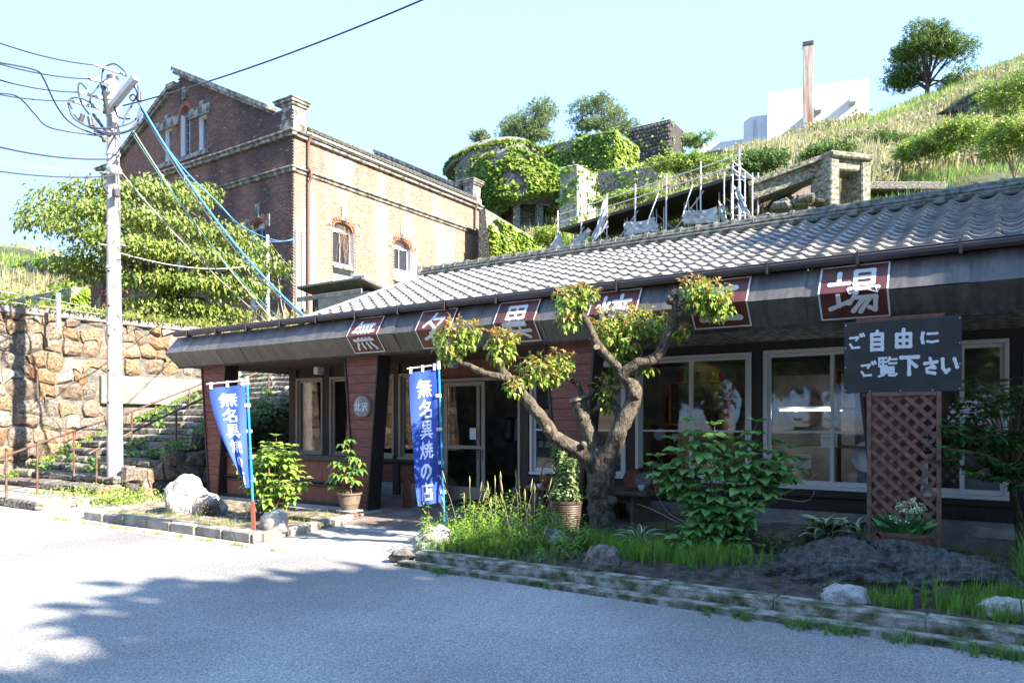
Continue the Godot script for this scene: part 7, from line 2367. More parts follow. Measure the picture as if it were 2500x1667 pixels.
	# burrs
	for q in [[Vector3(-3.64, 1.9, -8.01), 0.075], [Vector3(-4.87, 2.14, -6.63), 0.04], [Vector3(-4.33, 1.49, -7.15), 0.05], [Vector3(-3.18, 2.96, -7.98), 0.055], [Vector3(-4.06, 1.31, -7.52), 0.045], [Vector3(-4, 0.75, -7.7), 0.07], [Vector3(-3.84, 0.65, -7.81), 0.06], [Vector3(-4.29, 1.64, -7.9), 0.05]]:
		put("burr", rock(Vector3.ONE * q[1], int(q[1] * 1000), 0.3, 12, 8, 2.0, 0.9), M("bark"), t, q[0] - base)
	# leaf tufts
	var xs := []; var cs := []; var rx := []; var rc := []
	var twig := MB.new()
	for q in [[Vector3(-5.16, 2.52, -6.53), Vector3(0.26, 0.22, 0.2), 260], [Vector3(-5.22, 2.38, -6.49), Vector3(0.16, 0.14, 0.15), 110], [Vector3(-5.02, 2.6, -6.63), Vector3(0.14, 0.1, 0.12), 80], [Vector3(-4.76, 2.41, -6.86), Vector3(0.16, 0.20, 0.15), 190], [Vector3(-4.7, 2.53, -6.9), Vector3(0.12, 0.1, 0.12), 70], [Vector3(-4.65, 2.2, -7.42), Vector3(0.24, 0.17, 0.2), 230], [Vector3(-4.44, 2.27, -7.68), Vector3(0.17, 0.18, 0.15), 130], [Vector3(-4.54, 2.11, -7.55), Vector3(0.15, 0.1, 0.13), 80], [Vector3(-4.61, 1.98, -6.9), Vector3(0.12, 0.09, 0.1), 70], [Vector3(-4.18, 2.97, -7.43), Vector3(0.22, 0.17, 0.18), 220], [Vector3(-4.2, 2.75, -7.42), Vector3(0.13, 0.12, 0.12), 80], [Vector3(-4.04, 3.05, -7.53), Vector3(0.15, 0.10, 0.13), 80], [Vector3(-3.88, 2.58, -8.06), Vector3(0.32, 0.24, 0.25), 420], [Vector3(-3.7, 2.77, -8.17), Vector3(0.27, 0.20, 0.22), 300], [Vector3(-3.98, 2.72, -7.98), Vector3(0.18, 0.2, 0.17), 150], [Vector3(-3.43, 2.72, -8.18), Vector3(0.16, 0.14, 0.14), 130], [Vector3(-3.81, 2.3, -8.16), Vector3(0.2, 0.18, 0.17), 150], [Vector3(-2.83, 2.98, -8.12), Vector3(0.28, 0.20, 0.2), 380], [Vector3(-2.71, 2.87, -8.21), Vector3(0.16, 0.14, 0.14), 130], [Vector3(-2.93, 3.07, -8.05), Vector3(0.17, 0.13, 0.14), 120], [Vector3(-3.12, 2.62, -8.14), Vector3(0.11, 0.10, 0.1), 50], [Vector3(-3.57, 2.21, -8.14), Vector3(0.12, 0.07, 0.1), 40], [Vector3(-4.03, 1.91, -8.07), Vector3(0.14, 0.25, 0.14), 110]]:
		var c: Vector3 = q[0] - base
		for i in q[2]:
			var d := Vector3(rng.randfn(), rng.randfn(), rng.randfn()).normalized() * pow(rng.randf(), 0.45)
			var p: Vector3 = c + d * q[1]
			xs.append(Transform3D(orient(d * 0.7 + JV(0.6) + Vector3(0, -0.45, 0), J(-0.6, 0.6), J(0.055, 0.10)), p))
			var young := clampf(d.y * 0.9 + J(-0.7, 0.3), 0.0, 1.0)
			cs.append(shade_mix(Color(0.12, 0.20, 0.03), Color(0.26, 0.33, 0.055), rng.randf()).lerp(Color(0.36, 0.22, 0.08), young * 0.7))
		for i in 9:
			var d := Vector3(J(-1, 1), J(-0.1, 1.2), J(-1, 1)).normalized()
			twig.tube([c + Vector3(0, -q[1].y * 0.5, 0), c + d * q[1] * 0.6, c + d * q[1] * 1.15 + Vector3(0, 0.03, 0)], [0.006, 0.004, 0.0015], 4, false)
			for k in 4:
				xs.append(Transform3D(orient(d + JV(0.9), J(-0.5, 0.5), J(0.05, 0.09)), c + d * q[1] * (0.85 + 0.1 * k)))
				cs.append(shade_mix(Color(0.24, 0.23, 0.05), Color(0.36, 0.17, 0.07), rng.randf()))
	put("twigs", twig, M("twig"), t)
	multi("leaves", leaf(1.0, 0.5, 0.25, 0.25), mats["leaf"], xs, cs, t)

# ---------------------------------------------------------------- things at the entrance
func plain(called: String, label: String, cat: String, at: Vector3, f: Callable, mat: String, part: String, group := "") -> Node3D:
	var o := thing(called, label, cat, at, group)
	var m := MB.new()
	f.call(m)
	put(part, m, M(mat), o)
	return o

func bowl(m: MB, r: float, h: float) -> void:
	m.lathe(Vector3.ZERO, [Vector2(0.0, 0.0), Vector2(r * 0.45, 0.0), Vector2(r * 0.8, h * 0.45), Vector2(r, h), Vector2(r * 0.93, h), Vector2(r * 0.7, h * 0.45), Vector2(0.0, h * 0.12)], 18)

func entrance_things() -> void:
	# bench
	var b := thing("wooden_bench", "long rough wooden bench displaying pottery under the shop window", "bench", Vector3(-5.0, 0.16, -9.62))
	for i in 4:
		var m := MB.new()
		m.bbox(Vector3(0.0, 0.435, 0.30 - i * 0.2), Vector3(1.93, 0.06, 0.19), 0.008)
		put("seat_plank", m, M("bench_wood"), b)
	var m := MB.new()
	m.bbox(Vector3(0, 0.35, 0.24), Vector3(1.35, 0.11, 0.05), 0.008)
	put("apron", m, M("bench_wood"), b)
	for e in [-1.0, 1.0]:
		m = MB.new()
		m.bbox(Vector3(e * 0.72, 0.20, 0.0), Vector3(0.06, 0.41, 0.62), 0.008)
		put("leg", m, M("bench_wood"), b)
	m = MB.new()
	m.bar(Vector3(-0.84, -0.02, 0.40), Vector3(-0.76, 0.40, 0.30), 0.05, 0.05)
	put("prop", m, M("bench_wood"), b)
	for q in [[Vector3(-6.13, 0.16, -9.32), "upright log standing between doorway and bench", 0.42, 0.10], [Vector3(-4.8, 0.16, -9.97), "short log block under the right half of the bench", 0.30, 0.12]]:
		var lg := thing("log", q[1], "log", q[0])
		m = MB.new()
		m.tube([Vector3.ZERO, Vector3(0, q[2] * 0.5, 0), Vector3(0, q[2], 0)], [q[3] * 1.05, q[3], q[3]], 14, true, 0.05, rng)
		put("trunk", m, M("log_wood"), lg)
	var ty := 0.625
	# basket
	var bk := thing("wicker_basket", "brown wicker basket with a hoop handle on the bench", "basket", Vector3(-5.62, 0.72, -9.36))
	bk.position.y = ty
	m = MB.new()
	for r in 6: m.lathe(Vector3(0, r * 0.026, 0), [Vector2(0.115 + r * 0.006, 0.0), Vector2(0.124 + r * 0.006, 0.013), Vector2(0.117 + r * 0.006, 0.026)], 22)
	m.lathe(Vector3.ZERO, [Vector2(0, 0.003), Vector2(0.115, 0.004)], 22)
	put("body", m, M("wicker"), bk)
	m = MB.new()
	var arc := []
	for i in 13: arc.append(Vector3(cos(PI * i / 12.0) * 0.14, 0.15 + sin(PI * i / 12.0) * 0.22, 0))
	m.tube(arc, [0.009], 6)
	put("handle", m, M("wicker"), bk)
	m = MB.new()
	for i in 6: m.lathe(Vector3(J(-0.07, 0.07), 0.13, J(-0.06, 0.06)), [Vector2(0, 0.0), Vector2(0.03, 0.01), Vector2(0.033, 0.05), Vector2(0, 0.055)], 10)
	put("cups", m, M("terracotta"), bk)
	# little bowls
	var bi := 0
	for q in [[1222, 1106, 0.045, "glaze_blue", "small blue bowl at the left end of the bench"], [1237, 1100, 0.045, "terracotta", "small red bowl behind the pale blue cup on the bench"], [1240, 1107, 0.042, "glaze_white", "tiny pale bowl in front of the small red bowl"], [1253, 1101, 0.05, "terracotta", "red brown bowl left of the wicker basket's front"], [1264, 1107, 0.05, "terracotta", "larger red brown bowl in front of the wicker basket"], [1277, 1104, 0.035, "terracotta_pale", "tan cup right of the wicker basket"]]:
		var p := Vector3(-5.72, 0.7, -9.04)
		p = p + (Vector3(-5.31, 0.72, -9.02) - Vector3(-5.72, 0.7, -9.04)) * ((q[0] - 1222) / 55.0)
		p.z += -0.16 if q[1] < 1104 else 0.0
		plain("bowl", q[4], "bowl", Vector3(p.x, ty, p.z), func(mm): bowl(mm, q[2], 0.055), q[3], "body", "pottery on the bench")
		bi += 1
	plain("bottle_vase", "tall red bottle shaped vase beside the basket", "vase", Vector3(-5.28, ty, -9.60), func(mm): mm.lathe(Vector3.ZERO, [Vector2(0.0, 0.0), Vector2(0.045, 0.0), Vector2(0.055, 0.05), Vector2(0.03, 0.16), Vector2(0.018, 0.24), Vector2(0.022, 0.26), Vector2(0.0, 0.26)], 14), "terracotta", "body")
	var plate := func(mm: MB, r: float) -> void: mm.lathe(Vector3(0, r, 0), [Vector2(0.0, -0.006), Vector2(r * 0.6, -0.006), Vector2(r, 0.02), Vector2(r * 0.97, 0.028), Vector2(r * 0.6, 0.006), Vector2(0.0, 0.006)], 28, Basis(Vector3.RIGHT, 1.25))
	plain("round_plate", "orange terracotta plate stood upright on the bench", "plate", Vector3(-4.40, ty, -9.62), func(mm): plate.call(mm, 0.145), "terracotta", "disc", "upright plates on the bench")
	plain("round_plate", "mottled purple grey plate stood upright on the bench", "plate", Vector3(-4.20, ty, -9.55), func(mm): plate.call(mm, 0.125), "glaze_purple", "disc", "upright plates on the bench")
	plain("round_plate", "black plate edge behind the orange terracotta plate", "plate", Vector3(-4.33, ty, -9.78), func(mm): plate.call(mm, 0.15), "board_black", "disc", "upright plates on the bench")
	plain("round_jar", "round red clay jar at the right end of the bench", "jar", Vector3(-4.07, ty, -9.70), func(mm): mm.lathe(Vector3.ZERO, [Vector2(0, 0), Vector2(0.05, 0.0), Vector2(0.075, 0.07), Vector2(0.06, 0.14), Vector2(0.03, 0.16), Vector2(0, 0.16)], 16), "terracotta", "body")
	plain("white_cup", "white footed cup before the purple grey plate", "cup", Vector3(-4.16, ty, -9.36), func(mm): bowl(mm, 0.05, 0.085), "glaze_white", "body")
	for q in [[-4.32, "flat terracotta dish left of the bench's right end"], [-4.1, "flat terracotta dish at the bench's right front corner"]]:
		plain("flat_dish", q[1], "dish", Vector3(q[0], ty, -9.33), func(mm): mm.lathe(Vector3.ZERO, [Vector2(0, 0), Vector2(0.09, 0.0), Vector2(0.1, 0.018), Vector2(0.085, 0.012), Vector2(0, 0.008)], 20), "terracotta", "disc")
	# big ribbed pot with ivy on a support
	var pot := thing("ribbed_pot", "large ribbed brown pot holding variegated ivy before the third column", "pot", Vector3(-4.81, 0.12, -8.44))
	m = MB.new()
	var prof := [Vector2(0.0, 0.0), Vector2(0.165, 0.0)]
	for i in 13:
		var r := 0.168 + 0.055 * i / 12.0
		prof.append(Vector2(r, 0.008 + i * 0.029)); prof.append(Vector2(r + 0.007, 0.016 + i * 0.029)); prof.append(Vector2(r, 0.030 + i * 0.029))
	prof.append_array([Vector2(0.235, 0.395), Vector2(0.235, 0.43), Vector2(0.215, 0.43), Vector2(0.205, 0.38), Vector2(0.0, 0.38)])
	m.lathe(Vector3.ZERO, prof, 28)
	put("pot", m, M("pot_brown"), pot)
	m = MB.new()
	m.bar(Vector3(0.02, 0.36, -0.03), Vector3(-0.02, 1.22, -0.03), 0.10, 0.06)
	put("support", m, M("dark_wood"), pot)
	var xs := []; var cs := []
	for i in 2600:
		var t := rng.randf()
		var p: Vector3
		if t < 0.33:
			p = Vector3(rng.randfn() * 0.11, 0.44 + absf(rng.randfn()) * 0.09, rng.randfn() * 0.10)
		else:
			var y := J(0.5, 1.28)
			var wx := 0.15 if y < 0.98 else 0.085
			var off := 0.03 if y < 0.98 else -0.07
			p = Vector3(off + J(-wx, wx), y, 0.02 + J(-0.08, 0.1))
		xs.append(Transform3D(orient(Vector3(J(-1, 1), J(-0.6, 0.6), J(0.1, 1.2)), J(-1, 1), J(0.03, 0.06)), p))
		cs.append(shade_mix(Color(0.07, 0.14, 0.05), Color(0.30, 0.36, 0.17), pow(rng.randf(), 1.6)))
	multi("ivy", leaf(1.0, 0.8), mats["leaf"], xs, cs, pot)
	# terracotta dish with a small ornament
	plain("clay_tray", "shallow terracotta tray on the paving left of the ribbed pot", "tray", Vector3(-5.64, 0.12, -9.19), func(mm): mm.lathe(Vector3.ZERO, [Vector2(0, 0), Vector2(0.17, 0.0), Vector2(0.23, 0.07), Vector2(0.21, 0.07), Vector2(0.16, 0.02), Vector2(0, 0.02)], 24), "terracotta", "body")
	var orn := plain("garden_ornament", "little red topped grey ornament standing in the clay tray", "ornament", Vector3(-5.47, 0.13, -9.11), func(mm): mm.lathe(Vector3.ZERO, [Vector2(0, 0), Vector2(0.06, 0.0), Vector2(0.065, 0.06), Vector2(0.04, 0.15), Vector2(0, 0.17)], 12), "rock_grey", "body")
	m = MB.new()
	m.lathe(Vector3(0, 0.15, 0), [Vector2(0.045, 0.0), Vector2(0.035, 0.05), Vector2(0.012, 0.13), Vector2(0, 0.135)], 12)
	put("cap", m, M("terracotta"), orn)
	# door mat
	plain("door_mat", "black ribbed rubber mat before the doorway", "mat", Vector3(-7.40, 0.20, -10.02), func(mm):
		mm.bbox(Vector3(0, -0.012, 0), Vector3(1.15, 0.018, 0.55), 0.005, Basis(Vector3.RIGHT, 0.069))
		for i in 18: mm.bbox(Vector3(0, 0.0 + (i - 8.5) * -0.0021 - 0.002, -0.255 + i * 0.03 ), Vector3(1.1, 0.006, 0.014), 0.002, Basis(Vector3.RIGHT, 0.069)), "rubber", "mat")
	# umbrella plant in a brown pot on a brick
	var u := thing("umbrella_plant", "glossy umbrella plant in a brown glazed pot before the second column", "potted plant", Vector3(-8.72, 0.17, -8.33))
	m = MB.new()
	m.lathe(Vector3.ZERO, [Vector2(0, 0), Vector2(0.115, 0.0), Vector2(0.13, 0.02), Vector2(0.15, 0.09), Vector2(0.156, 0.093), Vector2(0.176, 0.23), Vector2(0.20, 0.25), Vector2(0.20, 0.272), Vector2(0.175, 0.272), Vector2(0.165, 0.225), Vector2(0, 0.225)], 28)
	put("pot", m, M("pot_grey"), u)
	m = MB.new()
	for i in 9: m.lathe(Vector3(J(-0.1, 0.1), 0.225, J(-0.1, 0.1)), [Vector2(0.03, 0), Vector2(0.022, 0.02), Vector2(0, 0.026)], 7)
	put("pebbles", m, M("terracotta"), u)
	m = MB.new()
	var tips := [Vector3(0.0, 1.12, 0.0), Vector3(-0.10, 1.05, 0.05), Vector3(0.06, 0.85, 0.0), Vector3(0.16, 0.82, 0.02), Vector3(-0.24, 0.76, 0.06), Vector3(-0.12, 0.72, 0.12), Vector3(0.02, 0.70, 0.10), Vector3(0.15, 0.62, 0.08), Vector3(-0.26, 0.58, 0.08), Vector3(-0.30, 0.48, 0.05), Vector3(-0.1, 0.58, 0.15), Vector3(0.2, 0.48, 0.08), Vector3(-0.28, 0.36, 0.1), Vector3(0.18, 0.75, -0.05), Vector3(-0.02, 0.95, 0.03), Vector3(0.1, 0.55, 0.14), Vector3(0.22, 0.66, 0.0), Vector3(-0.18, 0.5, 0.15)]
	m.tube([Vector3(0.02, 0.2, 0), Vector3(0.03, 0.5, 0), Vector3(0.01, 0.8, 0), Vector3(-0.02, 1.1, 0)], [0.018, 0.015, 0.01, 0.005], 7)
	m.tube([Vector3(0.0, 0.22, 0.02), Vector3(-0.1, 0.4, 0.05), Vector3(-0.2, 0.6, 0.06)], [0.012, 0.009, 0.005], 6)
	for q in tips: m.tube([Vector3(q.x * 0.2, maxf(0.3, q.y - 0.14), 0), q], [0.005, 0.003], 5, false)
	put("stems", m, M("stem_tan", Color(0.24, 0.18, 0.09), 0.8), u)
	var lf := leaf(1.0, 0.40, 0.2, 0.2).mesh()
	leafmat("leaf_umbrella_a", Color(0.11, 0.19, 0.035), 0.4, 0.3); leafmat("leaf_umbrella_b", Color(0.20, 0.27, 0.05), 0.4, 0.3); leafmat("leaf_umbrella_c", Color(0.06, 0.13, 0.03), 0.4, 0.3)
	for q in tips:
		for k in 8:
			var a = k * TAU / 8 + q.x * 9.0
			put("leaf", lf, mats[["leaf_umbrella_a", "leaf_umbrella_b", "leaf_umbrella_c"][rng.randi() % 3]], u, q, orient(Vector3(cos(a), J(-0.6, -0.05), sin(a)), J(-0.2, 0.2), J(0.14, 0.19)))
	plain("pot_board", "white board lying between brick and brown pot", "board", Vector3(-8.72, 0.155, -8.33), func(mm): mm.bbox(Vector3.ZERO, Vector3(0.34, 0.02, 0.26), 0.004), "white_wall", "board")
	plain("orange_brick", "orange brick under the umbrella plant's pot", "brick", Vector3(-8.70, 0.10, -8.29), func(mm): mm.bbox(Vector3.ZERO, Vector3(0.24, 0.09, 0.18), 0.006), "terracotta_pale", "block")
	plain("pink_brick", "flat pink brick at the corner of the paving", "brick", Vector3(-8.56, 0.03, -7.92), func(mm): mm.bbox(Vector3.ZERO, Vector3(0.30, 0.06, 0.12), 0.006, Basis(Vector3.UP, 0.2)), "brick_pink", "block") if mats.has("brick_pink") or M("brick_pink", Color(0.40, 0.22, 0.22), 0.9, "cloud", 2.0) else null
	plain("leaning_board", "dark red curved board standing behind the second column", "board", Vector3(-8.38, 0.10, -9.30), func(mm): mm.bbox(Vector3(0, 0.30, 0), Vector3(0.16, 0.60, 0.05), 0.015), "sign_red", "board")
	# trailing spider plant in a white pot by the door
	var sp := thing("spider_plant", "trailing spider plant in a white pot left of the doorway", "potted plant", Vector3(-8.19, 0.17, -9.96))
	m = MB.new()
	m.lathe(Vector3.ZERO, [Vector2(0, 0), Vector2(0.13, 0.0), Vector2(0.13, 0.03), Vector2(0.08, 0.05), Vector2(0.085, 0.28), Vector2(0.13, 0.42), Vector2(0.115, 0.42), Vector2(0.0, 0.38)], 20)
	put("pot", m, M("glaze_white"), sp)
	xs = []; cs = []
	var bl := MB.new()
	for i in 5:
		var t0 := i / 5.0; var t1 := (i + 1) / 5.0
		var y0 := 0.9 * t0 - 1.6 * t0 * t0; var y1 := 0.9 * t1 - 1.6 * t1 * t1
		var w0 := 0.035 * (1.0 - t0 * 0.8); var w1 := 0.035 * (1.0 - t1 * 0.95)
		bl.quad(Vector3(-w0, y0, t0), Vector3(w0, y0, t0), Vector3(w1, y1, t1), Vector3(-w1, y1, t1))
	for i in 120:
		var a := J(0, TAU)
		xs.append(Transform3D(Basis(Vector3.UP, a).scaled(Vector3(0.9, J(0.5, 1.2), 1.0) * J(0.2, 0.42)), Vector3(0, 0.42, 0)))
		cs.append(shade_mix(Color(0.05, 0.12, 0.04), Color(0.20, 0.27, 0.12), rng.randf()))
	multi("leaves", bl, mats["leaf"], xs, cs, sp)
	trellis()
	# lily of the valley in a terracotta planter
	var lp := thing("clay_planter", "oval terracotta planter of broad leaved lily plants before the trellis", "potted plant", Vector3(-0.83, 0.36, -7.95))
	m = MB.new()
	m.lathe(Vector3.ZERO, [Vector2(0, 0), Vector2(0.16, 0.0), Vector2(0.195, 0.13), Vector2(0.205, 0.13), Vector2(0.205, 0.17), Vector2(0.185, 0.17), Vector2(0.17, 0.12), Vector2(0, 0.12)], 30)
	put("planter", m, M("terracotta_pale"), lp, Vector3.ZERO, Basis(Vector3.RIGHT, Vector3.UP, Vector3.BACK * 0.7))
	var ll := leaf(1.0, 0.34, 0.35, 0.2).mesh()
	leafmat("leaf_lily_a", Color(0.035, 0.10, 0.03), 0.3, 0.35); leafmat("leaf_lily_b", Color(0.06, 0.15, 0.035), 0.3, 0.35)
	for i in 80:
		var a := J(0, TAU); var r := sqrt(rng.randf()) * 0.16
		put("leaf", ll, mats[["leaf_lily_a", "leaf_lily_b"][i % 2]], lp, Vector3(cos(a) * r, 0.12, sin(a) * r * 0.7), orient(Vector3(cos(a) * r * 5.0, 1.0, sin(a) * r * 4.0 + J(-0.2, 0.3)), J(-1.5, 1.5), J(0.17, 0.27)))
	xs = []; cs = []
	cluster(xs, cs, Vector3(0.06, 0.42, -0.02), Vector3(0.13, 0.06, 0.1), 130, 0.025, 0.05, Color(0.35, 0.40, 0.22), Color(0.55, 0.58, 0.40))
	multi("pale_sprays", leaf(1.0, 0.5), mats["leaf"], xs, cs, lp)
	m = MB.new()
	for i in 8:
		var a := J(0, TAU)
		m.lathe(Vector3(cos(a) * 0.1 - 0.03, J(0.22, 0.32), 0.1), [Vector2(0, 0), Vector2(0.009, 0.004), Vector2(0.007, 0.014), Vector2(0, 0.016)], 7)
	put("white_bells", m, M("white_wall"), lp)

func trellis() -> void:
	var t := thing("trellis", "tall brown wooden lattice trellis standing before the last column", "trellis", Vector3(-0.865, 0.26, -8.33))
	var W := 0.66; var H := 1.62
	for e in [-1.0, 1.0]:
		var m := MB.new()
		m.bbox(Vector3(e * (W * 0.5 - 0.02), H * 0.5, 0), Vector3(0.042, H, 0.042), 0.004)
		put("upright", m, M("lattice_wood"), t)
	for y in [0.02, H - 0.02]:
		var m := MB.new()
		m.bbox(Vector3(0, y, 0.002), Vector3(W - 0.084, 0.042, 0.04), 0.004)
		put("crossbar", m, M("lattice_wood"), t)
	var x0 := -W * 0.5 + 0.042; var x1 := W * 0.5 - 0.042; var y0 := 0.042; var y1 := H - 0.042
	for s in [-1.0, 1.0]:
		for k in 16:
			# line y = s*x + c clipped to the frame
			var c := -0.25 + k * 0.142
			if s < 0: c = -0.25 + k * 0.142
			var pts := []
			for x in [x0, x1]:
				var y: float = s * x + c
				if y >= y0 and y <= y1: pts.append(Vector2(x, y))
			for y in [y0, y1]:
				var x: float = (y - c) / s
				if x > x0 and x < x1: pts.append(Vector2(x, y))
			if pts.size() < 2 or pts[0].distance_to(pts[1]) < 0.07: continue
			var m := MB.new()
			var z := 0.008 if s < 0 else -0.008
			m.bar(Vector3(pts[0].x, pts[0].y, z), Vector3(pts[1].x, pts[1].y, z), 0.042, 0.013, Vector3.BACK.cross(Vector3(pts[1].x - pts[0].x, pts[1].y - pts[0].y, 0)).normalized().cross(Vector3(pts[1].x - pts[0].x, pts[1].y - pts[0].y, 0).normalized()))
			put("lattice_slat", m, M("lattice_wood"), t)

# ---------------------------------------------------------------- bushes
func bush(called: String, label: String, cat: String, base: Vector3, tips: Array, lf: Mesh, shades: Array, s0: float, s1: float, whorl: int, trunk: Array, spread := 1.0, stem_mat := "twig") -> void:
	var o := thing(called, label, cat, base)
	var st := MB.new()
	var count := 0
	var xs := []; var cs := []
	var mi := 0
	var all := []
	for q in tips:
		var e: Vector3 = q
		var foot := Vector3(e.x * 0.10, 0, e.z * 0.10)
		if trunk.size() > 0: foot = trunk[trunk.size() - 1] - base
		var mid := foot.lerp(e, 0.5) + Vector3(e.x * -0.08, e.y * 0.08, e.z * -0.08) + JV(0.03)
		st.tube([foot, foot.lerp(mid, 0.5) + JV(0.015), mid, mid.lerp(e, 0.6) + JV(0.015), e], [0.011, 0.009, 0.007, 0.005, 0.0025], 5, false)
		for ring in 3:
			var c: Vector3 = e.lerp(mid, ring * 0.17)
			for k in whorl:
				var a = k * TAU / whorl + ring * 0.8 + q.x * 5.0
				var out := Vector3(cos(a), [0.35, -0.25, -0.55][ring] * J(0.5, 1.5), sin(a)) + e.normalized() * 0.15
				all.append([c + out * 0.012, orient(out, J(-0.35, 0.35), J(s0, s1) * [0.75, 1.0, 1.05][ring] * spread), mini(ring, 1) if rng.randf() < 0.75 else rng.randi() % 3])
	all.sort_custom(func(x, y): return (x[0] + base).distance_to(Vector3(0, 1.6, 0)) < (y[0] + base).distance_to(Vector3(0, 1.6, 0)))
	for i in all.size():
		if i < 300: put("leaf", lf, mats[shades[all[i][2] % shades.size()]], o, all[i][0], all[i][1])
		else:
			xs.append(Transform3D(all[i][1], all[i][0]))
			var g := J(0.75, 1.15)
			cs.append(Color(g, g, g))
	if xs.size() > 0: multi("more_leaves", lf, mats[shades[0]], xs, cs, o, true)
	put("stems", st, M(stem_mat), o)
	if trunk.size() > 0:
		var m := MB.new()
		var p := []
		for q in trunk: p.append(q - base)
		m.tube(smooth(p, 4), [0.055, 0.05, 0.045, 0.045, 0.04, 0.04, 0.035, 0.03, 0.03], 10, true, 0.04, rng)
		put("trunk", m, M("bark"), o)

func shell_tips(n: int, c: Vector3, r: Vector3, lowest: float) -> Array:
	var out := []
	while out.size() < n:
		var d := Vector3(rng.randfn(), rng.randfn(), rng.randfn()).normalized()
		var p := c + d * r * J(0.55, 1.0)
		if p.y > lowest: out.append(p)
	return out

func broad_leaf(w: float, droop: float) -> ArrayMesh:
	# broad oval leaf, 16 triangles, pointed tip
	var m := MB.new()
	var n := 4
	var pt := func(i: int, s: float) -> Vector3:
		var t := float(i) / n
		var hw := w * 0.5 * sin(PI * pow(t, 0.8)) * (1.0 if i < n else 0.0)
		return Vector3(hw * s, 0.22 * hw * absf(s) + 0.12 * t - (0.12 + droop) * t * t, t)
	for i in n:
		m.quad(pt.call(i, -1.0), pt.call(i, 0.0), pt.call(i + 1, 0.0), pt.call(i + 1, -1.0))
		m.quad(pt.call(i, 0.0), pt.call(i, 1.0), pt.call(i + 1, 1.0), pt.call(i + 1, 0.0))
	return m.mesh()

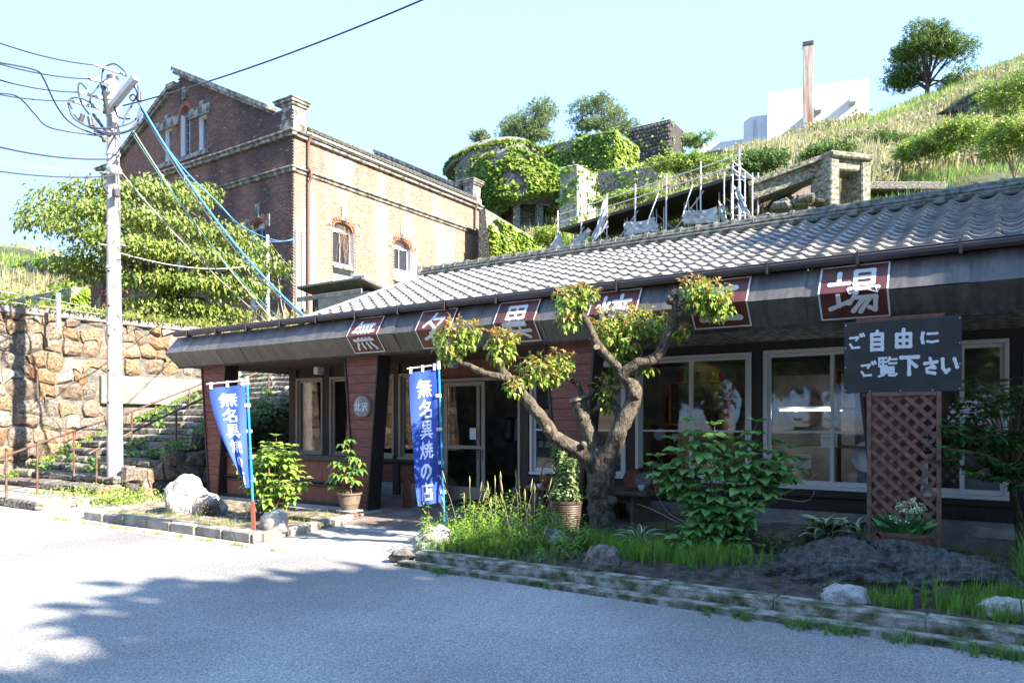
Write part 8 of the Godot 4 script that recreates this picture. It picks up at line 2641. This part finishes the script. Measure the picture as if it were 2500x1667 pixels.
func bushes() -> void:
	leafmat("leaf_hydrangea_a", Color(0.135, 0.26, 0.07), 0.5, 0.4); leafmat("leaf_hydrangea_b", Color(0.09, 0.205, 0.055), 0.5, 0.4); leafmat("leaf_hydrangea_c", Color(0.06, 0.15, 0.045), 0.5, 0.4)
	leafmat("leaf_fresh_a", Color(0.19, 0.28, 0.05), 0.6, 0.45); leafmat("leaf_fresh_b", Color(0.14, 0.24, 0.045), 0.6, 0.45); leafmat("leaf_fresh_c", Color(0.10, 0.19, 0.04), 0.6, 0.45)
	leafmat("leaf_dark_a", Color(0.05, 0.115, 0.03), 0.3, 0.28); leafmat("leaf_dark_b", Color(0.035, 0.085, 0.025), 0.3, 0.28); leafmat("leaf_dark_c", Color(0.10, 0.13, 0.035), 0.35, 0.3)
	var bl := broad_leaf(0.62, 0.25)
	# bush in the left bed
	bush("green_bush", "bright green broad leaved bush behind the left banner", "bush", Vector3(-9.21, 0.1, -7.2), shell_tips(64, Vector3(0.05, 0.72, 0), Vector3(0.62, 0.55, 0.45), 0.15), bl, ["leaf_fresh_a", "leaf_fresh_b", "leaf_fresh_c"], 0.10, 0.15, 6, [])
	# hydrangea
	var hb := Vector3(-2.54, 0.2, -7.86)
	var tips := []
	for q in [Vector3(-2.91, 1.58, -7.8), Vector3(-2.74, 1.54, -8.16), Vector3(-2.76, 1.43, -7.66), Vector3(-2.31, 1.57, -8.33), Vector3(-2.33, 1.43, -8.07), Vector3(-2.54, 1.37, -8.29), Vector3(-3.05, 1.38, -7.71), Vector3(-2.94, 1.24, -7.54), Vector3(-3.19, 1.19, -7.61), Vector3(-3.23, 1.1, -7.47), Vector3(-3.03, 1.06, -7.48), Vector3(-2.95, 0.95, -7.65), Vector3(-2.83, 1.23, -7.98), Vector3(-2.58, 1.15, -7.67), Vector3(-2.41, 1.17, -7.89), Vector3(-2.27, 1.2, -7.87), Vector3(-2.17, 1.24, -8.18), Vector3(-2.1, 1.33, -8.46), Vector3(-1.98, 1.28, -8.43), Vector3(-2.04, 1.13, -8.03), Vector3(-2.19, 1.04, -7.92), Vector3(-1.86, 1.14, -8.51), Vector3(-1.99, 1.01, -8.18), Vector3(-2.35, 0.92, -7.82), Vector3(-2.08, 0.88, -8), Vector3(-2.19, 0.79, -7.92), Vector3(-2.73, 0.88, -7.56), Vector3(-2.54, 0.84, -7.57), Vector3(-2.47, 0.71, -7.62), Vector3(-2.62, 0.71, -7.52), Vector3(-2.77, 0.69, -7.54), Vector3(-2.32, 0.7, -7.6), Vector3(-2.69, 0.57, -7.47), Vector3(-2.47, 0.56, -7.5), Vector3(-2.29, 0.54, -7.62), Vector3(-2.21, 0.63, -7.67), Vector3(-2.77, 0.48, -7.42), Vector3(-2.51, 0.43, -7.47), Vector3(-2.88, 0.82, -7.58), Vector3(-3.11, 0.95, -7.55), Vector3(-2.66, 1.32, -8.21), Vector3(-2.93, 1.11, -7.79), Vector3(-2.2, 0.99, -8.28), Vector3(-2.7, 1.38, -7.82), Vector3(-2.02, 1.13, -8.52), Vector3(-2.55, 1.01, -8.17), Vector3(-2.83, 0.38, -7.26), Vector3(-2.26, 0.37, -7.52)]: tips.append(q - hb)
	bush("hydrangea", "open green hydrangea with large toothed leaves before the shop windows", "bush", hb, tips, broad_leaf(0.66, 0.2), ["leaf_hydrangea_a", "leaf_hydrangea_b", "leaf_hydrangea_c"], 0.125, 0.185, 7, [])
	# bare lower twigs of the hydrangea
	var m := MB.new()
	for q in [[Vector3(-2.19, 0.69, -7.92), Vector3(-1.85, 0.88, -8.15), Vector3(-1.66, 1.04, -8.28)], [Vector3(-2.15, 0.74, -7.95), Vector3(-1.75, 0.75, -8.1), Vector3(-1.67, 0.87, -8.16)], [Vector3(-3.07, 0.59, -7.45), Vector3(-3.19, 0.66, -7.37), Vector3(-3.33, 0.69, -7.4)], [Vector3(-2.54, 0.43, -7.57), Vector3(-3, 0.59, -7.5), Vector3(-3.19, 0.91, -7.49)], [Vector3(-2.32, 0.48, -7.72), Vector3(-1.91, 0.56, -7.87), Vector3(-1.61, 0.54, -8.07)], [Vector3(-2.24, 0.62, -7.77), Vector3(-2, 0.92, -8.05), Vector3(-1.99, 1.15, -8.18)]]:
		m.tube(smooth([hb + Vector3(0, 0.05, 0), q[0], q[1], q[2]], 4), [0.010, 0.008, 0.007, 0.006, 0.005, 0.004, 0.004, 0.003, 0.003, 0.002], 5, false)
	tag(put("bare_twigs", m, M("twig_pale", Color(0.30, 0.24, 0.19), 0.9)), "bare pale twigs spreading beside the hydrangea", "twigs")
	# camellia at the right edge
	var cb := Vector3(0.12, 0.2, -9.34)
	tips = []
	for i in 74:
		var a := J(0, TAU); var r := sqrt(rng.randf())
		tips.append(Vector3(-0.1, 1.46, -8.73) + Vector3(0.83, 0, -0.5576) * (cos(a) * r * 0.68) + Vector3(0, sin(a) * r * 0.52, 0) + Vector3(0.5576, 0, 0.83) * J(-0.25, 0.35) - cb)
	for q in [Vector3(-0.6, 1.44, -8.39), Vector3(-0.66, 1.31, -8.35), Vector3(-0.55, 1.61, -8.43), Vector3(-0.44, 1.87, -8.5), Vector3(-0.35, 1.96, -8.56), Vector3(-0.26, 2.02, -8.62), Vector3(-0.58, 1.19, -8.29), Vector3(0.13, 2, -8.88), Vector3(0.09, 0.92, -8.86)]: tips.append(q - cb)
	bush("camellia", "dark glossy evergreen tree at the right edge beside the trellis", "tree", cb, tips, broad_leaf(0.52, 0.12), ["leaf_dark_a", "leaf_dark_b", "leaf_dark_c"], 0.085, 0.13, 7, [Vector3(0.13, 0.15, -9.67), Vector3(0.1, 0.54, -9.58), Vector3(0.06, 0.79, -9.44), Vector3(0.03, 1.05, -9.18)])

# ---------------------------------------------------------------- inside the shop
func interior() -> void:
	var shelf := func(called: String, label: String, at: Vector3, w: float, h: float, levels: int, mat := "shelf_wood", d := 0.3) -> Node3D:
		var s := thing(called, label, "shelf", at)
		for e in [-1.0, 1.0]:
			var m := MB.new()
			m.bbox(Vector3(e * w * 0.5, h * 0.5, 0), Vector3(0.04, h, d), 0.004)
			put("upright", m, M(mat), s)
		for i in levels:
			var m := MB.new()
			m.bbox(Vector3(0, h * (i + 1.0) / levels - 0.02, 0), Vector3(w - 0.044, 0.03, d - 0.01), 0.004)
			put("board", m, M(mat), s)
		return s
	var fy := 0.2
	shelf.call("pottery_shelf", "wooden shelf with clay pots behind the window by the pruned tree", Vector3(-3.95, fy, -11.15), 0.9, 2.0, 5)
	shelf.call("window_shelf", "low wooden shelf behind the window left of the hydrangea", Vector3(-4.35, fy, -10.85), 0.55, 1.35, 3)
	shelf.call("white_shelf", "pale shelf unit with vases behind the window by the trellis", Vector3(-1.62, fy, -11.0), 0.66, 2.1, 4)
	shelf.call("post_card_rack", "tall dark rack of pale cards inside the doorway", Vector3(-8.05, fy, -13.2), 0.9, 2.0, 6, "dark_wood")
	shelf.call("back_shelf", "long wooden shelf along the back wall of the shop", Vector3(-4.6, fy, -15.1), 3.0, 1.9, 4)
	for i in 14:
		plain("card", ["pale card on the rack inside the doorway"][0], "card", Vector3(-8.38 + 0.16 * (i % 5), fy + 0.36 + 0.333 * int(i / 5.0) + 0.55, -13.08), func(mm): mm.bbox(Vector3.ZERO, Vector3(0.11, 0.16, 0.01), 0.002, Basis(Vector3.RIGHT, -0.2)), "glaze_white", "sheet", "cards on the rack")
	for i in 5:
		plain("clay_pot", "reddish clay pot on the top shelf behind the window by the pruned tree", "pot", Vector3(-4.27 + i * 0.16, fy + 2.0, -11.1), func(mm): mm.lathe(Vector3.ZERO, [Vector2(0, 0), Vector2(0.05, 0), Vector2(0.065, 0.06), Vector2(0.06, 0.14), Vector2(0.04, 0.14), Vector2(0, 0.1)], 12), "terracotta", "body", "clay pots on the top shelf")
	var spots := [[-4.15, 0.99, -11.12, "plate", 0.10, "glaze_white", "pale plate upright on the shelf behind the window by the pruned tree"], [-4.5, 1.10, -10.85, "plate", 0.10, "glaze_white", "white plate upright on the low shelf behind the glass"], [-4.25, 1.10, -10.85, "cup", 0.05, "glaze_white", "white cup on the low shelf behind the glass"], [-3.75, 1.40, -11.12, "jar", 0.07, "pot_brown", "brown jar on the shelf behind the window by the pruned tree"], [-3.95, 1.79, -11.12, "jar", 0.07, "steel_dark", "dark jar below the clay pots behind the glass"], [-1.80, 1.77, -10.98, "cup", 0.05, "pot_brown", "left of two dark tumblers behind the window by the trellis"], [-1.66, 1.77, -10.98, "cup", 0.05, "pot_brown", "right of two dark tumblers behind the window by the trellis"], [-1.68, 1.24, -10.96, "vase", 0.05, "pot_brown", "slim dark bottle vase behind the window by the trellis"], [-1.55, 0.71, -10.95, "plate", 0.22, "glaze_white", "great round white plate low behind the window by the trellis"], [-2.4, 0.74, -10.9, "card", 0.15, "glaze_white", "white printed notice low behind the window above the hydrangea"], [-1.98, 1.06, -10.55, "card", 0.13, "glaze_white", "pale framed leaflet behind the glass left of the sash"]]
	for q in spots:
		var k: float = q[4]
		var m := MB.new()
		if q[3] == "plate": m.lathe(Vector3(0, k, 0), [Vector2(0, -0.006), Vector2(k * 0.6, -0.006), Vector2(k, 0.02), Vector2(k * 0.95, 0.028), Vector2(k * 0.6, 0.005), Vector2(0, 0.005)], 24, Basis(Vector3.RIGHT, 1.3))
		elif q[3] == "cup": bowl(m, k, 0.12)
		elif q[3] == "jar": m.lathe(Vector3.ZERO, [Vector2(0, 0), Vector2(k, 0), Vector2(k * 1.2, 0.08), Vector2(k * 0.7, 0.16), Vector2(0, 0.16)], 14)
		elif q[3] == "vase": m.lathe(Vector3.ZERO, [Vector2(0, 0), Vector2(k, 0), Vector2(k * 1.15, 0.1), Vector2(k * 0.5, 0.19), Vector2(k * 0.42, 0.27), Vector2(k * 0.55, 0.28), Vector2(0, 0.28)], 14)
		else: m.bbox(Vector3(0, k * 0.7, 0), Vector3(k * 1.6, k * 1.3, 0.008), 0.002)
		put("body", m, M(q[5]), thing("display_" + q[3], q[6], q[3], Vector3(q[0], fy - 0.03 + q[1], q[2])))
	# big dark round plate on a stand and a counter with a strip lamp
	plain("dark_plate", "very large dark round plate on show behind the middle window", "plate", Vector3(-2.55, 1.74, -11.8), func(mm): mm.lathe(Vector3.ZERO, [Vector2(0, -0.01), Vector2(0.16, -0.01), Vector2(0.27, 0.03), Vector2(0.26, 0.04), Vector2(0.16, 0.008), Vector2(0, 0.008)], 32, Basis(Vector3.RIGHT, 1.35)), "pot_brown", "disc")
	plain("pale_panel", "pale display panel behind the very large dark plate", "panel", Vector3(-2.5, 1.75, -12.1), func(mm): mm.bbox(Vector3.ZERO, Vector3(1.2, 1.1, 0.04), 0.004), "interior_wall", "board")
	plain("counter", "pale shop counter behind the middle window", "counter", Vector3(-2.6, fy, -11.9), func(mm): mm.bbox(Vector3(0, 0.5, 0), Vector3(1.6, 1.0, 0.5), 0.01), "interior_wall", "body")
	var lamp := thing("strip_lamp", "glowing white strip lamp behind the middle shop window", "lamp", Vector3(-2.33, 1.74, -11.1))
	var gm := StandardMaterial3D.new()
	gm.resource_name = "lamp_glow"
	gm.albedo_color = Color(0.9, 0.92, 0.95)
	gm.emission_enabled = true
	gm.emission = Color(0.95, 0.97, 1.0)
	gm.emission_energy_multiplier = 1.6
	var m := MB.new()
	m.tube([Vector3(-0.42, 0, 0), Vector3(0.42, 0, 0)], [0.013], 10)
	put("tube", m, gm, lamp)
	m = MB.new()
	m.bbox(Vector3(0, 0.035, -0.01), Vector3(0.9, 0.035, 0.05), 0.004)
	put("housing", m, M("alu_white"), lamp)
	for e in [-0.2, 0.2]:
		var l := OmniLight3D.new()
		l.name = "strip_lamp_light" if e < 0 else "strip_lamp_light_001"
		l.position = Vector3(-2.33 + e, 1.70, -11.06)
		l.light_energy = 0.02
		l.light_size = 0.03
		l.light_color = Color(0.95, 0.97, 1.0)
		l.omni_range = 8.0
		l.omni_attenuation = 2.0
		l.shadow_enabled = true
		add_child(l)

# ---------------------------------------------------------------- person in the doorway
func blob(bones: Array, cell: float, k: float) -> MB:
	# smooth union of tapered capsules meshed as surface nets
	var lo := Vector3.INF; var hi := -Vector3.INF
	for b in bones:
		for e in [[b[0], b[2]], [b[1], b[3]]]:
			lo = lo.min(e[0] - Vector3.ONE * (e[1] + k + cell * 2)); hi = hi.max(e[0] + Vector3.ONE * (e[1] + k + cell * 2))
	var n := Vector3i((hi - lo) / cell) + Vector3i.ONE * 2
	var f := PackedFloat32Array()
	f.resize(n.x * n.y * n.z)
	f.fill(1.0)
	for b in bones:
		var A: Vector3 = b[0]; var B: Vector3 = b[1]; var ra: float = b[2]; var rb: float = b[3]
		var mr := maxf(ra, rb) + k + cell * 1.5
		var i0 := Vector3i(((A.min(B) - Vector3.ONE * mr) - lo) / cell).clamp(Vector3i.ZERO, n - Vector3i.ONE)
		var i1 := Vector3i(((A.max(B) + Vector3.ONE * mr) - lo) / cell).clamp(Vector3i.ZERO, n - Vector3i.ONE)
		var ab := B - A
		var l2 := maxf(ab.length_squared(), 1e-9)
		for z in range(i0.z, i1.z + 1):
			for y in range(i0.y, i1.y + 1):
				for x in range(i0.x, i1.x + 1):
					var p := lo + Vector3(x, y, z) * cell
					var t := clampf((p - A).dot(ab) / l2, 0.0, 1.0)
					var d := (p - A - ab * t).length() - lerpf(ra, rb, t)
					var q := x + n.x * (y + n.y * z)
					var g := f[q]
					var h := clampf(0.5 + 0.5 * (g - d) / k, 0.0, 1.0)
					f[q] = lerpf(g, d, h) - k * h * (1.0 - h) if absf(g - d) < k else minf(g, d)
	var ids := {}
	var P := PackedVector3Array(); var N := PackedVector3Array()
	var at := func(x, y, z) -> float: return f[x + n.x * (y + n.y * z)]
	for z in n.z - 1:
		for y in n.y - 1:
			for x in n.x - 1:
				var q := x + n.x * (y + n.y * z)
				var c := PackedFloat32Array([f[q], f[q + 1], f[q + n.x], f[q + n.x + 1], f[q + n.x * n.y], f[q + n.x * n.y + 1], f[q + n.x * n.y + n.x], f[q + n.x * n.y + n.x + 1]])
				var neg := 0
				for v in c: neg += 1 if v < 0.0 else 0
				if neg == 0 or neg == 8: continue
				var s := Vector3.ZERO; var m := 0
				for e in [[0, 1], [2, 3], [4, 5], [6, 7], [0, 2], [1, 3], [4, 6], [5, 7], [0, 4], [1, 5], [2, 6], [3, 7]]:
					var a: float = c[e[0]]; var b: float = c[e[1]]
					if (a < 0.0) != (b < 0.0):
						var t := a / (a - b)
						s += Vector3(e[0] & 1, (e[0] >> 1) & 1, e[0] >> 2).lerp(Vector3(e[1] & 1, (e[1] >> 1) & 1, e[1] >> 2), t); m += 1
				ids[q] = P.size()
				P.append(lo + (Vector3(x, y, z) + s / m) * cell)
				N.append(Vector3(c[1] + c[3] + c[5] + c[7] - c[0] - c[2] - c[4] - c[6], c[2] + c[3] + c[6] + c[7] - c[0] - c[1] - c[4] - c[5], c[4] + c[5] + c[6] + c[7] - c[0] - c[1] - c[2] - c[3]).normalized())
	var out := MB.new()
	var sx := 1; var sy := n.x; var sz := n.x * n.y
	for q in ids:
		for ax in [[sx, sy, sz], [sy, sz, sx], [sz, sx, sy]]:
			var a := f[q] < 0.0; var b := f[q + ax[0]] < 0.0
			if a == b: continue
			if not (ids.has(q - ax[1]) and ids.has(q - ax[2]) and ids.has(q - ax[1] - ax[2])): continue
			var i := [ids[q], ids[q - ax[1]], ids[q - ax[1] - ax[2]], ids[q - ax[2]]]
			if not a: i = [i[3], i[2], i[1], i[0]]
			out.t3(P[i[0]], P[i[1]], P[i[2]], N[i[0]], N[i[1]], N[i[2]])
			out.t3(P[i[0]], P[i[2]], P[i[3]], N[i[0]], N[i[2]], N[i[3]])
	return out

func person() -> void:
	# stands inside the doorway, facing right and away, with a rucksack
	var o := thing("person", "person in blue shirt and dark jeans with a black rucksack inside the doorway", "person", Vector3(-7.50, 0.195, -11.45))
	var face := Vector3(0.87, 0, -0.5)       # looking right and into the shop
	var side := Vector3(0.5, 0, 0.87)        # their right hand, towards the street
	var up := Vector3.UP
	var L := func(f: float, s: float, y: float) -> Vector3: return face * f + side * s + up * y
	var jeans := blob([[L.call(0.0, 0.09, 0.92), L.call(0.03, 0.10, 0.50), 0.095, 0.068], [L.call(0.03, 0.10, 0.50), L.call(-0.02, 0.11, 0.09), 0.066, 0.055], [L.call(0.0, -0.09, 0.92), L.call(0.02, -0.10, 0.50), 0.095, 0.068], [L.call(0.02, -0.10, 0.50), L.call(0.04, -0.11, 0.09), 0.066, 0.055], [L.call(0, 0.07, 0.97), L.call(0, -0.07, 0.97), 0.125, 0.125]], 0.022, 0.04)
	put("jeans", jeans, M("denim", Color(0.02, 0.027, 0.045), 0.9, "grit", 4.0), o)
	var shirt := blob([[L.call(0, 0.05, 1.02), L.call(0.01, 0.07, 1.30), 0.12, 0.125], [L.call(0, -0.05, 1.02), L.call(0.01, -0.07, 1.30), 0.12, 0.125], [L.call(0, 0.14, 1.40), L.call(0, -0.14, 1.40), 0.085, 0.085], [L.call(0, 0.19, 1.40), L.call(0.02, 0.24, 1.12), 0.06, 0.052], [L.call(0, -0.19, 1.40), L.call(0.02, -0.24, 1.12), 0.06, 0.052]], 0.022, 0.04)
	put("shirt", shirt, M("shirt_blue", Color(0.14, 0.20, 0.36), 0.9, "grit", 4.0), o)
	var skin := M("skin", Color(0.42, 0.25, 0.17), 0.55)
	var body := blob([[L.call(0.0, 0.0, 1.40), L.call(0.02, 0, 1.52), 0.055, 0.052], [L.call(0.01, 0, 1.62), L.call(0.02, 0, 1.68), 0.088, 0.088], [L.call(0.05, 0, 1.56), L.call(0.04, 0, 1.60), 0.058, 0.07], [L.call(0.02, 0.23, 1.16), L.call(0.10, 0.25, 0.94), 0.043, 0.033], [L.call(0.02, -0.23, 1.16), L.call(0.10, -0.25, 0.94), 0.043, 0.033], [L.call(0.105, 0, 1.63), L.call(0.128, 0, 1.595), 0.011, 0.015], [L.call(0.02, 0.09, 1.62), L.call(0.02, 0.093, 1.65), 0.018, 0.022], [L.call(0.02, -0.09, 1.62), L.call(0.02, -0.093, 1.65), 0.018, 0.022]], 0.016, 0.025)
	put("body", body, skin, o)
	for s in [1.0, -1.0]:
		var w: Vector3 = L.call(0.105, 0.25 * s, 0.93)
		var fb := [[w, w + face * 0.015 + Vector3(0, -0.075, 0), 0.026, 0.03]]
		for i in 4:
			var k: Vector3 = w + face * (0.038 - 0.021 * i) + Vector3(0, -0.08, 0)
			var ln: float = [0.038, 0.044, 0.041, 0.032][i]
			fb.append([k, k + Vector3(0, -ln, 0) - side * s * 0.008, 0.009, 0.0085])
			fb.append([k + Vector3(0, -ln, 0) - side * s * 0.008, k + Vector3(0, -ln * 1.8, 0) - side * s * 0.024, 0.0085, 0.007])
		fb.append([w + face * 0.03 + Vector3(0, -0.03, 0), w + face * 0.055 + Vector3(0, -0.07, 0) - side * s * 0.02, 0.011, 0.009])
		put("hand", blob(fb, 0.006, 0.006), skin, o)
	var hair := blob([[L.call(-0.01, 0, 1.66), L.call(-0.015, 0, 1.70), 0.098, 0.094], [L.call(-0.03, 0, 1.60), L.call(-0.02, 0, 1.66), 0.075, 0.085]], 0.018, 0.02)
	put("hair", hair, M("steel_dark"), o)
	var sack := blob([[L.call(-0.20, 0.07, 1.10), L.call(-0.19, 0.07, 1.38), 0.10, 0.085], [L.call(-0.20, -0.07, 1.10), L.call(-0.19, -0.07, 1.38), 0.10, 0.085], [L.call(-0.26, 0.05, 1.08), L.call(-0.26, -0.05, 1.08), 0.07, 0.07]], 0.022, 0.05)
	put("rucksack", sack, M("board_black"), o)
	for s in [1.0, -1.0]:
		var m := MB.new()
		m.tube(smooth([L.call(-0.12, 0.09 * s, 1.42), L.call(0.02, 0.11 * s, 1.49), L.call(0.12, 0.12 * s, 1.36), L.call(0.08, 0.14 * s, 1.10)], 4), [0.018], 6)
		put("strap", m, M("board_black"), o)
		var sh := blob([[L.call(-0.05, 0.11 * s, 0.045), L.call(0.14, 0.115 * s, 0.035), 0.045, 0.036]], 0.014, 0.02)
		put("shoe", sh, M("steel_dark"), o)
		m = MB.new()
		m.bbox(L.call(0.045, 0.113 * s, 0.012), Vector3(0.088, 0.024, 0.29), 0.01, Basis(side, up, face))
		put("sole", m, M("white_wall"), o)

# ---------------------------------------------------------------- trees beside and behind the viewer
func off_frame() -> void:
	var ca := Color(0.04, 0.085, 0.02); var cb := Color(0.10, 0.16, 0.035)
	var k := 0
	for q in [[11.2, -4.5, 10.2], [11.3, -0.2, 10.6], [10.8, 3.6, 10.2], [11.1, 7.3, 10.2], [12.2, 12.6, 15.5], [13.0, 17.5, 15.5]]:
		simple_tree("roadside_tree", "tall leafy roadside tree beyond the right edge of the picture", Vector3(q[0], 0, -q[1]), q[2], Vector3(3.3, 3.9, 3.3), 4200, 0.8, ca, cb, "roadside trees", 0.1)
		k += 1
	for q in [[-13.0, -9.0, 8.0], [-6.5, -11.0, 8.5], [0.5, -10.5, 9.0], [7.0, -11.0, 8.0]]:
		simple_tree("opposite_tree", "dense tree across the street behind the viewer", Vector3(q[0], 0, -q[1]), q[2], Vector3(4.2, 3.6, 3.0), 3400, 0.9, ca, cb, "trees across the street", 0.1)
	var w := thing("opposite_wall", "low pale wall across the street behind the viewer", "wall", Vector3(-3.0, 0, 7.6))
	var m := MB.new()
	for i in 12: m.bbox(Vector3(-13.0 + i * 2.2, 0.55, 0), Vector3(2.18, 1.1, 0.25), 0.02)
	put("wall", m, M("concrete"), w)
